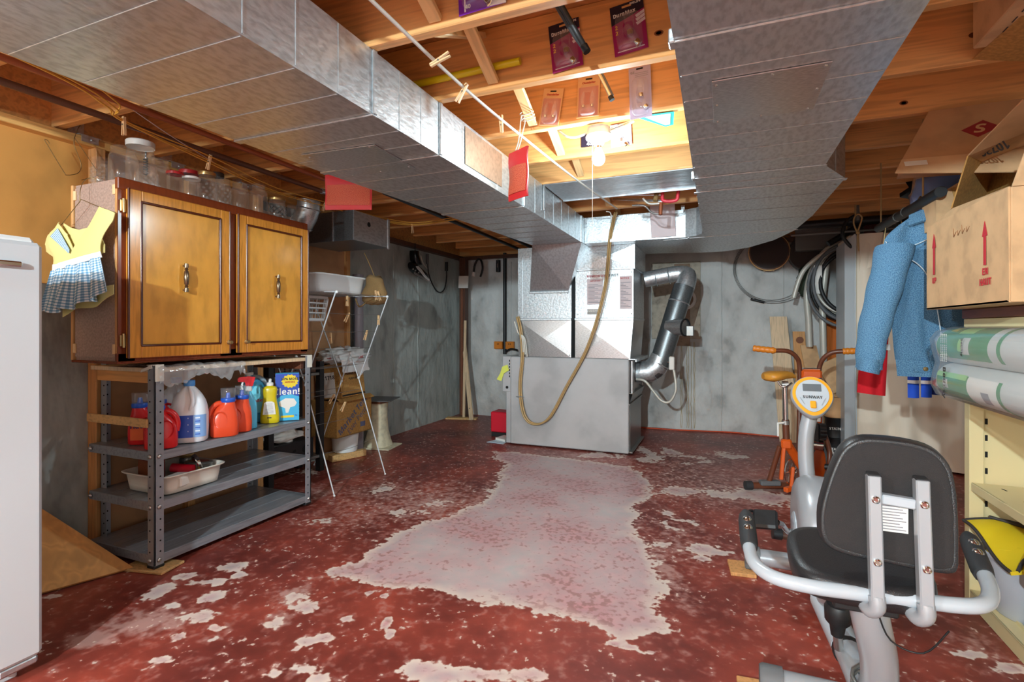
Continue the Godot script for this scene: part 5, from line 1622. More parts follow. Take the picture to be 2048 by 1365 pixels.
	bx(st, x0, x1, yb, yb + bt, d0, d1); bx(st, x0, x0 + bt, yb, yt, d0, d1); bx(st, x1 - bt, x1, yb, yt, d0, d1, 0.002); bx(st, x0, x1, yb, yt, d0, d0 + bt, 0.002); bx(st, x0, x1, yb, yt, d1 - bt, d1)
	mk("carton_body", st, "card_gold", o)
	st = mb(); box(st, W(-2.685, 0.492, 3.29), Vector3(0.05, 0.004, 0.40), 0, Basis(Vector3(0, 0, 1), -0.5)); mk("flap", st, "card_gold", o)
	mat("ink_slate", c8(96, 96, 122), 0.8)
	var R := Vector3.RIGHT
	words(o, "Market Test", 0.05, "ink_slate", W(x1 + 0.0012, 0.36, 3.27), Vector3(0, 0.62, -0.8), Vector3(0, 0.8, 0.62))
	words(o, "Ever Pent", 0.045, "ink_slate", W(x1 + 0.0012, 0.31, 3.32), Vector3(0, 0.62, -0.8), Vector3(0, 0.8, 0.62), false)
	st = mb(); bx(st, x1, x1 + 0.001, 0.25, 0.29, 3.36, 3.42); mk("stamp", st, "ink_slate", o)
	o = wthing("carton", "upper leaning cardboard carton with a white number label and torn corner", "box", W(-2.83, 0.49, 3.28), "cardboard boxes behind the drying rack")
	var tb := Basis(Vector3(0, 0, 1), 0.13) * Basis(Vector3.UP, 0.06)
	var cc := W(-2.825, 0.625, 3.27)
	carton(o, cc, Vector3(0.235, 0.265, 0.30), tb, "card_gold", "carton_body")
	st = mb(); box(st, cc + tb * Vector3(-0.02, -0.025, 0.1508), Vector3(0.17, 0.19, 0.001), 0, tb); var wl := mk("white_label", st, "paper", o, "large white label")
	words(wl, "011718", 0.03, "ink_dark", cc + tb * Vector3(0.0, 0.03, 0.1518), tb.x, tb.y)
	words(o, "ASSORTED", 0.024, "ink_dark", cc + tb * Vector3(0.1185, 0.05, 0.0), tb * Vector3(0, 0, -1), tb.y)
	words(o, "PUREPOINT", 0.016, "ink_dark", cc + tb * Vector3(0.1185, 0.005, -0.01), tb * Vector3(0, 0, -1), tb.y, false)
	st = mb(); box(st, cc + tb * Vector3(0.1182, -0.118, 0.0), Vector3(0.001, 0.012, 0.29), 0, tb); mk("black_tape", st, "black", o, "strip of black tape")
	o = wthing("plastic_bag", "crumpled white plastic shopping bag with red print on top of the cartons", "bag", W(-2.80, 0.78, 3.28))
	st = mb(); grid(st, lumpy(W(-2.80, 0.815, 3.28), Vector3(0.175, 0.072, 0.21), 5, 0.3, 34, 20, 1.7), true); var pb := mk("bag_body", st, "white_plastic", o)
	st = mb()
	var rows := []
	var fn := FastNoiseLite.new(); fn.frequency = 0.25
	for i in 8:
		var row := []
		for j in 14: row.append(W(-2.665 + 0.014 * fn.get_noise_2d(i * 5, j * 6) + 0.01 * i / 7.0, 0.80 - i * 0.014 - (0.03 if j in [8, 9] else 0.0) * i / 7.0, 3.10 + j * 0.024))
		rows.append(row)
	sheet(st, rows, 0.001); mk("hanging_edge", st, "white_plastic", o)
	words(pb, "Low-Low", 0.022, "ink_red", W(-2.80, 0.80, 3.072), Vector3(1, 0.28, 0), UPV)
	words(pb, "SAVE", 0.018, "ink_red", W(-2.622, 0.815, 3.27), Vector3(0, 0.1, -1), UPV)
	o = wthing("bucket", "white round pail on wood blocks carrying the cardboard cartons", "bucket", W(-2.835, 0.05, 3.33))
	st = mb(); lathe(st, [[0, 0], [0.09, 0], [0.095, 0.004], [0.107, 0.14], [0.112, 0.142], [0.112, 0.15], [0.105, 0.152], [0, 0.15]], W(-2.828, 0.052, 3.33), 30); mk("pail_body", st, "white_plastic", o)
	o = wthing("wood_block", "pale wood block under the white pail's front, the larger one", "block", W(-2.76, 0, 3.28), "wood blocks under the pail")
	st = mb(); box(st, W(-2.775, 0.026, 3.30), Vector3(0.06, 0.05, 0.30), 0.003, Basis(UPV, -0.35)); mk("block", st, "block_wood", o)
	o = wthing("wood_block", "short pale wood block left of the larger one under the pail", "block", W(-2.88, 0, 3.2), "wood blocks under the pail")
	st = mb(); box(st, W(-2.885, 0.026, 3.27), Vector3(0.07, 0.05, 0.16), 0.003, Basis(UPV, 0.2)); mk("block", st, "block_wood", o)
	# pedestal
	o = wthing("pedestal", "cream wrapped column on a board with a thin dark board on top", "pedestal", W(-2.82, 0, 3.72))
	st = mb()
	rg = []
	for q in [[0.012, 0.115], [0.06, 0.10], [0.14, 0.082], [0.24, 0.074], [0.32, 0.073], [0.385, 0.078]]:
		rg.append(ring_pts(W(-2.815, q[0], 3.74), Vector3(q[1], 0, 0), Vector3(0, 0, q[1]), 16, 3.2))
	loft(st, rg); mk("column", st, mat("cream_wrap", c8(222, 210, 178), 0.7, 0, tx["blot"], Vector3(3, 3, 3)), o)
	st = mb(); box(st, W(-2.815, 0.398, 3.74), Vector3(0.17, 0.022, 0.17), 0.003); mk("cap_block", st, "red_wood", o)
	st = mb(); box(st, W(-2.80, 0.415, 3.76), Vector3(0.26, 0.009, 0.30), 0.002, Basis(UPV, 0.3)); mk("top_board", st, mat("slate", c8(96, 92, 90), 0.5), o)
	st = mb(); box(st, W(-2.80, 0.006, 3.74), Vector3(0.31, 0.011, 0.26), 0.002, Basis(UPV, 0.15)); mk("base_board", st, "cream_wrap", o)
	# dark shelf with old equipment behind the grey shelf
	o = wthing("dark_rack", "dark steel angle rack in shadow between grey shelf and drying rack", "rack", W(-2.85, 0, 2.7))
	for p in [[-2.735, 2.475], [-2.94, 2.475], [-2.735, 2.93], [-2.94, 2.93]]:
		st = mb(); bx(st, p[0] - 0.02, p[0] + 0.02, 0, 0.80, p[1] - 0.002, p[1] + 0.002); bx(st, p[0] + 0.018, p[0] + 0.021, 0, 0.80, p[1], p[1] + 0.04); mk("post", st, "black", o)
	for y in [0.10, 0.70]:
		st = mb(); bx(st, -2.955, -2.72, y, y + 0.02, 2.47, 2.97, 0.002); mk("shelf_board", st, "furnace_dark", o)
	o = wthing("black_case", "black perforated metal case on the dark rack's lower shelf", "case", W(-2.84, 0.12, 2.72))
	st = mb(); bx(st, -2.94, -2.745, 0.121, 0.25, 2.52, 2.90, 0.005); var bcs := mk("case_body", st, "black", o)
	dots(bcs, "vent_hole", [W(-2.744, 0.17, 2.60), W(-2.744, 0.17, 2.66), W(-2.744, 0.19, 2.72)], R, 0.012, "hole")
	dots(bcs, "speaker_hole", [W(-2.744, 0.185, 2.82)], R, 0.028, "hole")
	o = wthing("cloth_bundle", "pale crumpled cloth bundle on the black case", "cloth", W(-2.84, 0.25, 2.72))
	st = mb(); grid(st, lumpy(W(-2.845, 0.285, 2.70), Vector3(0.085, 0.035, 0.15), 9, 0.35, 24, 14), true); mk("cloth_body", st, "paper", o)
	o = wthing("dark_crate", "dark slotted crate on the dark rack's top shelf, under the cabinet", "crate", W(-2.84, 0.72, 2.7))
	st = mb(); bx(st, -2.945, -2.74, 0.721, 0.85, 2.50, 2.92, 0.004); var dk := mk("crate_body", st, "dark_wood", o)
	for k in 8:
		st = mb(); bx(st, -2.741, -2.7385, 0.745, 0.825, 2.53 + k * 0.046, 2.545 + k * 0.046); mk("slot", st, "hole", dk)

# ---------------------------------------------------------------- far walls
func back_wall_things():
	var st: SurfaceTool
	var UPV := Vector3.UP
	var F := Vector3(0, 0, 1)
	# chimney patch, vent and streaks belong to the wall
	var wb := get_node("wall_back")
	T = Transform3D()
	st = mb(); bx(st, -0.70, -0.22, 0.93, 1.72, 5.545, 5.562, 0.004); mk("mortar_patch", st, "concrete_bare", wb, "paler rough mortar patch")
	st = mb(); bx(st, -0.475, -0.32, 0.86, 1.70, 5.541, 5.548, 0.003); mk("brown_patch", st, "concrete_brown", wb, "brown bare strip")
	var fn := FastNoiseLite.new(); fn.frequency = 3.0
	for k in 7:
		var x: float = -0.41 + [0.0, 0.012, 0.06, 0.075, 0.10, 0.125, 0.135][k]
		var pts := []
		for i in 22: pts.append(W(x + 0.008 * fn.get_noise_2d(k * 9.0, i * 0.13), 0.90 - i * 0.042, 5.559))
		st = mb(); tube(st, pts, 0.0045, 5, false, 0.5); mk("mineral_streak", st, "stain", wb)
	var o = wthing("wall_vent", "round white rimmed vent hole in the back wall beside the smoke pipe", "vent", W(-0.36, 1.33, 5.53))
	st = mb(); lathe(st, [[0.075, 0.0], [0.075, 0.018], [0.09, 0.022], [0.102, 0.012], [0.104, 0]], W(-0.362, 1.335, 5.543), 26, Basis(Quaternion(UPV, F))); mk("rim", st, "paper", o)
	st = mb(); lathe(st, [[0, 0.006], [0.076, 0.006]], W(-0.362, 1.335, 5.543), 26, Basis(Quaternion(UPV, F))); mk("plug", st, "concrete_brown", o)
	o = wthing("extension_cord", "orange extension cord lying along the foot of the back wall", "cord", W(-0.1, 0, 5.52))
	wire(o, "cord_run", curve([W(-0.9, 0.008, 5.46), W(-0.512, 0.009, 5.46), W(-0.225, 0.009, 5.50), W(0.102, 0.009, 5.545), W(0.40, 0.009, 5.50), W(0.80, 0.009, 5.50)], 6), 0.007, "orange_cord")
	# wire coil
	o = wthing("wire_coil", "thin wire looped in a wide coil hanging on the back wall", "wire", W(0.42, 1.3, 5.54))
	for k in 3:
		var pts := []
		for i in 41:
			var a := TAU * i / 40.0
			pts.append(W(0.425 + (0.32 + 0.02 * k) * cos(a) + 0.01 * k, 1.62 + (0.31 + 0.015 * k) * sin(a), 5.535 - 0.006 * k + 0.008 * sin(a * 3)))
		wire(o, "wire_loop", pts, 0.003, "furnace_dark", 5)
	wire(o, "binding", [W(0.24, 1.325, 5.53), W(0.36, 1.29, 5.53)], 0.012, "black", 8)
	for t in [[0.395, 1.765, "tambourine with a pale jingle rim hanging under the return duct elbow", "tambourine"], [0.725, 1.735, "plain dark round drum head hanging right of the tambourine", "drum"]]:
		o = wthing("hand_drum", t[2], "drum", W(t[0], t[1], 5.45))
		st = mb(); lathe(st, [[0.0, 0.03], [0.165, 0.03], [0.172, 0.028], [0.175, 0.0], [0.165, 0.0]], W(t[0], t[1], 5.47), 34, Basis(Quaternion(UPV, F))); mk("drum_shell", st, "black" if t[3] == "drum" else "dark_wood", o)
		st = mb(); lathe(st, [[0.0, 0.032], [0.16, 0.032]], W(t[0], t[1], 5.47), 34, Basis(Quaternion(UPV, F))); mk("drum_head", st, mat("drum_brown", c8(52, 38, 34), 0.7), o)
		if t[3] == "tambourine":
			st = mb(); lathe(st, [[0.172, 0.034], [0.18, 0.03], [0.18, 0.012], [0.172, 0.01]], W(t[0], t[1], 5.47), 34, Basis(Quaternion(UPV, F))); mk("rim", st, "block_wood", o, "pale wooden rim")
			for k in 14:
				var a := TAU * k / 14
				st = mb(); lathe(st, [[0, 0], [0.012, 0.001], [0.012, 0.003], [0, 0.004]], W(t[0] + 0.183 * cos(a), t[1] + 0.183 * sin(a), 5.452), 8, Basis(Quaternion(UPV, Vector3(cos(a), sin(a), 0)))); mk("jingle", st, "brass", o)
		wire(o, "hanging_cord", [W(t[0], t[1] + 0.17, 5.46), W(t[0], 1.92, 5.47)], 0.004, "black")
	# hoses and conduits
	o = wthing("hose_coil", "thick coil of grey and black hoses hanging beside the garment bag", "hose", W(0.86, 1.3, 5.0))
	var cols := ["conduit", "grey_rubber", "conduit", "black", "grey_rubber", "black", "conduit", "black", "grey_rubber"]
	for k in 9:
		var pts := []
		var rx := 0.245 - 0.016 * (k % 4) + 0.012 * (k / 4)
		for i in 33:
			var a := TAU * i / 32.0 + 0.4 * k
			pts.append(W(0.94 + rx * cos(a) + 0.012 * sin(k * 2.2), 1.46 + (rx + 0.06) * sin(a) - 0.01 * k, 5.06 - 0.025 * (k % 5) + 0.02 * sin(a * 2 + k)))
		wire(o, "hose_loop", pts, 0.0125 if k % 3 else 0.016, cols[k], 8)
	wire(o, "tie_cord", curve([W(0.95, 1.75, 5.0), W(0.94, 1.84, 5.0), W(0.95, 1.94, 5.02)], 4), 0.004, "hose_tan")
	o = wthing("flexible_tube", "pale ribbed tube hanging straight down, the left one beside the hose coil", "tube", W(0.69, 0.9, 5.1), "ribbed tubes beside the hose coil")
	wire(o, "tube_run", curve([W(0.86, 1.70, 5.08), W(0.72, 1.57, 5.1), W(0.665, 1.35, 5.1), W(0.68, 1.1, 5.12), W(0.69, 0.88, 5.14)], 6), 0.026, "conduit", 12)
	o = wthing("flexible_tube", "pale ribbed tube hanging lowest, the right one beside the hose coil", "tube", W(0.77, 0.7, 5.1), "ribbed tubes beside the hose coil")
	wire(o, "tube_run", curve([W(0.80, 1.6, 5.03), W(0.775, 1.3, 5.05), W(0.78, 1.0, 5.06), W(0.79, 0.68, 5.08)], 6), 0.026, "conduit", 12)
	o = wthing("grey_pipe", "short curved grey pipe sticking out left of the hose coil", "pipe", W(0.6, 1.3, 5.0))
	wire(o, "pipe_run", curve([W(0.90, 1.72, 5.0), W(0.76, 1.66, 5.0), W(0.62, 1.52, 5.0), W(0.55, 1.30, 5.0)], 6), 0.019, "conduit", 12)
	o = wthing("white_plate", "narrow white plate hanging between the ribbed tubes", "plate", W(0.73, 1.33, 4.97))
	st = mb(); bx(st, 0.70, 0.76, 1.33, 1.57, 4.98, 4.99, 0.002); mk("plate_body", st, "paper", o)
	o = wthing("green_bag", "dark green bag bulging behind the hose coil", "bag", W(0.7, 1.35, 5.35))
	st = mb(); grid(st, lumpy(W(0.74, 1.47, 5.4), Vector3(0.12, 0.16, 0.08), 14, 0.2, 24, 14), true); mk("bag_body", st, mat("dark_green", c8(44, 56, 40), 0.7), o)
	o = wthing("orange_jacket", "orange brown folded cloth hanging below the hose coil", "cloth", W(0.9, 0.8, 5.2))
	st = mb()
	var rows := []
	for i in 12:
		var row := []
		for j in 12: row.append(W(0.80 + 0.022 * j + 0.012 * i / 11.0 * sin(j), 1.22 - i * 0.045, 5.18 + 0.02 * sin(j * 1.9 + i * 0.2)))
		rows.append(row)
	sheet(st, rows, 0.006); mk("cloth_body", st, mat("rust_cloth", c8(186, 98, 34), 0.85), o)
	# boards leaning in the corner
	var bl := [["pale smooth board leaning on the back wall, widest of the boards", "pale_wood", 0.397, 0.472, 1.15, 0.145, 5.42, 5.54, 5.30], ["narrow pine board with a round knot, leaning beside the pale one", "stud", 0.595, 0.63, 1.01, 0.10, 5.46, 5.55, 5.38], ["short beige offcut leaning in front of the knotty board", "card_pale", 0.64, 0.72, 0.885, 0.125, 5.30, 5.36, 5.16]]
	for b in bl:
		o = wthing("leaning_board", b[0], "board", W(b[3] + 0.07, 0, b[8]), "boards leaning on the back wall")
		st = mb()
		var yb: float = 0.0 if b[1] != "card_pale" else 0.3
		var p := [W(b[2], b[4], b[6]), W(b[2] + b[5], b[4], b[6]), W(b[3] + b[5] * 1.15, yb, b[8]), W(b[3], yb, b[8])]
		var q := p.map(func(w): return w + Vector3(0, 0, -0.02))
		fc(st, p, F); fc(st, q, -F)
		for k in 4: fc(st, [p[k], p[(k + 1) % 4], q[(k + 1) % 4], q[k]], (p[k] + p[(k + 1) % 4]) / 2 - (p[0] + p[2]) / 2)
		var bo := mk("board", st, b[1], o)
		if b[1] == "stud":
			st = mb()
			for r in [0.032, 0.02]: cap(st, ring_pts(W(0.652, 0.93, 5.448 - (0.001 if r < 0.03 else 0.0)), Vector3(r, 0, 0), Vector3(0, r, 0), 16), F)
			mk("wood_knot", st, "knot", bo)
	var cb := [["flattened cardboard sheet leaning beside the garment bag, the topmost", 0.88, 0.66, 5.0, 0.22, 0.26, 0.5, "card_pale"], ["flattened cardboard sheet below the topmost one beside the garment bag", 0.88, 0.45, 5.06, 0.20, 0.2, 0.1, "card"], ["tan cardboard strip standing on the floor behind the orange bike", 0.87, 0.21, 5.1, 0.16, 0.41, 0.03, "card_gold"]]
	for c in cb:
		o = wthing("cardboard_sheet", c[0], "cardboard", W(c[1], 0, c[3]), "cardboard scraps in the back corner")
		carton(o, W(c[1], c[2], c[3]), Vector3(c[4], c[5], 0.02), Basis(F, c[6]), c[7], "sheet")
	for k in 3:
		o = wthing("paint_can", ["dark paint can on the floor between orange bike and garment bag, bottom one", "dark paint can stacked in the middle beside the garment bag", "tan paint can on top of the stacked dark ones"][k], "can", W(0.83, 0.02 + k * 0.165, 4.83), "paint cans by the garment bag")
		st = mb(); lathe(st, [[0, 0], [0.075, 0], [0.078, 0.004], [0.076, 0.008], [0.076, 0.15], [0.079, 0.154], [0.079, 0.16], [0.07, 0.16], [0.068, 0.155], [0, 0.155]], W(0.83, 0.001 + k * 0.1625, 4.83), 24); mk("can_body", st, "black" if k < 2 else "card", o)
		if k < 2: words(o, "STAIN", 0.02, "paper", W(0.815, 0.08 + k * 0.1625, 4.752), Vector3.RIGHT, UPV)
	o = wthing("white_stick", "thin white rod leaning on the floor beside the orange bike wheel", "rod", W(0.78, 0, 4.6))
	wire(o, "rod", [W(0.70, 0.30, 4.72), W(0.80, 0.006, 4.55)], 0.006, "paper")
	# left rear corner
	o = wthing("corner_post", "dark wooden post in the back left corner", "post", W(-2.79, 0, 5.3))
	st = mb(); bx(st, -2.85, -2.775, 0.0, 1.86, 5.31, 5.40, 0.004); mk("post_body", st, "dark_wood", o)
	st = mb(); bx(st, -2.826, -2.80, 0.03, 1.50, 5.298, 5.311, 0.003); mk("face_strip", st, "red_wood", o)
	o = wthing("square_sign", "small square white plate fixed high on the corner post", "plate", W(-2.79, 1.5, 5.29))
	st = mb(); box(st, W(-2.785, 1.575, 5.29), Vector3(0.125, 0.14, 0.015), 0.004, Basis(F, -0.04)); mk("plate_body", st, "paper", o)
	o = wthing("leaning_lath", "pale lath leaning aslant to the floor beside the corner post", "board", W(-2.66, 0, 5.3), "laths at the corner post")
	st = mb(); bar(st, W(-2.795, 0.85, 5.33), W(-2.645, 0.0, 5.22), 0.05, 0.02, F, 0.002); mk("lath", st, "pale_wood", o)
	st = mb(); lathe(st, [[0, 0.001], [0.006, 0.001]], W(-2.672, 0.13, 5.223), 8, Basis(Quaternion(UPV, F))); mk("nail_hole", st, "hole", o)
	o = wthing("leaning_lath", "pale lath standing upright against the corner post", "board", W(-2.77, 0, 5.29), "laths at the corner post")
	st = mb(); bar(st, W(-2.765, 1.13, 5.30), W(-2.775, 0.0, 5.28), 0.028, 0.018, F, 0.002); mk("lath", st, "pale_wood", o)
	o = wthing("floor_scrap", "thin wood scrap on the floor at the foot of the corner post", "board", W(-2.75, 0, 5.2))
	st = mb(); box(st, W(-2.78, 0.008, 5.24), Vector3(0.36, 0.015, 0.10), 0.002, Basis(UPV, 0.25)); mk("scrap", st, "block_wood", o)
	# outlet and conduit
	o = wthing("conduit_pipe", "black vertical conduit on the back wall left of the furnace", "pipe", W(-2.37, 0.75, 5.54))
	wire(o, "pipe_run", [W(-2.368, 1.92, 5.53), W(-2.368, 0.74, 5.53)], 0.02, "black", 10)
	wire(o, "branch", curve([W(-2.36, 0.76, 5.53), W(-2.28, 0.80, 5.5), W(-2.18, 0.79, 5.45)], 4), 0.012, "black", 8)
	for k in 2:
		o = wthing("outlet_box", "orange electrical outlet plate %s the black conduit" % ["left of", "right of"][k], "outlet", W(-2.44 + k * 0.14, 0.80, 5.53), "orange outlets on the conduit")
		st = mb(); bx(st, -2.50 + k * 0.145, -2.395 + k * 0.145, 0.797, 0.885, 5.515, 5.56, 0.004); mk("plate", st, "orange_plastic", o)
		st = mb(); bx(st, -2.46 + k * 0.145, -2.455 + k * 0.145, 0.845, 0.865, 5.513, 5.516); mk("slot", st, "hole", o)
		st = mb(); bx(st, -2.44 + k * 0.145, -2.435 + k * 0.145, 0.845, 0.865, 5.513, 5.516); mk("slot", st, "hole", o)
	# skate on the left wall
	o = wthing("ice_skate", "black ice skate with white blade holder hanging high on the left wall", "skate", W(-2.86, 1.55, 4.45))
	st = mb()
	var rg := []
	for q in [[0.0, 0.045, 0.04, 0.0], [0.04, 0.047, 0.042, 0.0], [0.09, 0.05, 0.05, 0.015], [0.13, 0.045, 0.06, 0.04]]: rg.append(ring_pts(W(-2.89, 1.82 - q[0], 4.43 + q[3] * 1.2), Vector3(q[1], 0, 0), Vector3(0, 0, q[2]), 16, 2.6))
	loft(st, rg)
	rg = []
	for q in [[0.0, 0.03, 0.035], [0.03, 0.045, 0.045], [0.10, 0.05, 0.05], [0.18, 0.05, 0.045], [0.25, 0.048, 0.038], [0.30, 0.03, 0.022]]: rg.append(ring_pts(W(-2.89, 1.665 - q[0] * 0.32, 4.36 + q[0]), Vector3(q[1], 0, 0), Vector3(0, q[2], 0.1 * q[2]), 16, 2.4))
	loft(st, rg)
	mk("boot", st, "black_gloss", o)
	st = mb()
	prism(st, PackedVector2Array([Vector2(-0.13, 0.02), Vector2(-0.10, 0.035), Vector2(-0.04, 0.028), Vector2(0.05, 0.0), Vector2(0.14, -0.012), Vector2(0.14, -0.024), Vector2(0.05, -0.022), Vector2(-0.02, -0.004), Vector2(-0.09, 0.006)]), 0.012, Transform3D(Basis(Vector3(0, -0.3, -0.95), Vector3(0, 0.95, -0.3), Vector3.RIGHT), W(-2.843, 1.60, 4.50)))
	mk("blade_holder", st, "white_plastic", o, "white blade holder")
	st = mb(); bar(st, W(-2.84, 1.59, 4.35), W(-2.84, 1.52, 4.66), 0.004, 0.022); mk("blade", st, "chrome", o)
	for d in [4.33, 4.37, 4.43, 4.58]:
		st = mb(); sphere(st, W(-2.838, 1.625 - (d - 4.33) * 0.24, d), 0.009, 8, 6); mk("rivet", st, "screw", o)
	wire(o, "lace", curve([W(-2.85, 1.78, 4.49), W(-2.845, 1.71, 4.52), W(-2.845, 1.66, 4.60)], 4), 0.005, "conduit")
	wire(o, "hanging_lace", [W(-2.88, 1.815, 4.43), W(-2.88, 1.90, 4.43)], 0.004, "black")
	o = wthing("black_cable", "black plugged cable drooping on the left wall beside the skate", "cable", W(-2.94, 1.45, 5.0))
	wire(o, "cable_run", curve([W(-2.945, 1.80, 4.77), W(-2.945, 1.62, 4.80), W(-2.945, 1.47, 4.93), W(-2.945, 1.445, 5.05), W(-2.945, 1.50, 5.14), W(-2.945, 1.62, 5.18), W(-2.945, 1.74, 5.18)], 6), 0.007, "black")
	wire(o, "plug", [W(-2.945, 1.70, 5.18), W(-2.945, 1.80, 5.18)], 0.018, "black", 10)
	wire(o, "holder", [W(-2.945, 1.73, 4.77), W(-2.945, 1.84, 4.77)], 0.017, "grey_rubber", 10)
	o = wthing("hook_cable", "short black cable ends curling down from the sill left of the conduit", "cable", W(-2.7, 1.65, 5.5))
	wire(o, "cable_run", curve([W(-2.76, 1.70, 5.5), W(-2.74, 1.80, 5.5), W(-2.70, 1.86, 5.5), W(-2.66, 1.84, 5.5), W(-2.64, 1.75, 5.5), W(-2.67, 1.65, 5.5)], 5), 0.012, "black", 8)
	wire(o, "tip", [W(-2.765, 1.66, 5.5), W(-2.758, 1.71, 5.5)], 0.024, "paper", 10)
	o = wthing("wall_fitting", "small black cylindrical fitting with a bright stripe high on the back wall", "fitting", W(-2.45, 1.7, 5.5))
	wire(o, "fitting_body", [W(-2.452, 1.70, 5.53), W(-2.452, 1.84, 5.53)], 0.026, "black", 12)
	wire(o, "bright_stripe", [W(-2.448, 1.75, 5.505), W(-2.448, 1.80, 5.505)], 0.006, "chrome", 8)

# ---------------------------------------------------------------- overhead
func blister_pack(at: Vector3, w: float, h: float, roll: float, kind: int, label: String, group: String):
	# hangs on a joist face that looks along +z
	var o = thing("bulb_package", label, "package", at, 0, group)
	o.rotation.z = roll
	var card := mb()
	box(card, Vector3(0, 0, 0.0015), Vector3(w, h, 0.0015), 0.0006)
	var F := Vector3(0, 0, 1)
	var R := Vector3.RIGHT
	var U := Vector3.UP
	var st: SurfaceTool
	mat("pack_plum", c8(150, 24, 84), 0.35)
	mat("pack_purple", c8(116, 36, 150), 0.35)
	mat("pack_black", c8(34, 28, 44), 0.35)
	mat("pack_tan", c8(216, 170, 120), 0.5)
	mat("pack_rose", c8(196, 128, 112), 0.5)
	mat("pack_lilac", c8(176, 164, 190), 0.4)
	mat("ink_gold", c8(240, 184, 40), 0.5)
	if kind == 0:
		var c := mk("backing_card", card, "pack_plum", o)
		st = mb(); prism(st, PackedVector2Array([Vector2(-w / 2, h / 2), Vector2(w / 2, h / 2), Vector2(w / 2, h * 0.30), Vector2(w * 0.1, h * 0.22), Vector2(-w / 2, h * 0.12)]), 0.0006, Transform3D(Basis(), Vector3(0, 0, 0.0022))); var tp := mk("dark_header", st, "pack_black", c)
		st = mb(); box(st, Vector3(0, h * 0.43, 0.0035), Vector3(w * 0.28, 0.007, 0.0012), 0.0004); mk("hang_slot", st, "joist", tp)
		words(tp, "DuraMax", 0.0125, "paper", Vector3(-0.01, h * 0.30, 0.0042), Vector3(1, 0.02, 0), U)
		words(tp, "PHILIPS", 0.007, "paper", Vector3(w * 0.26, h * 0.45, 0.0042), R, U)
		words(c, "2", 0.013, "ink_gold", Vector3(-w * 0.36, h * 0.06, 0.0032), R, U)
		words(c, "2", 0.013, "ink_gold", Vector3(-w * 0.36, -h * 0.05, 0.0032), R, U)
		st = mb()
		for k in 3: prism(st, PackedVector2Array([Vector2(w * 0.22, h * (0.2 - k * 0.075)), Vector2(w * 0.5, h * (0.27 - k * 0.075)), Vector2(w * 0.5, h * (0.21 - k * 0.075)), Vector2(w * 0.26, h * (0.145 - k * 0.075))]), 0.0006, Transform3D(Basis(), Vector3(0, 0, 0.0022)))
		mk("pink_bars", st, "paper_pink", c)
		st = mb(); box(st, Vector3(0, -h * 0.43, 0.0025), Vector3(w * 0.8, 0.003, 0.0006)); mk("print_line", st, "paper_pink", c)
	elif kind == 1:
		var c := mk("backing_card", card, "pack_tan", o)
		st = mb(); box(st, Vector3(0, -h * 0.12, 0.0024), Vector3(w * 0.88, h * 0.7, 0.0008)); mk("rose_panel", st, "pack_rose", c)
		words(c, "Chandelier", 0.008, "ink_red", Vector3(0, h * 0.33, 0.003), R, U)
		st = mb(); box(st, Vector3(0, h * 0.42, 0.0026), Vector3(w * 0.3, 0.006, 0.001)); mk("hang_slot", st, "hole", c)
	elif kind == 2:
		var c := mk("backing_card", card, "pack_lilac", o)
		words(c, "GE", 0.010, "ink_grey", Vector3(-w * 0.33, h * 0.40, 0.003), R, U)
		st = mb()
		for k in 3: box(st, Vector3(w * 0.08, h * (0.38 - k * 0.035), 0.0026), Vector3(w * 0.6, 0.0016, 0.0006))
		mk("printed_lines", st, "ink_grey", c)
		st = mb(); box(st, Vector3(0, h * 0.46, 0.0026), Vector3(w * 0.3, 0.006, 0.001)); mk("hang_slot", st, "hole", c)
	else:
		var c := mk("backing_card", card, "pack_purple", o)
		st = mb(); prism(st, PackedVector2Array([Vector2(w * 0.5, -h * 0.5), Vector2(w * 0.5, -h * 0.2), Vector2(w * 0.1, -h * 0.48)]), 0.0006, Transform3D(Basis(), Vector3(0, 0, 0.0022))); mk("white_corner", st, "paper", c)
		st = mb(); box(st, Vector3(-w * 0.36, 0, 0.0026), Vector3(0.004, h * 0.9, 0.0006)); mk("white_stripe", st, "paper", c)
		words(c, "40", 0.012, "paper", Vector3(-w * 0.3, -h * 0.36, 0.003), R, U)
	# moulded bubble with the bulbs in it
	st = mb()
	var rg := []
	for q in [[0.0, 0.80, 0.74], [0.012, 0.78, 0.72], [0.02, 0.72, 0.68], [0.021, 0.3, 0.3]]: rg.append(ring_pts(Vector3(0, -h * 0.1, 0.0022 + q[0]), Vector3(w * 0.5 * q[1], 0, 0), Vector3(0, h * 0.5 * q[2], 0), 24, 5))
	loft(st, rg, false)
	mk("clear_bubble", st, "blister", o)
	for s in [0, 1]:
		var up: bool = kind != 1
		st = mb()
		var c: Vector3 = Vector3(0.004, h * (0.10 - 0.26 * s), 0.014) if up else Vector3(w * (-0.2 + 0.4 * s), -h * 0.12, 0.012)
		var r: float = minf(w * 0.26, 0.026) if up else 0.014
		var prof := [[0, r * 1.15], [r * 0.6, r * 0.95], [r, r * 0.3], [r * 0.95, -r * 0.2], [r * 0.6, -r * 0.95], [r * 0.42, -r * 1.4]]
		if not up: prof = [[0, r * 3.2], [r * 0.3, r * 2.4], [r * 0.9, r * 0.9], [r * 0.95, -r * 0.2], [r * 0.5, -r * 1.6]]
		for p in prof: p[0] = minf(p[0], 0.9 * c.z + 0.004)
		lathe(st, prof, c, 14, Basis(F, 0.5 if up and s == 1 else 0.0))
		mk("bulb", st, "jar_glass", o)
		st = mb()
		lathe(st, [[r * 0.42, -r * 1.35], [r * 0.44, -r * 1.7], [r * 0.4, -r * 2.0], [0, -r * 2.1]], c, 10, Basis(F, 0.5 if up and s == 1 else 0.0))
		mk("bulb_cap", st, "chrome", o)
	return o

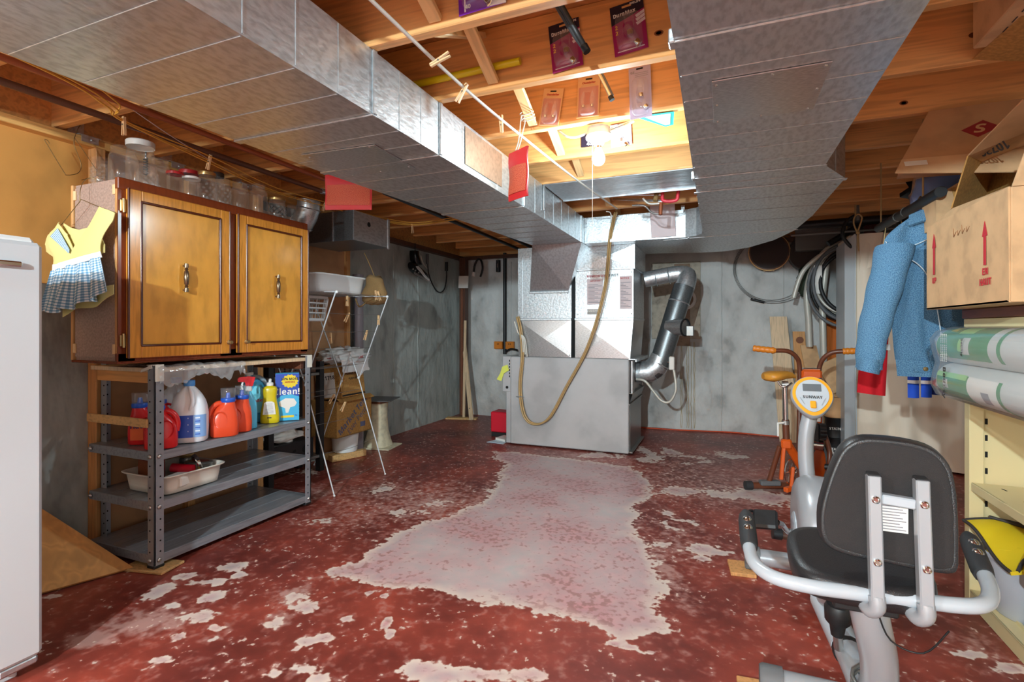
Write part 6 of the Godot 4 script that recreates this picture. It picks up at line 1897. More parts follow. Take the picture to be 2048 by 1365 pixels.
func red_bag(at: Vector3, w: float, h: float, turn: float, label: String):
	var o = thing("red_pouch", label, "bag", at, turn, "red mesh pouches overhead")
	var st := mb()
	var rows := []
	for i in 11:
		var row := []
		for j in 9:
			var u := j / 8.0 - 0.5
			var vv := i / 10.0
			row.append(Vector3(u * w, h * (0.5 - vv), 0.014 * sin(PI * vv) * cos(PI * u) + 0.003 * sin(vv * 9)))
		rows.append(row)
	sheet(st, rows, 0.008)
	mk("pouch", st, "red_mesh", o)
	st = mb()
	rows = []
	for i in 8:
		var row := []
		for j in 9:
			var u := j / 8.0 - 0.5
			var vv := 0.34 + i / 7.0 * 0.54
			row.append(Vector3(u * w * 0.93, h * (0.5 - vv), 0.0155 * sin(PI * vv) * cos(PI * u) + 0.0035 + 0.003 * sin(vv * 9)))
		rows.append(row)
	sheet(st, rows, 0.001)
	mk("speckled_window", st, mat("red_speckle", c8(214, 130, 108), 0.7, 0, tx["speckle"], Vector3(9, 9, 9)), o, "speckled window panel")
	return o

func ceiling_things():
	var st: SurfaceTool
	var F := Vector3(0, 0, 1)
	var UPV := Vector3.UP
	noise_tex("speckle", FastNoiseLite.TYPE_SIMPLEX_SMOOTH, 0.16, 2, [[0.35, Color(0.75, 0.22, 0.2)], [0.5, Color(1, 0.75, 0.6)], [0.7, Color(1, 0.95, 0.85)]], 256, 31)
	# the lit bulb
	var o = wthing("ceiling_lamp", "bare glowing light bulb in a white ceiling holder with a pull string", "lamp", W(-0.522, 1.94, 2.29))
	st = mb(); lathe(st, [[0, 0.0], [0.052, 0.0], [0.053, -0.012], [0.055, -0.034], [0, -0.034]], W(-0.522, 1.94, 2.29), 12); mk("junction_box", st, "conduit", o)
	st = mb(); lathe(st, [[0.056, -0.034], [0.058, -0.04], [0.056, -0.046], [0.03, -0.052], [0.024, -0.07], [0.02, -0.076], [0, -0.076]], W(-0.522, 1.94, 2.29), 24); mk("holder", st, "white_plastic", o)
	st = mb(); lathe(st, [[0.0135, -0.072], [0.0135, -0.088], [0.016, -0.095]], W(-0.522, 1.94, 2.29), 16); mk("bulb_cap", st, "chrome", o)
	st = mb(); lathe(st, [[0.0145, -0.09], [0.0165, -0.10], [0.024, -0.115], [0.0295, -0.13], [0.030, -0.14], [0.027, -0.153], [0.019, -0.163], [0.008, -0.168], [0, -0.1685]], W(-0.522, 1.94, 2.29), 22)
	var bm := mat("bulb_glow", c8(255, 250, 240), 0.4)
	bm.emission_enabled = true
	bm.emission = Color(1.0, 0.96, 0.9)
	bm.emission_energy_multiplier = 6.0
	mk("glass_bulb", st, "bulb_glow", o)
	wire(o, "pull_string", [W(-0.545, 1.895, 2.27), W(-0.545, 1.50, 2.27)], 0.0012, "white_cord", 5)
	bulb_lamp(W(-0.522, 1.805, 2.29), LAMP1)
	# two more bulbs of the same kind behind the photographer
	for k in 2:
		var at: Vector3 = [W(-1.75, 1.94, -1.1), W(-0.45, 1.94, -2.25)][k]
		o = wthing("ceiling_lamp", "bare bulb in a ceiling holder behind the camera, %s one" % ["left", "right"][k], "lamp", at)
		st = mb(); lathe(st, [[0, 0.0], [0.052, 0.0], [0.055, -0.034], [0.056, -0.046], [0.03, -0.052], [0.02, -0.076], [0, -0.076]], at, 20); mk("holder", st, "white_plastic", o)
		st = mb(); lathe(st, [[0.0145, -0.078], [0.0165, -0.10], [0.024, -0.115], [0.0295, -0.13], [0.030, -0.14], [0.027, -0.153], [0.019, -0.163], [0.008, -0.168], [0, -0.1685]], at, 20); mk("glass_bulb", st, "bulb_glow", o)
		bulb_lamp(at - Vector3(0, 0.135, 0), [LAMP2, LAMP3][k])
	o = wthing("lamp_wires", "grey lamp wires running along the joist beside the bulb holder", "cable", W(-0.52, 1.93, 2.28))
	wire(o, "wire_run", curve([W(-0.70, 1.948, 2.262), W(-0.66, 1.915, 2.265), W(-0.62, 1.908, 2.27), W(-0.575, 1.922, 2.28)], 5), 0.006, "conduit")
	wire(o, "wire_run", curve([W(-0.467, 1.915, 2.28), W(-0.42, 1.915, 2.265), W(-0.36, 1.938, 2.26)], 5), 0.006, "conduit")
	wire(o, "wire_run", curve([W(-0.467, 1.925, 2.28), W(-0.42, 1.93, 2.265), W(-0.36, 1.942, 2.262)], 5), 0.005, "conduit")
	# bulb packages
	var g := "light bulb packages hung on the joists"
	blister_pack(W(-0.518, 2.04, 1.758), 0.112, 0.172, 0.10, 0, "plum and black bulb pack crossed by a black tube", g)
	blister_pack(W(-0.297, 2.055, 1.758), 0.112, 0.172, 0.11, 0, "plum and black bulb pack beside the return duct, right of its twin", g)
	blister_pack(W(-0.645, 2.03, 1.336), 0.15, 0.15, 0.04, 3, "purple bulb pack cut off by the top edge of the photo", g)
	blister_pack(W(-0.712, 2.026, 2.19), 0.094, 0.165, -0.16, 1, "tan package with two clear candle bulbs, the left one, tilted", g)
	blister_pack(W(-0.543, 2.045, 2.19), 0.098, 0.178, -0.04, 1, "tan package with two clear candle bulbs, the right one", g)
	blister_pack(W(-0.322, 2.022, 2.185), 0.09, 0.215, 0.03, 2, "grey lilac package with clear small bulbs hanging lowest by the duct", g)
	blister_pack(W(-0.482, 2.02, 2.622), 0.105, 0.115, 0.05, 2, "pale lilac bulb package behind the lit lamp", g)
	o = wthing("dark_package", "small dark package with white figures behind the lit lamp holder", "package", W(-0.64, 2.0, 2.622), g)
	st = mb(); bx(st, -0.69, -0.585, 1.985, 2.05, 2.622, 2.633, 0.001); mk("backing_card", st, "pack_black", o)
	words(o, "40", 0.02, "paper", W(-0.645, 1.998, 2.620), Vector3.RIGHT, UPV)
	o = wthing("teal_flyer", "white sheet with a teal border stuck under a joist by the duct", "flyer", W(-0.27, 1.935, 2.27))
	st = mb(); prism(st, PackedVector2Array([Vector2(-0.35, 2.21), Vector2(-0.19, 2.22), Vector2(-0.205, 2.36), Vector2(-0.24, 2.37)]), 0.0015, Transform3D(Basis(Vector3.RIGHT, Vector3(0, 0, -1), UPV), Vector3(0, 1.934, 0))); mk("sheet", st, mat("teal", c8(40, 160, 150), 0.6), o)
	st = mb(); prism(st, PackedVector2Array([Vector2(-0.31, 2.225), Vector2(-0.205, 2.23), Vector2(-0.218, 2.345), Vector2(-0.238, 2.35)]), 0.001, Transform3D(Basis(Vector3.RIGHT, Vector3(0, 0, -1), UPV), Vector3(0, 1.9325, 0))); mk("printed_area", st, "paper", o)
	# bits hanging between the joists
	o = wthing("black_tube", "black wrapped cable end hanging down between two joists at the top", "cable", W(-0.42, 1.95, 1.5))
	wire(o, "tube_body", curve([W(-0.47, 2.06, 1.42), W(-0.457, 2.018, 1.44), W(-0.413, 1.935, 1.5), W(-0.38, 1.872, 1.5)], 5), 0.0085, "black", 10)
	wire(o, "tube_body", curve([W(-0.478, 2.06, 1.43), W(-0.465, 2.01, 1.45), W(-0.42, 1.93, 1.51), W(-0.384, 1.872, 1.505)], 5), 0.0065, "rubber", 10)
	wire(o, "tip", [W(-0.386, 1.882, 1.5), W(-0.376, 1.862, 1.5)], 0.012, "black_gloss", 10)
	o = wthing("chrome_tube", "shiny cable pair hanging between joists above the lamp", "cable", W(-0.43, 1.99, 2.0))
	wire(o, "tube_body", [W(-0.463, 2.06, 2.0), W(-0.44, 2.013, 2.0), W(-0.407, 1.94, 2.0)], 0.0075, "chrome", 10)
	wire(o, "tube_body", [W(-0.452, 2.06, 2.0), W(-0.43, 2.013, 2.0), W(-0.40, 1.945, 2.0)], 0.005, "grey_rubber", 10)
	wire(o, "tip", [W(-0.409, 1.944, 2.0), W(-0.402, 1.928, 2.0)], 0.0105, "black", 10)
	o = wthing("yellow_stick", "yellow round stick lying across the joist bay behind the bridging", "stick", W(-0.9, 2.01, 1.72))
	wire(o, "stick", [W(-1.3, 2.006, 1.742), W(-0.685, 2.012, 1.742)], 0.0135, "soap_yellow", 12)
	# clotheslines
	o = wthing("white_clothesline", "white rope clothesline strung under the joists towards the furnace", "clothesline", W(-0.8, 1.9, 2.4))
	wire(o, "rope", curve([W(-0.87, 1.935, -0.3), W(-0.856, 1.905, 0.9), W(-0.852, 1.893, 1.6), W(-0.825, 1.892, 2.2), W(-0.78, 1.90, 3.0), W(-0.74, 1.935, 3.86)], 10), 0.0055, "white_cord", 8)
	var gw := "clothespins on the white line"
	pin(W(-0.835, 1.893, 1.425), Vector3(-0.8, -0.35, 0.1), UPV, "clothespin lying flat across the white line, nearest the camera", gw)
	pin(W(-0.858, 1.875, 1.62), Vector3(0.55, 0.8, 0), Vector3.RIGHT, "clothespin leaning on the white line near the duct, second along", gw)
	pin(W(-0.842, 1.875, 1.93), Vector3(0.08, -1, 0), Vector3.RIGHT, "clothespin upside down on the white line, third along", gw)
	o = wthing("yellow_clothesline", "bundle of thin yellow lines sagging along the left pipes", "clothesline", W(-2.2, 1.84, 1.8))
	var yl := [W(-1.93, 1.90, -0.2), W(-1.96, 1.86, 0.88), W(-2.064, 1.85, 1.19), W(-2.151, 1.843, 1.27), W(-2.285, 1.845, 1.737), W(-2.40, 1.835, 2.23), W(-2.40, 1.845, 2.70), W(-2.36, 1.85, 3.2), W(-2.22, 1.85, 3.42), W(-1.9, 1.86, 3.42), W(-1.62, 1.88, 3.45)]
	for k in 4:
		var pts := []
		for i in yl.size(): pts.append(yl[i] + Vector3([0, 0.03, -0.03, 0.012][k] * (1.0 - absf(i - 3) / 10.0) * (0.15 if i == 3 else 1.0), [0, 0.012, 0.006, -0.012][k] * (0.2 if i == 3 else 1.0), 0.01 * k * (0.1 if i == 3 else 1.0)))
		wire(o, "line", curve(pts, 8), 0.0028, "yellow_cord", 6)
	var gy := "clothespins on the yellow lines"
	pin(W(-2.142, 1.822, 1.268), Vector3(0.0, 1, 0), Vector3.RIGHT, "clothespin upright on the yellow lines above the near cabinet corner", gy)
	pin(W(-2.276, 1.835, 1.725), Vector3(0.5, 1, 0.1), Vector3.RIGHT, "tilted clothespin on the yellow lines above the jars", gy)
	pin(W(-2.39, 1.835, 2.62), Vector3(0.5, 1, 0), Vector3.RIGHT, "tilted clothespin beside the far red pouch", gy)
	pin(W(-2.235, 1.815, 3.40), Vector3(-0.1, 1, 0), Vector3.RIGHT, "clothespin hanging on the yellow lines right of the duct end box", gy)
	# pipes under the joists at left
	o = wthing("iron_pipe", "dark brown water pipe under the joists, the one nearer the wall", "pipe", W(-2.33, 1.895, 1.5), "water pipes under the joists")
	wire(o, "pipe_run", [W(-2.33, 1.905, -2.0), W(-2.345, 1.905, 2.55)], 0.014, "iron_pipe", 10)
	wire(o, "elbow", curve([W(-2.345, 1.905, 2.54), W(-2.345, 1.905, 2.60), W(-2.345, 1.87, 2.62), W(-2.36, 1.83, 2.62)], 4), 0.018, "galv_plain", 10)
	o = wthing("iron_pipe", "reddish copper water pipe under the joists nearer the duct", "pipe", W(-2.12, 1.905, 1.5), "water pipes under the joists")
	wire(o, "pipe_run", [W(-2.12, 1.912, -2.0), W(-2.16, 1.912, 2.52)], 0.0125, "copper_pipe", 10)
	wire(o, "elbow", curve([W(-2.16, 1.912, 2.51), W(-2.16, 1.91, 2.56), W(-2.16, 1.88, 2.58)], 4), 0.016, "screw", 10)
	for k in 2:
		o = wthing("black_pipe", "black gas pipe running back under the joists, %s one" % ["left", "right"][k], "pipe", W(-2.0 + k * 0.22, 1.91, 4.2), "black pipes at the rear left")
		wire(o, "pipe_run", [W(-2.02 + k * 0.23, 1.915, 2.75), W(-2.10 + k * 0.16, 1.915, 5.45)], 0.016, "black", 10)
	o = wthing("thin_wire", "thin pinkish wire sagging above the jars", "wire", W(-2.3, 1.88, 1.8))
	wire(o, "wire_run", curve([W(-2.18, 1.92, 1.30), W(-2.26, 1.885, 1.55), W(-2.40, 1.86, 1.95), W(-2.50, 1.86, 2.2)], 6), 0.002, "paper_pink", 5)
	o = wthing("screw_eye", "dark spring hanging from the rim board above the jars", "spring", W(-2.7, 1.85, 1.7))
	var sp := []
	for i in 50: sp.append(W(-2.70 + 0.009 * cos(i * 0.9), 1.90 - i * 0.0018, 1.70 + 0.009 * sin(i * 0.9)))
	wire(o, "spring_coil", sp, 0.003, "black", 5)
	wire(o, "hook", curve([W(-2.70, 1.90, 1.70), W(-2.715, 1.935, 1.71), W(-2.73, 1.945, 1.715)], 4), 0.004, "black", 6)
	# red pouches
	red_bag(W(-1.862, 1.775, 2.22), 0.25, 0.20, 0.38, "red speckled pouch peeking out behind the big left duct")
	o = red_bag(W(-0.777, 1.668, 1.95), 0.125, 0.20, -0.55, "red speckled pouch hanging by a string from the bridging")
	o = wthing("pouch_string", "looped string tied round the bridging that carries the red pouch", "string", W(-0.78, 1.9, 1.98))
	wire(o, "string_drop", curve([W(-0.80, 1.95, 2.05), W(-0.785, 1.90, 2.0), W(-0.772, 1.85, 1.96), W(-0.775, 1.80, 1.95), W(-0.785, 1.765, 1.945)], 4), 0.0022, "white_cord")
	wire(o, "string_drop", curve([W(-0.79, 1.95, 2.05), W(-0.765, 1.90, 2.0), W(-0.76, 1.84, 1.96), W(-0.765, 1.80, 1.95), W(-0.775, 1.765, 1.945)], 4), 0.0022, "white_cord")
	for k in 3:
		var pts := []
		for i in 17: pts.append(W(-0.80 + 0.031 * cos(TAU * i / 16), 1.968 + k * 0.009 + 0.022 * sin(TAU * i / 16) * 0.8, 2.135 - k * 0.012 + 0.022 * sin(TAU * i / 16)))
		wire(o, "string_wrap", pts, 0.002, "white_cord", 5)
	# hand saw, clamps and papers under the far joists
	o = wthing("hand_saw", "hacksaw with a red handle lying in the joist space above the furnace", "saw", W(-0.35, 1.95, 3.62))
	st = mb()
	var hp := curve([W(-0.385, 1.93, 3.60), W(-0.375, 1.90, 3.60), W(-0.30, 1.895, 3.60), W(-0.285, 1.93, 3.60), W(-0.285, 1.99, 3.60), W(-0.33, 2.0, 3.60), W(-0.375, 1.985, 3.60), W(-0.385, 1.93, 3.60)], 4)
	tube(st, hp, 0.012, 10, true); mk("handle", st, mat("saw_red", c8(214, 52, 66), 0.4), o, "red handle")
	wire(o, "frame", [W(-0.38, 1.94, 3.60), W(-0.72, 1.975, 3.60)], 0.006, "chrome", 8)
	st = mb(); bar(st, W(-0.38, 1.90, 3.60), W(-0.72, 1.945, 3.60), 0.001, 0.016); mk("blade", st, "chrome", o)
	o = wthing("tool_bundle", "coiled tan tool grip with wire hanging below the saw", "tool", W(-0.4, 1.84, 3.6))
	wire(o, "grip", [W(-0.39, 1.885, 3.58), W(-0.395, 1.80, 3.57)], 0.013, "copper_pipe", 10)
	wire(o, "wire_arm", curve([W(-0.395, 1.805, 3.57), W(-0.45, 1.82, 3.57), W(-0.50, 1.87, 3.57), W(-0.58, 1.88, 3.57)], 5), 0.006, "furnace_dark", 8)
	wire(o, "wire_arm", curve([W(-0.40, 1.88, 3.58), W(-0.47, 1.885, 3.58), W(-0.51, 1.925, 3.58)], 5), 0.007, "conduit", 8)
	wire(o, "paint_brush", [W(-0.43, 1.90, 3.58), W(-0.42, 1.96, 3.6)], 0.016, "canvas", 8)
	o = wthing("paper_note", "translucent pale paper hanging on the return duct above the furnace", "paper", W(-0.43, 1.75, 4.09))
	st = mb()
	var rows := []
	for i in 6:
		var row := []
		for j in 5: row.append(W(-0.53 + j * 0.046 + i * 0.002, 1.985 - i * 0.049, 4.085 - 0.004 * sin(j * 1.1 + i)))
		rows.append(row)
	sheet(st, rows, 0.0012); mk("sheet", st, "paper_pink", o)
	o = wthing("white_wire_loop", "thin white wire loop hanging where the clothesline ends", "wire", W(-0.8, 1.87, 3.95))
	wire(o, "wire_run", curve([W(-0.83, 1.93, 3.9), W(-0.80, 1.92, 3.9), W(-0.79, 1.88, 3.9), W(-0.80, 1.84, 3.9)], 5), 0.004, "white_cord")

# ---------------------------------------------------------------- right side
func panel(st, a: Vector3, b: Vector3, c: Vector3, d: Vector3, t: float):
	# flat board with four given corners and thickness t
	var n := (b - a).cross(c - a).normalized() * t
	var p := [a, b, c, d]
	var q := [a + n, b + n, c + n, d + n]
	fc(st, p, -n); fc(st, q, n)
	var m := (a + b + c + d) / 4
	for k in 4: fc(st, [p[k], p[(k + 1) % 4], q[(k + 1) % 4], q[k]], (p[k] + p[(k + 1) % 4]) / 2 - m)

func patch(a: Vector3, b: Vector3, c: Vector3, d: Vector3, nu: int, nv: int, f: Callable) -> Array:
	# rows from edge a-b to edge d-c, each point moved by f(u, v)
	var rows := []
	for i in nv + 1:
		var row := []
		for j in nu + 1:
			var u := float(j) / nu
			var w := float(i) / nv
			row.append(a.lerp(b, u).lerp(d.lerp(c, u), w) + f.call(u, w))
		rows.append(row)
	return rows

func right_side():
	var st: SurfaceTool
	var UPV := Vector3.UP
	var F := Vector3(0, 0, 1)
	var L := Vector3.LEFT
	mat("shelf_beige", c8(214, 196, 148), 0.45)
	# beige shelving
	var o = wthing("beige_shelf", "beige steel shelving unit with slotted uprights at the right edge", "shelf", W(1.08, 0, 1.9))
	for d in [2.475, 1.0]:
		st = mb()
		bx(st, 0.856, 0.90, 0.0, 1.075, d - 0.022, d + 0.022, 0.002)
		bx(st, 1.26, 1.30, 0.0, 1.075, d - 0.022, d + 0.022, 0.002)
		mk("upright", st, "shelf_beige", o)
	st = mb(); bx(st, 0.90, 1.26, 0.0, 1.075, 2.47, 2.478); var ep := mk("end_panel", st, "shelf_beige", o)
	for k in 15:
		st = mb(); bx(st, 0.908, 0.916, 0.12 + k * 0.062, 0.142 + k * 0.062, 2.4685, 2.4705); mk("slot", st, "hole", ep)
	st = mb(); bx(st, 0.856, 1.30, 1.03, 1.075, 0.98, 2.455, 0.003); mk("top_shelf", st, "shelf_beige", o)
	st = mb(); bx(st, 0.852, 0.858, 1.04, 1.075, 0.98, 2.49, 0.001); mk("top_rail", st, "shelf_beige", o)
	for y in [0.455, 0.785]:
		st = mb(); bx(st, 0.862, 1.28, y, y + 0.004, 0.98, 2.45); bx(st, 0.860, 0.866, y - 0.028, y + 0.004, 0.98, 2.45, 0.002); var sb := mk("shelf_board", st, "shelf_beige", o)
		for k in 12:
			st = mb(); box(st, W(0.93 + 0.05 * (k % 3), y + 0.0045, 2.38 - 0.05 * k), Vector3(0.004, 0.0012, 0.024), 0, Basis(UPV, 0.2)); mk("slot", st, "hole", sb)
	st = mb(); bx(st, 0.856, 1.28, 0.05, 0.056, 0.98, 2.45); bx(st, 0.856, 0.862, 0.0, 0.056, 0.98, 2.45, 0.002); bx(st, 0.90, 0.908, 0.056, 0.066, 0.98, 2.45); mk("base_shelf", st, "shelf_beige", o)
	o = wthing("brown_plank", "reddish brown wood board on top of the beige shelving", "board", W(1.08, 1.076, 1.9))
	st = mb(); bx(st, 0.852, 1.30, 1.0765, 1.112, 0.98, 2.51, 0.003); mk("board", st, "red_wood", o)

	# large arrow carton and its open flaps
	o = wthing("arrow_carton", "large tan carton with red arrows lettered UP and EN HAUT", "box", W(0.95, 1.115, 2.2), "cartons at the right")
	mat("ink_crimson", c8(190, 32, 46), 0.7)
	st = mb()
	panel(st, W(0.745, 1.114, 1.88), W(0.745, 1.114, 2.52), W(0.745, 1.44, 2.52), W(0.742, 1.44, 1.88), 0.006)
	bx(st, 0.748, 1.18, 1.114, 1.44, 1.875, 1.882, 0.002); bx(st, 0.748, 1.18, 1.114, 1.44, 2.514, 2.522, 0.002); bx(st, 1.174, 1.18, 1.114, 1.44, 1.88, 2.52); bx(st, 0.745, 1.18, 1.1135, 1.12, 1.88, 2.52)
	var cb := mk("carton_body", st, "card_pale", o)
	var xx := 0.7425
	for k in [[2.435, 1.245, 0.155], [2.02, 1.235, 0.135]]:
		st = mb()
		var hw := 0.013
		prism(st, PackedVector2Array([Vector2(-hw * 0.55, 0), Vector2(hw * 0.55, 0), Vector2(hw * 0.55, k[2] * 0.66), Vector2(hw * 1.25, k[2] * 0.66), Vector2(0, k[2]), Vector2(-hw * 1.25, k[2] * 0.66), Vector2(-hw * 0.55, k[2] * 0.66)]), 0.0012, Transform3D(Basis(F, UPV, L), W(xx, k[1], k[0])))
		mk("red_arrow", st, "ink_crimson", cb)
	words(cb, "UP", 0.022, "ink_crimson", W(xx, 1.222, 2.435), F, UPV)
	words(cb, "EN", 0.021, "ink_crimson", W(xx, 1.215, 2.02), F, UPV)
	words(cb, "HAUT", 0.021, "ink_crimson", W(xx, 1.183, 2.02), F, UPV)
	st = mb()
	for k in 4: tube(st, [W(xx + 0.0015, 1.39 - 0.012 * (k % 2), 2.26 - k * 0.035), W(xx + 0.0015, 1.36, 2.255 - k * 0.035), W(xx + 0.0015, 1.375, 2.235 - k * 0.035)], 0.0012, 4)
	mk("pen_scribble", st, "card_dark", cb)
	var fl := [["flap", "card_pale", W(0.76, 1.62, 2.185), W(0.80, 1.70, 1.94), W(0.98, 1.70, 2.14), W(0.95, 1.65, 2.50)],
		["flap", "card_gold", W(0.76, 1.473, 2.32), W(0.76, 1.62, 2.185), W(0.95, 1.65, 2.50), W(0.95, 1.55, 2.58)],
		["flap", "card_gold", W(0.95, 1.55, 2.58), W(0.95, 1.65, 2.50), W(0.97, 1.66, 2.05), W(0.97, 1.44, 2.05)],
		["flap", "card_pale", W(0.748, 1.44, 1.875), W(1.1, 1.44, 1.875), W(1.12, 1.66, 1.83), W(0.785, 1.60, 1.845)],
		["flap", "card_pale", W(0.748, 1.44, 1.90), W(0.748, 1.44, 2.50), W(0.765, 1.475, 2.33), W(0.77, 1.455, 1.94)]]
	var fn := []
	for q in fl:
		st = mb(); panel(st, q[2], q[3], q[4], q[5], 0.004); fn.append(mk(q[0], st, q[1], o))
	words(fn[0], "10730", 0.03, "ink_dark", W(0.80, 1.634, 2.17).lerp(W(0.9, 1.66, 2.25), 0.35) + Vector3(-0.004, -0.004, 0), Vector3(-0.3, 0.05, -0.9).rotated(UPV, 0.0), W(0.80, 1.6, 2.1) - W(0.80, 1.64, 2.0))
	words(fn[1], "1073", 0.028, "ink_dark", W(0.862, 1.572, 2.418) + Vector3(-0.004, 0.0, 0.006), W(0.86, 1.60, 2.40) - W(0.86, 1.54, 2.44), W(0.80, 1.57, 2.3) - W(0.90, 1.585, 2.44))
	words(fn[3], "0", 0.05, "ink_dark", W(0.805, 1.52, 1.85), Vector3.RIGHT, UPV)
	words(fn[3], "L7", 0.026, "ink_dark", W(0.80, 1.465, 1.866), Vector3.RIGHT, UPV)
	# small tan carton behind it
	o = wthing("small_carton", "tan carton with faint green print squeezed between jacket and arrow carton", "box", W(0.95, 1.5, 2.65), "cartons at the right")
	st = mb(); prism(st, PackedVector2Array([Vector2(0.80, 1.45), Vector2(0.80, 1.575), Vector2(0.83, 1.60), Vector2(0.965, 1.685), Vector2(1.04, 1.62), Vector2(1.04, 1.45)]), -0.16, Transform3D(Basis(), W(0, 0, 2.60))); mk("carton_body", st, "card_pale", o)
	st = mb(); box(st, W(0.865, 1.585, 2.598), Vector3(0.022, 0.05, 0.002), 0, Basis(F, 0.25)); mk("brown_tape", st, "card_gold", o)
	st = mb()
	for e in [[-0.02, 0, 0.002, 0.07], [0.02, 0, 0.002, 0.07], [0, 0.034, 0.04, 0.002], [0, -0.034, 0.04, 0.002], [-0.007, -0.005, 0.003, 0.04], [0.007, -0.005, 0.003, 0.04]]: box(st, W(0.905 + e[0], 1.60 + e[1], 2.598), Vector3(e[2], e[3], 0.002), 0, Basis(F, 0.12))
	mk("green_print", st, mat("ink_green", c8(120, 160, 120), 0.8), o)
	# blue bedding in clear plastic
	o = wthing("blue_bundle", "blue bundle wrapped in shiny clear plastic on the clothes pole", "bundle", W(0.95, 1.6, 2.9))
	var rg := []
	var cl := curve([W(0.80, 1.575, 2.84), W(0.84, 1.62, 2.86), W(0.92, 1.69, 2.88), W(1.05, 1.75, 2.90), W(1.15, 1.78, 2.9)], 4)
	var fz := FastNoiseLite.new(); fz.frequency = 6.0
	for i in cl.size():
		var r := 0.03 + 0.055 * minf(1.0, i / 5.0)
		var q := []
		for p in ring_pts(cl[i], Vector3(-0.5, 0.86, 0) * r, Vector3(0, 0, r * 1.3), 16): q.append(p + (p - cl[i]) * 0.35 * fz.get_noise_3dv(p * 4.0))
		rg.append(q)
	st = mb(); loft(st, rg); mk("blue_bedding", st, mat("bedding_blue", c8(60, 120, 200), 0.7), o)
	var rg2 := []
	for i in rg.size():
		var q := []
		for p in rg[i]: q.append(p + (p - cl[i]) * (0.18 + 0.3 * fz.get_noise_3dv(p * 7.0)))
		rg2.append(q)
	st = mb(); loft(st, rg2); mk("clear_wrap", st, "clear_film", o)

	# carton wedged under the joists with a diamond mark
	o = wthing("diamond_carton", "dim tan carton with a red diamond mark wedged up under the joists", "box", W(0.9, 1.7, 2.6), "cartons at the right")
	var A := W(0.776, 1.930, 2.60); var C := W(0.645, 1.70, 2.45); var B := W(1.10, 1.885, 2.46); var D := B + (C - A)
	var nn := (B - A).cross(C - A).normalized()
	if nn.z < 0: nn = -nn
	st = mb()
	var ext := Vector3(0.06, 0.0, -0.30)
	for q in [[A, B, D, C], [A + ext, B + ext, D + ext, C + ext], [A, C, C + ext, A + ext], [A, B, B + ext, A + ext], [C, D, D + ext, C + ext], [B, D, D + ext, B + ext]]: fc(st, q, (q[0] + q[2]) / 2 - (A + D + ext) / 2)
	var dcb := mk("carton_body", st, "card", o)
	st = mb(); panel(st, C + nn * 0.003, D + nn * 0.003, D + Vector3(0.03, -0.10, 0.07), C + Vector3(-0.03, -0.055, 0.03), 0.004); mk("bottom_flap", st, "card_pale", o)
	st = mb(); box(st, C + Vector3(0.035, -0.026, 0.035), Vector3(0.07, 0.025, 0.002), 0, Basis((B - A).normalized(), Vector3(0, 0.8, -0.6).normalized(), (B - A).normalized().cross(Vector3(0, 0.8, -0.6).normalized()))); mk("white_tape", st, "tape", o)
	var bu := (B - A).normalized()
	var bvv := nn.cross(bu)
	if bvv.y < 0: bvv = -bvv
	var mid: Vector3 = A + (B - A) * 0.55 + (C - A) * 0.52 + nn * 0.0012
	st = mb(); prism(st, PackedVector2Array([Vector2(-0.055, 0), Vector2(0, 0.05), Vector2(0.055, 0), Vector2(0, -0.05)]), 0.001, Transform3D(Basis(bu, bvv, bu.cross(bvv)), mid)); var dm := mk("red_diamond", st, mat("ink_rust", c8(150, 36, 34), 0.8), dcb)
	words(dm, "S", 0.05, "card", mid + nn * 0.0015, bu, bvv)
	# carton up in the joist bay at the top right
	o = wthing("joist_carton", "carton stowed up between joists in the top right corner, printed 1275-1", "box", W(0.95, 1.95, 1.98), "cartons at the right")
	st = mb(); bx(st, 0.75, 1.35, 1.95, 2.165, 1.815, 2.125, 0.003); var jc := mk("carton_body", st, "card_pale", o)
	st = mb()
	for k in 5: bx(st, 0.79, 0.793, 1.9485, 1.95, 1.84 + k * 0.055, 1.87 + k * 0.055)
	mk("dashed_line", st, "ink_dark", jc)
	words(jc, "1275-1", 0.028, "ink_dark", W(0.87, 1.949, 2.085), Vector3.LEFT, Vector3(0, 0, 1))
	words(jc, "VUCHE", 0.03, "ink_dark", W(0.95, 2.03, 1.813), Vector3.RIGHT, UPV)
	st = mb(); panel(st, W(0.775, 1.948, 2.20), W(0.80, 1.95, 1.95), W(0.97, 1.90, 1.95), W(0.97, 1.90, 2.2), 0.004); mk("loose_flap", st, "card_gold", o)

	# pole, jacket and hanging clothes
	o = wthing("clothes_pole", "black wrapped clothes pole under the joists carrying the denim jacket", "pole", W(0.8, 1.6, 3.2))
	wire(o, "pole_run", [W(0.80, 1.60, 3.45), W(0.80, 1.585, 2.55)], 0.022, "black", 12)
	for d in [3.1, 2.98]:
		wire(o, "pole_ring", [W(0.80, 1.594, d), W(0.80, 1.594, d - 0.008)], 0.0235, "steel_wire", 12)
	wire(o, "hanging_rope", [W(0.80, 1.60, 2.75), W(0.80, 1.95, 2.75)], 0.004, "hose_tan")
	wire(o, "hanging_rope", [W(0.80, 1.60, 3.4), W(0.80, 1.95, 3.4)], 0.004, "hose_tan")
	denim_jacket()
	mat("red_cloth", c8(196, 12, 28), 0.9)
	mat("blue_cloth", c8(24, 70, 176), 0.9)
	mat("navy_cloth", c8(16, 36, 110), 0.9)
	mat("cloth_white", c8(232, 226, 222), 0.9)
	o = wthing("red_garment", "red knit sleeve hanging below the denim cuff", "clothing", W(0.74, 0.69, 3.3))
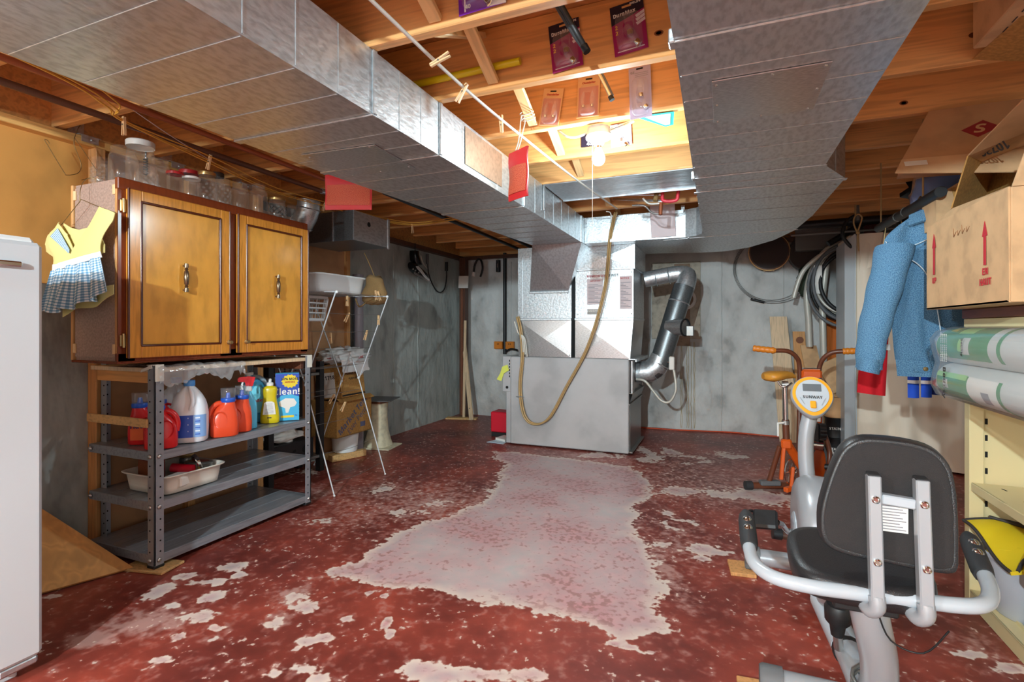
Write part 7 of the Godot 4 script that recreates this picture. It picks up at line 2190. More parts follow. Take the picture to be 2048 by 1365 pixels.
	st = mb(); sheet(st, patch(W(0.693, 1.15, 3.3), W(0.815, 1.15, 3.3), W(0.797, 0.678, 3.3), W(0.668, 0.692, 3.3), 10, 12, func(u, w): return Vector3(0, 0, 0.02 * sin(PI * u) + 0.006 * sin(u * 14 + w * 2))), 0.008); mk("sleeve", st, "red_cloth", o)
	st = mb(); sheet(st, patch(W(0.692, 0.955, 3.275), W(0.812, 0.955, 3.275), W(0.812, 0.925, 3.273), W(0.692, 0.922, 3.273), 8, 2, func(u, w): return Vector3(0, 0, 0.02 * sin(PI * u))), 0.003); mk("white_band", st, "cloth_white", o, "white band")
	wire(o, "hanger_hook", [W(0.755, 1.14, 3.3), W(0.80, 1.6, 3.3)], 0.003, "wire")
	o = wthing("blue_garment", "blue and white striped knit jacket hem hanging below the denim jacket", "clothing", W(0.92, 0.7, 3.1))
	st = mb(); sheet(st, patch(W(0.785, 1.2, 3.12), W(1.08, 1.2, 3.12), W(1.08, 0.705, 3.1), W(0.90, 0.72, 3.1), 12, 12, func(u, w): return Vector3(0.03 * sin(w * 3) * (1 - u), 0, 0.012 * sin(u * 11))), 0.008); mk("body", st, "navy_cloth", o)
	for k in [[0.832, 0.878, 0.70], [0.885, 0.928, 0.705]]:
		st = mb(); sheet(st, patch(W(k[0], 0.83, 3.075), W(k[1], 0.83, 3.075), W(k[1], k[2], 3.07), W(k[0], k[2], 3.07), 8, 8, func(u, w): return Vector3(0, 0, 0.014 * sin(PI * u))), 0.006); var rb := mk("knit_cuff", st, "blue_cloth", o)
		for y in [0.775, 0.81]:
			st = mb(); sheet(st, patch(W(k[0] - 0.001, y + 0.012, 3.071), W(k[1] + 0.001, y + 0.012, 3.071), W(k[1] + 0.001, y - 0.004, 3.071), W(k[0] - 0.001, y - 0.004, 3.071), 8, 2, func(u, w): return Vector3(0, 0, 0.0155 * sin(PI * u))), 0.001); mk("white_stripe", st, "cloth_white", rb)
	for y in [0.80, 0.765]:
		st = mb(); sheet(st, patch(W(0.935, y + 0.013, 3.08), W(1.08, y + 0.008, 3.08), W(1.08, y - 0.006, 3.08), W(0.935, y - 0.002, 3.08), 8, 2, func(u, w): return Vector3(0, 0, 0.006 * sin(u * 8))), 0.002); mk("white_stripe", st, "cloth_white", o)
	wire(o, "hanger_hook", [W(0.93, 1.19, 3.11), W(0.815, 1.59, 3.12)], 0.003, "wire")
	# garment wardrobe
	o = wthing("garment_bag", "tall beige cloth garment bag with a grey plastic side standing behind the jacket", "wardrobe", W(1.2, 0, 4.7))
	mat("garment_beige", c8(232, 214, 192), 0.85)
	mat("garment_grey", c8(196, 200, 202), 0.35)
	st = mb(); sheet(st, patch(W(0.905, 1.735, 4.545), W(1.75, 1.76, 4.545), W(1.75, 0.02, 4.55), W(0.91, 0.02, 4.55), 44, 30, func(u, w): return Vector3(0, 0, 0.018 * sin(u * 17 + w * 1.5) + 0.012 * sin(u * 31 - w * 4) + 0.02 * sin(u * 5 + w * 7) * w)), 0.004); mk("front_cloth", st, "garment_beige", o)
	st = mb(); bx(st, 0.862, 1.75, 0.03, 1.745, 4.58, 4.93, 0.02); mk("frame_body", st, "garment_beige", o)
	st = mb()
	panel(st, W(0.853, 0.05, 4.60), W(0.905, 0.03, 4.53), W(0.905, 1.745, 4.53), W(0.853, 1.70, 4.60), 0.003)
	panel(st, W(0.853, 0.05, 4.60), W(0.853, 0.05, 4.93), W(0.853, 1.70, 4.93), W(0.853, 1.70, 4.60), 0.003)
	mk("plastic_side", st, "garment_grey", o, "grey plastic side wall")
	st = mb(); panel(st, W(0.862, 1.42, 4.585), W(0.897, 1.42, 4.54), W(0.894, 1.64, 4.54), W(0.866, 1.62, 4.58), -0.003); mk("dark_window", st, mat("window_dim", c8(90, 96, 94), 0.2), o, "dim clear window")
	st = mb(); sheet(st, patch(W(0.93, 1.74, 4.52), W(1.08, 1.745, 4.52), W(1.02, 1.50, 4.52), W(0.93, 1.46, 4.52), 8, 8, func(u, w): return Vector3(0, 0, 0.01 * sin(u * 6 + w * 4))), 0.004); mk("loose_flap", st, "garment_beige", o)
	wire(o, "piping", curve([W(0.905, 1.74, 4.523), W(0.905, 0.9, 4.525), W(0.915, 0.1, 4.52)], 6), 0.005, "garment_grey")
	# dark jumble at the rear ceiling
	o = wthing("steel_column", "dark red steel column under the joists behind the garment bag", "column", W(1.09, 0, 5.1))
	st = mb(); tube(st, [W(1.13, 0.0, 5.12), W(1.13, 1.938, 5.12)], 0.045, 16); mk("column_shaft", st, mat("oxblood", c8(104, 38, 34), 0.5), o)
	st = mb(); bx(st, 1.05, 1.21, 1.925, 1.939, 5.05, 5.19); mk("cap_plate", st, "oxblood", o)
	o = wthing("steel_beam", "dark steel beam across the joists behind the garment bag", "beam", W(1.4, 1.75, 5.3))
	st = mb(); bx(st, 0.6, 2.25, 1.74, 1.75, 5.27, 5.37); bx(st, 0.6, 2.25, 1.928, 1.938, 5.27, 5.37); bx(st, 0.6, 2.25, 1.75, 1.93, 5.316, 5.326); mk("beam_body", st, "furnace_dark", o)
	var pl := [["black drain pipe running across under the rear joists", [W(0.50, 1.875, 4.75), W(1.9, 1.885, 4.75)], 0.032, "black"], ["black sloping brace pipe near the steel column", [W(0.80, 1.74, 4.95), W(1.10, 1.93, 5.0)], 0.024, "black"], ["thin grey pipe below the black drain pipe", [W(0.5, 1.79, 4.7), W(1.9, 1.80, 4.7)], 0.01, "furnace_dark"], ["dark cable curling down from the black drain pipe", curve([W(0.93, 1.90, 4.6), W(0.86, 1.85, 4.58), W(0.83, 1.75, 4.56), W(0.88, 1.66, 4.56), W(0.94, 1.62, 4.56)], 5), 0.013, "black"], ["dark steel rod hanging from the joist by the knotted rope", [W(0.90, 1.94, 4.45), W(0.905, 1.83, 4.45)], 0.016, "furnace_dark"]]
	for q in pl:
		o = wthing("ceiling_pipe", q[0], "pipe", q[1][0], "dark pipes at the rear right")
		wire(o, "pipe_run", q[1], q[2], q[3], 12)
	o = wthing("knotted_rope", "knotted tan rope loop hanging in front of the dark pipes", "rope", W(0.9, 1.7, 4.4))
	wire(o, "rope", curve([W(0.90, 1.73, 4.42), W(0.875, 1.80, 4.42), W(0.88, 1.85, 4.42), W(0.905, 1.87, 4.42), W(0.925, 1.84, 4.42), W(0.91, 1.78, 4.42), W(0.90, 1.73, 4.42), W(0.905, 1.60, 4.42)], 4), 0.006, "hose_tan")
	st = mb(); sphere(st, W(0.90, 1.735, 4.42), 0.014, 8, 6); mk("knot", st, "hose_tan", o)
	wire(o, "rope", [W(0.885, 1.86, 4.42), W(0.885, 1.94, 4.42)], 0.006, "hose_tan")
	o = wthing("dark_tarp", "black sheet bundled under the joists beside the diamond carton", "tarp", W(1.1, 1.8, 3.6))
	st = mb(); grid(st, lumpy(W(1.22, 1.83, 3.7), Vector3(0.22, 0.09, 0.22), 21, 0.3, 24, 14), true); mk("tarp_body", st, "black", o)
	wire(o, "hanging_cord", [W(1.22, 1.88, 3.6), W(1.22, 1.95, 3.6)], 0.006, "black")

	towel_pack()
	# tub, bag and jug on the base
	o = wthing("clear_bucket", "translucent plastic bucket on the beige shelving's base", "bucket", W(0.99, 0.057, 2.30))
	st = mb(); lathe(st, [[0, 0.002], [0.112, 0.0], [0.118, 0.006], [0.142, 0.19], [0.15, 0.194], [0.152, 0.205], [0.147, 0.208], [0.138, 0.19], [0.114, 0.01], [0, 0.008]], W(0.99, 0.057, 2.30), 32); mk("bucket_body", st, "milky", o)
	st = mb(); box(st, W(0.99, 0.13, 2.30), Vector3(0.12, 0.11, 0.12), 0.02, Basis(UPV, 0.4)); mk("contents", st, mat("blue_grey", c8(110, 124, 150), 0.6), o)
	o = wthing("yellow_bag", "yellow cloth bag with black piping stuffed in the clear bucket", "bag", W(0.97, 0.2, 2.27))
	mat("bag_yellow", c8(222, 190, 24), 0.6)
	mat("bag_piping", c8(52, 46, 44), 0.7)
	var bag := patch(W(0.83, 0.32, 2.43), W(1.10, 0.33, 2.44), W(1.12, 0.275, 2.12), W(0.85, 0.26, 2.14), 14, 14, func(u, w): return Vector3(0, 0.035 * sin(PI * u) * sin(PI * w) + 0.012 * sin(u * 5 + w * 6), 0))
	st = mb(); sheet(st, bag, 0.012); mk("bag_top", st, "bag_yellow", o)
	st = mb(); grid(st, lumpy(W(0.985, 0.262, 2.29), Vector3(0.125, 0.05, 0.135), 3, 0.15, 24, 14), true); mk("bag_body", st, "bag_yellow", o)
	var e1 := []
	for i in 15: e1.append(bag[i][0])
	wire(o, "piping", e1, 0.006, "bag_piping")
	wire(o, "piping", bag[0], 0.006, "bag_piping")
	wire(o, "piping", curve([bag[0][4] + Vector3(0, 0.008, 0), bag[3][9] + Vector3(0, 0.01, 0), bag[7][11] + Vector3(0, 0.012, 0), bag[10][7] + Vector3(0, 0.012, 0), bag[12][3] + Vector3(0, 0.01, 0), bag[14][1]], 5), 0.006, "bag_piping")
	st = mb(); lathe(st, [[0, 0.004], [0.006, 0.003], [0.009, 0]], bag[6][7] + Vector3(0, 0.002, 0), 10); mk("snap", st, "brass", o)
	o = wthing("white_container", "white plastic container cut off by the right edge beside the clear bucket", "container", W(0.93, 0.057, 1.99))
	st = mb()
	rg = []
	for q in [[0.0, 0.085, 0.075], [0.01, 0.098, 0.088], [0.12, 0.10, 0.09], [0.2, 0.10, 0.09], [0.205, 0.112, 0.10], [0.27, 0.112, 0.10], [0.31, 0.095, 0.085], [0.33, 0.05, 0.045]]: rg.append(ring_pts(W(0.955, 0.058 + q[0], 1.985), Vector3(q[1], 0, 0), Vector3(0, 0, q[2]), 28, 3.2))
	loft(st, rg); mk("container_body", st, "white_plastic", o)

func denim_jacket():
	var st: SurfaceTool
	var dn := noise_tex("denim", FastNoiseLite.TYPE_SIMPLEX_SMOOTH, 0.12, 3, [[0.25, Color(0.62, 0.70, 0.78)], [0.7, Color(1, 1, 1)]], 512, 41)
	mat("denim", c8(104, 146, 174), 0.9, 0, dn, Vector3(3, 3, 3), tx["weave_n"], 0.6)
	mat("denim_thread", c8(206, 214, 218), 0.9)
	var o = wthing("denim_jacket", "light blue denim jacket seen from behind hanging on the pole", "jacket", W(0.8, 0.8, 2.8))
	var d := 2.78
	# back: shoulders to hem
	var left := [[0.72, 1.50], [0.668, 1.44], [0.672, 1.36], [0.685, 1.26], [0.688, 1.16], [0.695, 1.06], [0.702, 0.96], [0.708, 0.90]]
	var rows := []
	for i in left.size():
		var row := []
		var xr: float = [0.94, 1.0, 1.01, 0.985, 0.97, 0.965, 0.955, 0.945][i]
		var yr: float = left[i][1] - (0.0 if i else 0.0)
		for j in 21:
			var u := j / 20.0
			var x := lerpf(left[i][0], xr, u)
			var y := lerpf(left[i][1], yr, u) + (0.055 * sin(PI * u) if i == 0 else 0.02 * sin(PI * u) if i == 1 else 0.0)
			var bul := 0.045 * sin(PI * u) + 0.008 * sin(u * 13 + i * 0.9) + 0.006 * sin(u * 23 - i)
			row.append(W(x, y, d - bul))
		rows.append(row)
	var cols := []
	for j in 21:
		var c := []
		for r in rows: c.append(r[j])
		cols.append(curve(c, 4))
	var body := []
	for i in cols[0].size():
		var r := []
		for c in cols: r.append(c[i])
		body.append(r)
	st = mb(); sheet(st, body, 0.012); mk("back", st, "denim", o)
	# hem band
	st = mb(); sheet(st, patch(W(0.706, 0.902, d - 0.004), W(0.945, 0.902, d - 0.004), W(0.945, 0.832, d - 0.006), W(0.712, 0.828, d - 0.006), 16, 3, func(u, w): return Vector3(0, 0, 0.05 * sin(PI * u) + 0.006)), 0.014); var hb := mk("hem_band", st, "denim", o)
	st = mb(); lathe(st, [[0, 0.004], [0.008, 0.003], [0.01, 0]], W(0.80, 0.865, d - 0.062), 12, Basis(Quaternion(Vector3.UP, Vector3(0, 0, 1)))); mk("button", st, "brass", hb)
	st = mb(); box(st, W(0.79, 0.866, d - 0.059), Vector3(0.06, 0.03, 0.004), 0.001); mk("tab", st, "denim", hb)
	# collar
	st = mb(); sheet(st, patch(W(0.755, 1.54, d - 0.01), W(0.88, 1.555, d - 0.01), W(0.90, 1.50, d - 0.04), W(0.745, 1.49, d - 0.04), 8, 4, func(u, w): return Vector3(0, 0.012 * sin(PI * u), 0.03 * sin(PI * u))), 0.012); mk("collar", st, "denim", o)
	# sleeves
	for s in 2:
		var path: Array = [W(0.70, 1.40, d - 0.02), W(0.672, 1.28, d - 0.04), W(0.640, 1.15, d - 0.05), W(0.612, 1.02, d - 0.055), W(0.600, 0.92, d - 0.055), W(0.596, 0.86, d - 0.055)] if s == 0 else [W(0.96, 1.40, d - 0.01), W(0.985, 1.28, d + 0.03), W(0.985, 1.15, d + 0.05), W(0.96, 1.04, d + 0.05), W(0.95, 1.0, d + 0.05)]
		var cp := curve(path, 4)
		var rr := []
		for i in cp.size():
			var f := float(i) / (cp.size() - 1)
			var r := lerpf(0.085, 0.058, f) * (1.0 + 0.04 * sin(i * 1.3))
			rr.append(r)
		st = mb(); tube(st, cp, rr, 20, true, 0.62); var sl := mk("sleeve", st, "denim", o)
		if s == 0:
			st = mb(); tube(st, [W(0.603, 0.905, d - 0.055), W(0.598, 0.87, d - 0.055), W(0.592, 0.845, d - 0.055)], [0.064, 0.066, 0.064], 20, true, 0.66); mk("cuff", st, "denim", sl)
			var sm := []
			for i in cp.size(): sm.append(cp[i] + Vector3(-0.006 + 0.02 * sin(i * 0.16), 0, rr[i] * 0.64))
			wire(sl, "seam", sm, 0.0022, "denim_thread", 5)
			var s2 := []
			for i in cp.size(): s2.append(sm[i] + Vector3(0.009, 0, 0))
			wire(sl, "seam", s2, 0.0016, "denim_thread", 5)
	# stitched seams on the back
	var seam := func(pts: Array):
		var q := []
		for p in curve(pts, 6):
			var u: float = clampf((p.x - 0.69) / 0.27, 0, 1)
			q.append(Vector3(p.x, p.y, -(d - 0.045 * sin(PI * u) - 0.016)))
		wire(o, "seam", q, 0.0022, "denim_thread", 5)
	seam.call([W(0.675, 1.385, d), W(0.76, 1.40, d), W(0.85, 1.44, d), W(0.95, 1.45, d)])
	seam.call([W(0.668, 1.43, d), W(0.69, 1.37, d), W(0.705, 1.30, d), W(0.715, 1.22, d)])
	seam.call([W(0.70, 1.345, d), W(0.75, 1.34, d), W(0.80, 1.28, d), W(0.83, 1.18, d), W(0.85, 1.05, d), W(0.865, 0.91, d)])
	wire(o, "hanger_hook", curve([W(0.81, 1.54, d), W(0.805, 1.60, d), W(0.80, 1.62, d), W(0.79, 1.605, d)], 4), 0.003, "wire")

func towel_pack():
	var st: SurfaceTool
	var UPV := Vector3.UP
	var F := Vector3(0, 0, 1)
	var o = wthing("towel_pack", "plastic wrapped pack of paper towel rolls with green bands jutting from the beige shelf", "package", W(0.85, 0.79, 2.1))
	mat("towel_green", c8(22, 138, 68), 0.25)
	mat("towel_dark", c8(14, 106, 54), 0.25)
	mat("towel_white", c8(206, 206, 202), 0.35)
	mat("towel_lime", c8(150, 206, 120), 0.3)
	for k in 2:
		var cy := 0.975 - k * 0.125
		var r := 0.064
		for m in 2:
			var x := 0.80 + m * 0.125
			st = mb()
			var ring := []
			for q in [[2.42, 0.020], [2.42, 0.045], [2.415, 0.056], [2.40, 0.0625], [2.37, r], [1.60, r], [1.57, 0.06], [1.565, 0.03]]: ring.append(ring_pts(W(x, cy, q[0]), Vector3(q[1], 0, 0), Vector3(0, q[1], 0), 30))
			loft(st, ring)
			mk("roll_row", st, "towel_white", o)
		# printed sleeve bands wrapped round the outer row
		var bands := [[2.385, 1.985, "towel_green", 0.0], [1.985, 1.93, "towel_white", 0.0], [1.93, 1.91, "towel_green", 0.0]] if k == 0 else [[2.385, 2.13, "towel_green", 0.0], [2.13, 1.93, "paper", 0.0], [1.93, 1.91, "towel_green", 0.0]]
		for b in bands:
			var rows := []
			var a0 := deg_to_rad(95.0 if k == 0 else 152.0)
			var a1 := deg_to_rad(218.0 if k == 0 else 262.0)
			for i in 17:
				var a := lerpf(a0, a1, i / 16.0)
				var row := []
				for j in 5: row.append(W(0.80 + cos(a) * (r + 0.0012), cy + sin(a) * (r + 0.0012), lerpf(b[0], b[1], j / 4.0)))
				rows.append(row)
			st = mb(); sheet(st, rows, 0.0006); mk("printed_band", st, b[2], o)
		var face := W(0.7335, cy, 0)
		if k == 0:
			var t1 := mk("yellow_corner", quad_band(cy, r, 100.0, 125.0, 2.335, 2.285), "soap_yellow", o)
			t1.set_meta("label", "yellow printed corner")
			mk("white_label", quad_band(cy, r, 150.0, 200.0, 2.17, 2.115), "towel_white", o)
			mk("lime_disc", quad_band(cy, r, 155.0, 192.0, 2.20, 2.172), "towel_lime", o)
			mk("lime_sheen", quad_band(cy, r, 97.0, 135.0, 2.24, 2.13), "towel_lime", o)
			for i in 4: words(o, "Super absorbent", 0.009, "towel_white", W(0.7325, cy - 0.005, 2.335 - i * 0.016), Vector3.DOWN, F)
			words(o, "Bounty", 0.013, "ink_dark", W(0.7318, cy + 0.002, 2.157), Vector3.DOWN, F)
		else:
			mk("pale_fold", quad_band(cy, r, 150.0, 166.0, 2.39, 2.14), "towel_lime", o)
			var dp := mk("white_diamond", quad_band(cy, r, 172.0, 200.0, 2.325, 2.285), "towel_white", o)
			words(dp, "Bounty", 0.024, "ink_dark", W(0.7315, cy - 0.004, 2.302), Vector3.DOWN, F)
			mk("bar_code", quad_band(cy, r, 188.0, 222.0, 2.03, 1.98), "ink_grey", o)
	# clear film round everything
	st = mb()
	var rg := []
	for d in [2.432, 2.425, 2.36, 2.1, 1.62, 1.555]:
		var q := []
		var sc := 0.8 if d > 2.43 else 1.0
		for p in [[0.725, 1.0], [0.745, 1.03], [0.80, 1.046], [0.90, 1.046], [0.985, 1.03], [0.992, 0.97], [0.992, 0.85], [0.985, 0.80], [0.92, 0.783], [0.80, 0.783], [0.745, 0.79], [0.727, 0.83], [0.733, 0.87], [0.742, 0.912], [0.733, 0.95]]: q.append(W(0.86 + (p[0] - 0.86) * sc, 0.915 + (p[1] - 0.915) * sc, d))
		rg.append(q)
	loft(st, rg)
	mk("clear_film", st, "clear_film", o)

func quad_band(cy: float, r: float, a0: float, a1: float, d0: float, d1: float) -> SurfaceTool:
	var rows := []
	for i in 9:
		var a := deg_to_rad(lerpf(a0, a1, i / 8.0))
		rows.append([W(0.80 + cos(a) * (r + 0.002), cy + sin(a) * (r + 0.002), d0), W(0.80 + cos(a) * (r + 0.002), cy + sin(a) * (r + 0.002), d1)])
	var st := mb()
	sheet(st, rows, 0.0004)
	return st

# ---------------------------------------------------------------- exercise bikes
func orange_bike():
	var st: SurfaceTool
	var F := Vector3(0, 0, 1)
	var UPV := Vector3.UP
	mat("tube_brown", c8(104, 56, 36), 0.35)
	mat("seat_tan", c8(206, 140, 50), 0.4)
	mat("bike_orange", c8(214, 88, 24), 0.3)
	mat("tyre_grey", c8(104, 104, 104), 0.7)
	var o = wthing("exercise_bike", "old orange exercise bike with brown handlebars and tan saddle behind the grey one", "exercise bike", W(0.45, 0, 3.72))
	# saddle
	st = mb()
	var rg := []
	for q in [[0.0, 0.03, 0.018, 0.0], [0.02, 0.075, 0.028, 0.0], [0.06, 0.09, 0.034, 0.002], [0.11, 0.07, 0.03, 0.006], [0.15, 0.04, 0.026, 0.012], [0.19, 0.026, 0.02, 0.01], [0.215, 0.012, 0.01, 0.0]]: rg.append(ring_pts(W(0.228 + q[0] * 0.87, 0.735 + q[3], 3.62 + q[0] * 0.25), Vector3(0.26, 0, 0.97) * q[1], Vector3(0, q[2], 0), 20, 2.4))
	loft(st, rg); mk("saddle", st, "seat_tan", o)
	wire(o, "saddle_spring", curve([W(0.31, 0.71, 3.60), W(0.33, 0.68, 3.60), W(0.36, 0.68, 3.60), W(0.39, 0.70, 3.62)], 4), 0.006, "chrome", 8)
	wire(o, "saddle_clamp", [W(0.335, 0.69, 3.62), W(0.37, 0.69, 3.62)], 0.02, "screw", 12)
	wire(o, "seat_post", [W(0.352, 0.70, 3.62), W(0.355, 0.44, 3.62)], 0.016, "chrome", 14)
	wire(o, "seat_tube", [W(0.355, 0.47, 3.62), W(0.36, 0.33, 3.62)], 0.020, "tube_brown", 14)
	wire(o, "post_clamp", [W(0.355, 0.465, 3.62), W(0.356, 0.44, 3.62)], 0.0225, "screw", 14)
	wire(o, "clamp_handle", [W(0.345, 0.452, 3.60), W(0.31, 0.448, 3.59), W(0.31, 0.37, 3.58)], 0.006, "paper", 8)
	# frame
	st = mb()
	bar(st, W(0.358, 0.35, 3.62), W(0.36, 0.29, 3.62), 0.06, 0.06, F, 0.01)
	bar(st, W(0.345, 0.31, 3.62), W(0.328, 0.10, 3.60), 0.022, 0.05, F, 0.004)
	bar(st, W(0.365, 0.32, 3.62), W(0.455, 0.16, 3.72), 0.05, 0.045, F, 0.008)
	bar(st, W(0.455, 0.17, 3.72), W(0.46, 0.02, 3.72), 0.035, 0.04, F, 0.005)
	bar(st, W(0.40, 0.17, 3.66), W(0.385, 0.02, 3.64), 0.02, 0.04, F, 0.004)
	bar(st, W(0.35, 0.035, 3.6), W(0.46, 0.05, 3.7), 0.03, 0.03, UPV, 0.004)
	mk("frame", st, "bike_orange", o)
	st = mb(); lathe(st, [[0.075, -0.004], [0.08, 0], [0.075, 0.004]], W(0.385, 0.14, 3.66), 28, Basis(Quaternion(UPV, Vector3(0.85, 0, 0.5).normalized()))); lathe(st, [[0, 0.002], [0.02, 0.002], [0.02, -0.002], [0, -0.002]], W(0.385, 0.14, 3.66), 14, Basis(Quaternion(UPV, Vector3(0.85, 0, 0.5).normalized()))); mk("chain_ring", st, "chrome", o)
	for k in 6:
		var a := TAU * k / 6
		wire(o, "spoke", [W(0.385, 0.14, 3.66), W(0.385, 0.14, 3.66) + (Vector3(-0.5, 0, 0.85).normalized() * cos(a) + UPV * sin(a)) * 0.074], 0.004, "chrome", 6)
	wire(o, "rear_strut", [W(0.325, 0.30, 3.63), W(0.262, 0.05, 3.66)], 0.016, "tube_brown", 12)
	wire(o, "rear_foot", [W(0.14, 0.032, 3.63), W(0.40, 0.032, 3.73)], 0.022, "tube_brown", 14)
	wire(o, "foot_cap", [W(0.125, 0.032, 3.624), W(0.165, 0.032, 3.64)], 0.028, "rubber", 14)
	st = mb(); box(st, W(0.27, 0.055, 3.66), Vector3(0.125, 0.03, 0.05), 0.006, Basis(UPV, 0.35)); mk("pedal", st, "grey_rubber", o)
	wire(o, "front_foot", [W(0.48, 0.03, 3.95), W(0.72, 0.03, 4.03)], 0.022, "tube_brown", 14)
	# front column, bars
	st = mb(); bx(st, 0.466, 0.582, 0.40, 0.772, 3.80, 3.87, 0.012); mk("front_column", st, "bike_orange", o)
	st = mb(); bx(st, 0.475, 0.575, 0.772, 0.782, 3.805, 3.865, 0.004); mk("chrome_top", st, "chrome", o)
	st = mb(); bx(st, 0.530, 0.578, 0.703, 0.722, 3.796, 3.801); mk("name_plate", st, "black", o)
	st = mb(); bx(st, 0.492, 0.572, 0.44, 0.565, 3.795, 3.801, 0.002); var gp := mk("gauge_plate", st, "paper", o, "white gauge plate")
	st = mb(); lathe(st, [[0.026, 0.0012], [0.030, 0.0012], [0.030, 0]], W(0.535, 0.505, 3.795), 24, Basis(Quaternion(UPV, F))); mk("gauge_ring", st, "ink_dark", gp)
	words(gp, "60", 0.012, "ink_dark", W(0.535, 0.503, 3.794), Vector3.RIGHT, UPV)
	st = mb(); bx(st, 0.475, 0.575, 0.36, 0.41, 3.80, 3.86, 0.01); mk("column_foot", st, "bike_orange", o)
	wire(o, "handlebar", curve([W(0.30, 0.893, 3.79), W(0.384, 0.890, 3.80), W(0.436, 0.853, 3.82), W(0.458, 0.785, 3.84), W(0.457, 0.576, 3.84), W(0.446, 0.22, 3.78)], 6), 0.0145, "tube_brown", 14)
	wire(o, "handlebar", curve([W(0.70, 0.896, 3.79), W(0.637, 0.886, 3.80), W(0.588, 0.842, 3.82), W(0.568, 0.76, 3.84), W(0.566, 0.58, 3.84)], 6), 0.0145, "tube_brown", 14)
	for g in [[W(0.178, 0.907, 3.79), W(0.315, 0.892, 3.79)], [W(0.69, 0.895, 3.79), W(0.80, 0.90, 3.79)]]:
		var pts := []
		var rr := []
		for i in 15:
			pts.append(g[0].lerp(g[1], i / 14.0))
			rr.append(0.0205 + 0.0022 * sin(i * 2.2) - (0.004 if i in [0, 14] else 0.0))
		st = mb(); tube(st, pts, rr, 14); mk("grip", st, "orange_plastic", o, "orange ribbed grip")
	# tension knob, roller, wheel
	st = mb()
	var kp := []
	for i in 40:
		var a := TAU * i / 40
		kp.append(Vector2(cos(a), sin(a)) * (0.048 + 0.004 * signf(sin(a * 10))))
	prism(st, PackedVector2Array(kp), 0.035, Transform3D(Basis(F, UPV, Vector3.RIGHT), W(0.555, 0.39, 3.74))); mk("tension_knob", st, "black", o)
	st = mb(); bx(st, 0.515, 0.555, 0.33, 0.44, 3.73, 3.80, 0.005); mk("knob_bracket", st, "black", o)
	wire(o, "roller", [W(0.50, 0.305, 3.75), W(0.575, 0.30, 3.75)], 0.034, "chrome", 18)
	var wx := Vector3(0.80, 0, -0.6).normalized()
	var wc := W(0.545, 0.145, 3.86)
	st = mb(); lathe(st, [[0.125, -0.03], [0.142, -0.028], [0.145, -0.015], [0.142, -0.013], [0.145, -0.005], [0.142, -0.003], [0.142, 0.003], [0.145, 0.005], [0.142, 0.013], [0.145, 0.015], [0.142, 0.028], [0.125, 0.03]], wc, 36, Basis(Quaternion(UPV, Vector3(0.86, 0, 0.5).normalized()))); mk("tyre", st, "tyre_grey", o)
	st = mb(); lathe(st, [[0, -0.012], [0.126, -0.02], [0.126, 0.02], [0, 0.012]], wc, 36, Basis(Quaternion(UPV, Vector3(0.86, 0, 0.5).normalized()))); mk("wheel_disc", st, "bike_orange", o)
	wire(o, "wheel_fork", curve([W(0.60, 0.36, 3.86), W(0.63, 0.25, 3.86), W(0.625, 0.145, 3.86), W(0.64, 0.03, 4.0)], 5), 0.014, "tube_brown", 12)
	wire(o, "wheel_knob", [W(0.60, 0.15, 3.83), W(0.63, 0.15, 3.82)], 0.018, "black", 12)

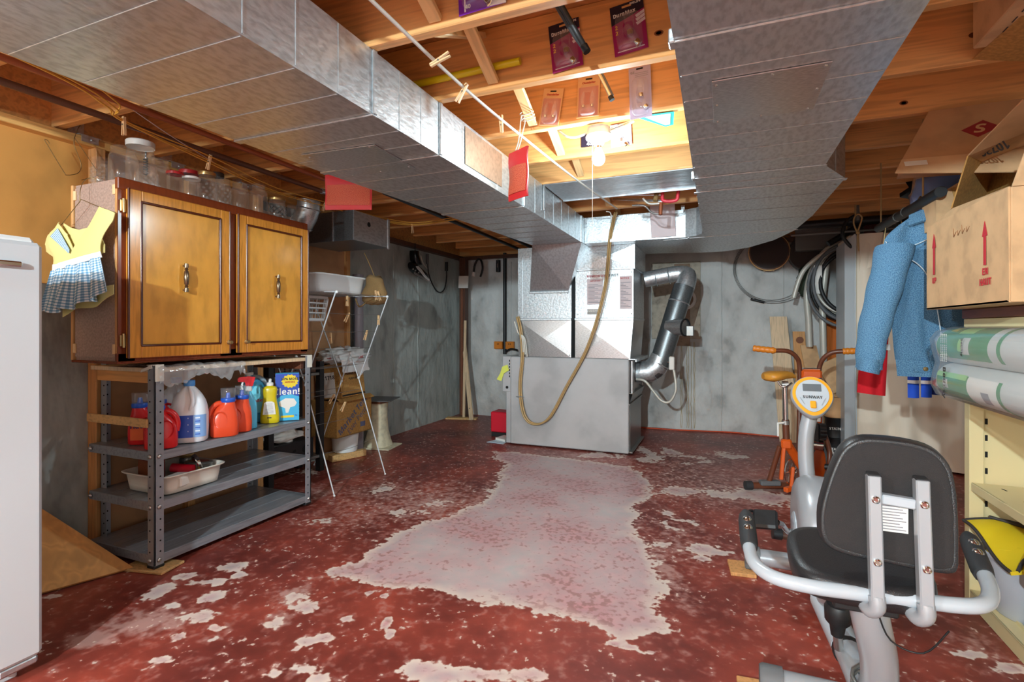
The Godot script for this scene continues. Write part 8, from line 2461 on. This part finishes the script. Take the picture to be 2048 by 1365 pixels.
func recumbent_bike():
	var st: SurfaceTool
	var F := Vector3(0, 0, 1)
	var UPV := Vector3.UP
	mat("bike_silver", c8(168, 170, 174), 0.3, 0.25)
	mat("bike_white", c8(182, 188, 194), 0.25)
	mat("leather_black", c8(44, 42, 43), 0.38, 0, tx["fine"], Vector3(6, 6, 6), tx["weave_n"], 0.25)
	mat("fabric_black", c8(52, 48, 48), 0.95, 0, tx["fine"], Vector3(12, 12, 12), tx["weave_n"], 0.8)
	var o = wthing("recumbent_bike", "silver recumbent exercise bike with a black backrest seen from behind", "exercise bike", W(0.33, 0, 1.95))
	# stabilisers
	var stabs := [[0.09, 0.60, 2.43, 0.065], [0.10, 0.62, 1.60, 0.058]]
	for k in 2:
		var s: Array = stabs[k]
		wire(o, "stabiliser", [W(s[0], s[3], s[2]), W(s[1], s[3], s[2])], 0.034, "bike_silver", 18)
		for e in [[s[0] - 0.008, s[0] + 0.05], [s[1] - 0.05, s[1] + 0.008]]:
			st = mb(); tube(st, [W(e[0], s[3], s[2]), W(e[0] + 0.008, s[3], s[2]), W(e[1], s[3], s[2])], [0.036, 0.041, 0.041] if e[0] < 0.3 else [0.041, 0.041, 0.038], 20); bx(st, e[0], e[1], s[3] - 0.05, s[3] - 0.02, s[2] - 0.03, s[2] + 0.03, 0.006); mk("end_cap", st, "grey_rubber", o)
	st = mb(); lathe(st, [[0.009, 0], [0.008, 0.006], [0, 0.007]], W(0.30, 0.075, 2.395), 10, Basis(Quaternion(UPV, F))); mk("bolt", st, "black", o)
	# main beam and seat tube
	wire(o, "main_beam", curve([W(0.345, 0.085, 1.60), W(0.338, 0.10, 1.70), W(0.318, 0.11, 2.0), W(0.312, 0.12, 2.2), W(0.31, 0.12, 2.43)], 5), 0.038, "bike_silver", 18)
	wire(o, "beam_collar", [W(0.335, 0.10, 1.745), W(0.334, 0.10, 1.765)], 0.0415, "black", 18)
	wire(o, "beam_sleeve", [W(0.334, 0.10, 1.775), W(0.314, 0.112, 2.03)], 0.041, "bike_white", 18)
	wire(o, "seat_tube", curve([W(0.358, 0.075, 1.60), W(0.365, 0.14, 1.57), W(0.356, 0.22, 1.535), W(0.335, 0.31, 1.50), W(0.312, 0.415, 1.47)], 5), 0.041, "bike_silver", 20)
	st = mb(); tube(st, [W(0.335, 0.07, 1.60), W(0.385, 0.075, 1.60)], 0.058, 18); mk("rear_joint", st, "black", o)
	for k in 3:
		var pts := []
		for i in 13:
			var a := TAU * i / 12
			pts.append(W(0.358 + 0.048 * cos(a), 0.10 + 0.014 * k + 0.012 * sin(a), 1.585 + 0.046 * sin(a)))
		wire(o, "coiled_cable", pts, 0.0045, "furnace_dark", 6)
	wire(o, "gusset", [W(0.318, 0.13, 2.0), W(0.312, 0.24, 1.78), W(0.31, 0.39, 1.58)], 0.032, "bike_silver", 16)
	wire(o, "latch_knob", [W(0.30, 0.135, 1.70), W(0.292, 0.19, 1.67)], 0.012, "screw", 12)
	st = mb(); lathe(st, [[0.016, 0], [0.02, 0.03], [0.032, 0.045], [0.034, 0.08], [0.028, 0.092], [0.012, 0.086], [0, 0.088]], W(0.292, 0.185, 1.672), 18, Basis(Vector3.RIGHT, 0.12)); mk("knob", st, "black", o, "black adjusting knob")
	wire(o, "sensor_cable", curve([W(0.33, 0.385, 1.44), W(0.36, 0.31, 1.45), W(0.42, 0.30, 1.44), W(0.46, 0.37, 1.42)], 5), 0.002, "black", 5)
	# flywheel shroud
	st = mb()
	var rg := []
	var hc := W(0.325, 0.265, 2.28)
	for q in [[-0.062, 0.60], [-0.060, 0.80], [-0.05, 0.92], [-0.03, 0.985], [0.0, 1.0], [0.03, 0.985], [0.05, 0.92], [0.060, 0.80], [0.062, 0.60]]:
		var rr := []
		for i in 40:
			var a := TAU * i / 40
			var rad: float = 0.195 * (1.0 + 0.10 * cos(a - 0.3)) * q[1]
			rr.append(hc + Vector3(q[0] * 1.15, sin(a) * rad * 1.02, cos(a) * rad * 1.1))
		rg.append(rr)
	loft(st, rg); mk("shroud", st, "bike_silver", o)
	for s in [-1.0, 1.0]:
		st = mb()
		var dc := hc + Vector3(s * 0.0715, -0.02, 0.01)
		lathe(st, [[0.0, 0.006], [0.07, 0.006], [0.08, 0.002], [0.082, -0.004]], dc, 30, Basis(Quaternion(UPV, Vector3(s, 0, 0)))); var cp := mk("side_disc", st, "bike_white", o)
		st = mb(); tube(st, [dc + Vector3(s * 0.004, 0, 0), dc + Vector3(s * 0.03, 0, 0)], 0.014, 14); mk("crank_hub", st, "chrome", cp)
		if s < 0: words(cp, "SUNWAY", 0.016, "ink_grey", dc + Vector3(s * 0.0072, 0.045, 0), F, UPV)
	var swoosh := []
	for i in 25:
		var a := lerpf(-1.9, 1.2, i / 24.0)
		swoosh.append(hc + Vector3(-0.058, sin(a) * 0.172, cos(a) * 0.185))
	wire(o, "shroud_ridge", swoosh, 0.006, "bike_silver", 8)
	# pedals
	wire(o, "crank_arm", curve([W(0.245, 0.245, 2.27), W(0.228, 0.25, 2.255), W(0.215, 0.275, 2.21), W(0.20, 0.305, 2.165), W(0.185, 0.315, 2.15)], 4), 0.011, "chrome", 10)
	st = mb()
	box(st, W(0.142, 0.325, 2.14), Vector3(0.085, 0.022, 0.10), 0.008, Basis(Vector3(0, 0, 1), 0.1) * Basis(UPV, -0.1) * Basis(Vector3.RIGHT, 0.35)); var pd := mk("pedal", st, "black", o)
	wire(pd, "pedal_strap", curve([W(0.10, 0.30, 2.11), W(0.088, 0.325, 2.12), W(0.088, 0.34, 2.16), W(0.10, 0.34, 2.175)], 4), 0.006, "black", 6)
	wire(o, "crank_arm", [W(0.405, 0.245, 2.27), W(0.42, 0.19, 2.34)], 0.011, "chrome", 10)
	st = mb(); box(st, W(0.465, 0.175, 2.35), Vector3(0.085, 0.022, 0.10), 0.008); mk("pedal", st, "black", o)
	wire(o, "tension_stub", [W(0.255, 0.20, 2.345), W(0.205, 0.205, 2.34)], 0.016, "dark_wood", 12)
	wire(o, "stub_cap", [W(0.215, 0.205, 2.34), W(0.182, 0.208, 2.335)], 0.022, "black", 14)
	# mast and console
	wire(o, "mast", curve([W(0.322, 0.40, 2.44), W(0.315, 0.50, 2.45), W(0.318, 0.60, 2.455), W(0.335, 0.70, 2.46), W(0.345, 0.79, 2.47)], 5), 0.029, "bike_silver", 16)
	var cc := W(0.332, 0.765, 2.41)
	var zb := Vector3(0.0, 0.5, 0.87).normalized()
	var xb := UPV.cross(zb).normalized()
	var yb := zb.cross(xb)
	var tear := func(s: float, z: float) -> Array:
		var r := []
		for i in 36:
			var a := TAU * i / 36
			var y := sin(a)
			var w := 0.077 * (1.0 if y > -0.1 else 1.0 - 0.28 * pow(-y - 0.1, 1.4))
			r.append(cc + (xb * cos(a) * w + yb * (y * 0.085 - (0.012 if y < 0 else 0.0) * -y)) * s + zb * z)
		return r
	st = mb(); loft(st, [tear.call(0.7, -0.04), tear.call(0.93, -0.03), tear.call(1.0, -0.012), tear.call(1.0, 0.0), tear.call(0.95, 0.008)]); var co := mk("console", st, "bike_silver", o)
	st = mb(); grid(st, [tear.call(0.93, 0.0098), tear.call(0.78, 0.011)], true); mk("orange_rim", st, mat("console_orange", c8(232, 160, 40), 0.35), co)
	st = mb(); loft(st, [tear.call(0.78, 0.008), tear.call(0.77, 0.0125)]); var fp := mk("face_plate", st, "bike_white", co)
	st = mb(); box(st, cc + yb * 0.03 + zb * 0.013, Vector3(0.066, 0.032, 0.003), 0.001, Basis(xb, yb, zb)); mk("display", st, mat("lcd", c8(104, 108, 112), 0.15), fp, "grey liquid crystal display")
	words(fp, "SUNWAY", 0.012, "ink_dark", cc - yb * 0.012 + zb * 0.0135, xb, yb)
	st = mb(); box(st, cc - yb * 0.045 + zb * 0.015, Vector3(0.022, 0.032, 0.008), 0.004, Basis(xb, yb, zb)); mk("button", st, "console_orange", fp)
	st = mb()
	for s in [-1.0, 1.0]: bar(st, cc + xb * 0.045 * s - yb * 0.015 + zb * 0.0132, cc + xb * 0.03 * s - yb * 0.045 + zb * 0.0132, 0.003, 0.001, zb)
	mk("trim_line", st, "bike_silver", fp)
	# handlebars round the seat
	var hb := curve([W(0.062, 0.475, 1.64), W(0.064, 0.445, 1.515), W(0.078, 0.438, 1.44), W(0.118, 0.435, 1.395), W(0.19, 0.434, 1.383), W(0.267, 0.434, 1.388), W(0.366, 0.434, 1.400), W(0.47, 0.438, 1.402), W(0.522, 0.44, 1.425), W(0.556, 0.442, 1.485), W(0.575, 0.448, 1.56), W(0.592, 0.47, 1.66)], 6)
	wire(o, "seat_handlebar", hb, 0.0165, "bike_white", 16)
	for g in [[W(0.064, 0.448, 1.53), W(0.060, 0.49, 1.685)], [W(0.574, 0.449, 1.565), W(0.601, 0.487, 1.735)]]:
		var pts := []
		var rr := []
		for i in 9:
			pts.append(g[0].lerp(g[1], i / 8.0)); rr.append([0.020, 0.0225, 0.0225, 0.0225, 0.0225, 0.0225, 0.022, 0.020, 0.012][i])
		st = mb(); tube(st, pts, rr, 16); var gr := mk("hand_grip", st, "rubber", o)
		for f in [0.42, 0.66]:
			var p: Vector3 = g[0].lerp(g[1], f)
			var ax: Vector3 = (g[1] - g[0]).normalized()
			st = mb(); sphere(st, p + Vector3(0, 0.013, 0.006), Vector3(0.013, 0.012, 0.019), 14, 8); mk("pulse_plate", st, "chrome", gr)
	# seat
	st = mb()
	rg = []
	var scn := W(0.305, 0.0, 1.525)
	for q in [[0.395, 0.84], [0.40, 0.93], [0.415, 0.97], [0.445, 1.0], [0.462, 0.985], [0.470, 0.94], [0.472, 0.85]]:
		var r := []
		for p in ring_pts(scn + Vector3(0, q[0], 0), Vector3(0.15 * q[1], 0, 0), Vector3(0, 0, 0.142 * q[1]), 44, 3.4):
			var w: Vector3 = p
			w.y += 0.015 * clampf((-w.z - 1.525) / 0.14, -1, 1) * (1 if q[0] > 0.44 else 0)
			r.append(w)
		rg.append(r)
	loft(st, rg); mk("seat_cushion", st, "leather_black", o)
	st = mb(); bx(st, 0.24, 0.37, 0.375, 0.396, 1.42, 1.60, 0.004); mk("seat_plate", st, "black", o)
	# backrest
	var outline := [[0.2125, 0.555], [0.214, 0.60], [0.228, 0.66], [0.248, 0.72], [0.268, 0.757], [0.30, 0.778], [0.345, 0.782], [0.40, 0.778], [0.440, 0.765], [0.466, 0.735], [0.476, 0.69], [0.479, 0.62], [0.477, 0.545], [0.474, 0.51], [0.458, 0.498], [0.41, 0.497], [0.34, 0.502], [0.28, 0.506], [0.24, 0.515], [0.22, 0.53]]
	var oc := Vector2(0.35, 0.64)
	var ol := []
	for p in outline: ol.append(W(p[0], p[1], 0))
	ol.append(ol[0])
	ol = curve(ol, 3)
	ol.pop_back()
	var shell := func(s: float, d: float) -> Array:
		var r := []
		for p in ol:
			var v2 := (Vector2(p.x, p.y) - oc) * s + oc
			r.append(W(v2.x, v2.y, d + 0.10 * (v2.y - 0.64)))
		return r
	st = mb(); loft(st, [shell.call(0.90, 1.430), shell.call(0.97, 1.424), shell.call(1.0, 1.432), shell.call(1.02, 1.455), shell.call(1.0, 1.478), shell.call(0.93, 1.488)]); mk("backrest_cushion", st, "leather_black", o)
	var fr := []
	var fz := FastNoiseLite.new(); fz.frequency = 9.0
	for s in [0.93, 0.9, 0.8, 0.6, 0.4, 0.2, 0.02]:
		var r := []
		for p in shell.call(s, 1.4235 + (0.004 if s > 0.92 else 0.0)): r.append(p + Vector3(0, 0, 0.004 * fz.get_noise_3dv(Vector3(p.x, p.y * 3.0, 0) * 3.0)))
		fr.append(r)
	st = mb(); grid(st, fr, true); mk("back_fabric", st, "fabric_black", o, "black stapled fabric")
	# frame uprights
	for k in 2:
		var x: float = [0.303, 0.392][k]
		var bot := W(x + 0.012, 0.43, 1.372)
		var top := W(x + 0.012, 0.705, 1.402)
		st = mb(); bar(st, bot, top, 0.026, 0.030, F, 0.003); var up := mk("back_upright", st, "bike_silver", o)
		st = mb(); box(st, top + Vector3(0, 0.0015, 0), Vector3(0.023, 0.005, 0.027), 0.001, Basis(Vector3.RIGHT, 0.1)); mk("plug", st, "rubber", up)
		st = mb(); tube(st, curve([bot + Vector3(0, 0.012, 0), bot + Vector3(0, -0.012, 0.003), bot + Vector3(-0.010, -0.026, -0.01), bot + Vector3(-0.018, -0.02, -0.035)], 4), 0.0165, 12); mk("foot_bend", st, "bike_silver", up)
		for y in [0.655, 0.52]:
			st = mb(); lathe(st, [[0.0085, 0], [0.0085, 0.005], [0.006, 0.007], [0.004, 0.004], [0, 0.004]], W(x + 0.012, y, 1.357 + (y - 0.43) * 0.109), 12, Basis(Quaternion(UPV, F))); mk("bolt", st, "chrome", up)
	st = mb(); bar(st, W(0.328, 0.655, 1.398), W(0.392, 0.650, 1.398), 0.024, 0.022, UPV, 0.003); mk("cross_bar", st, "bike_white", o)
	st = mb(); bx(st, 0.328, 0.385, 0.575, 0.642, 1.4165, 1.4185); var lb := mk("law_label", st, "paper", o, "white printed label")
	st = mb()
	for k in 9: bx(st, 0.332, 0.381 - 0.006 * (k % 3), 0.580 + k * 0.0066, 0.5822 + k * 0.0066, 1.4155, 1.4163)
	mk("printed_lines", st, "ink_grey", lb)
	# scraps of wood below
	for k in [[0.055, 2.42, "thin wood scrap under the front left foot of the grey bike"], [0.075, 1.60, "wood scrap under the rear left foot of the grey bike"]]:
		var w = wthing("wood_scrap", k[2], "board", W(k[0], 0, k[1]), "wood scraps under the bike")
		st = mb(); box(st, W(k[0] + 0.015, 0.0075, k[1]), Vector3(0.10, 0.015, 0.13), 0.002, Basis(UPV, 0.1)); mk("scrap", st, "stud", w)
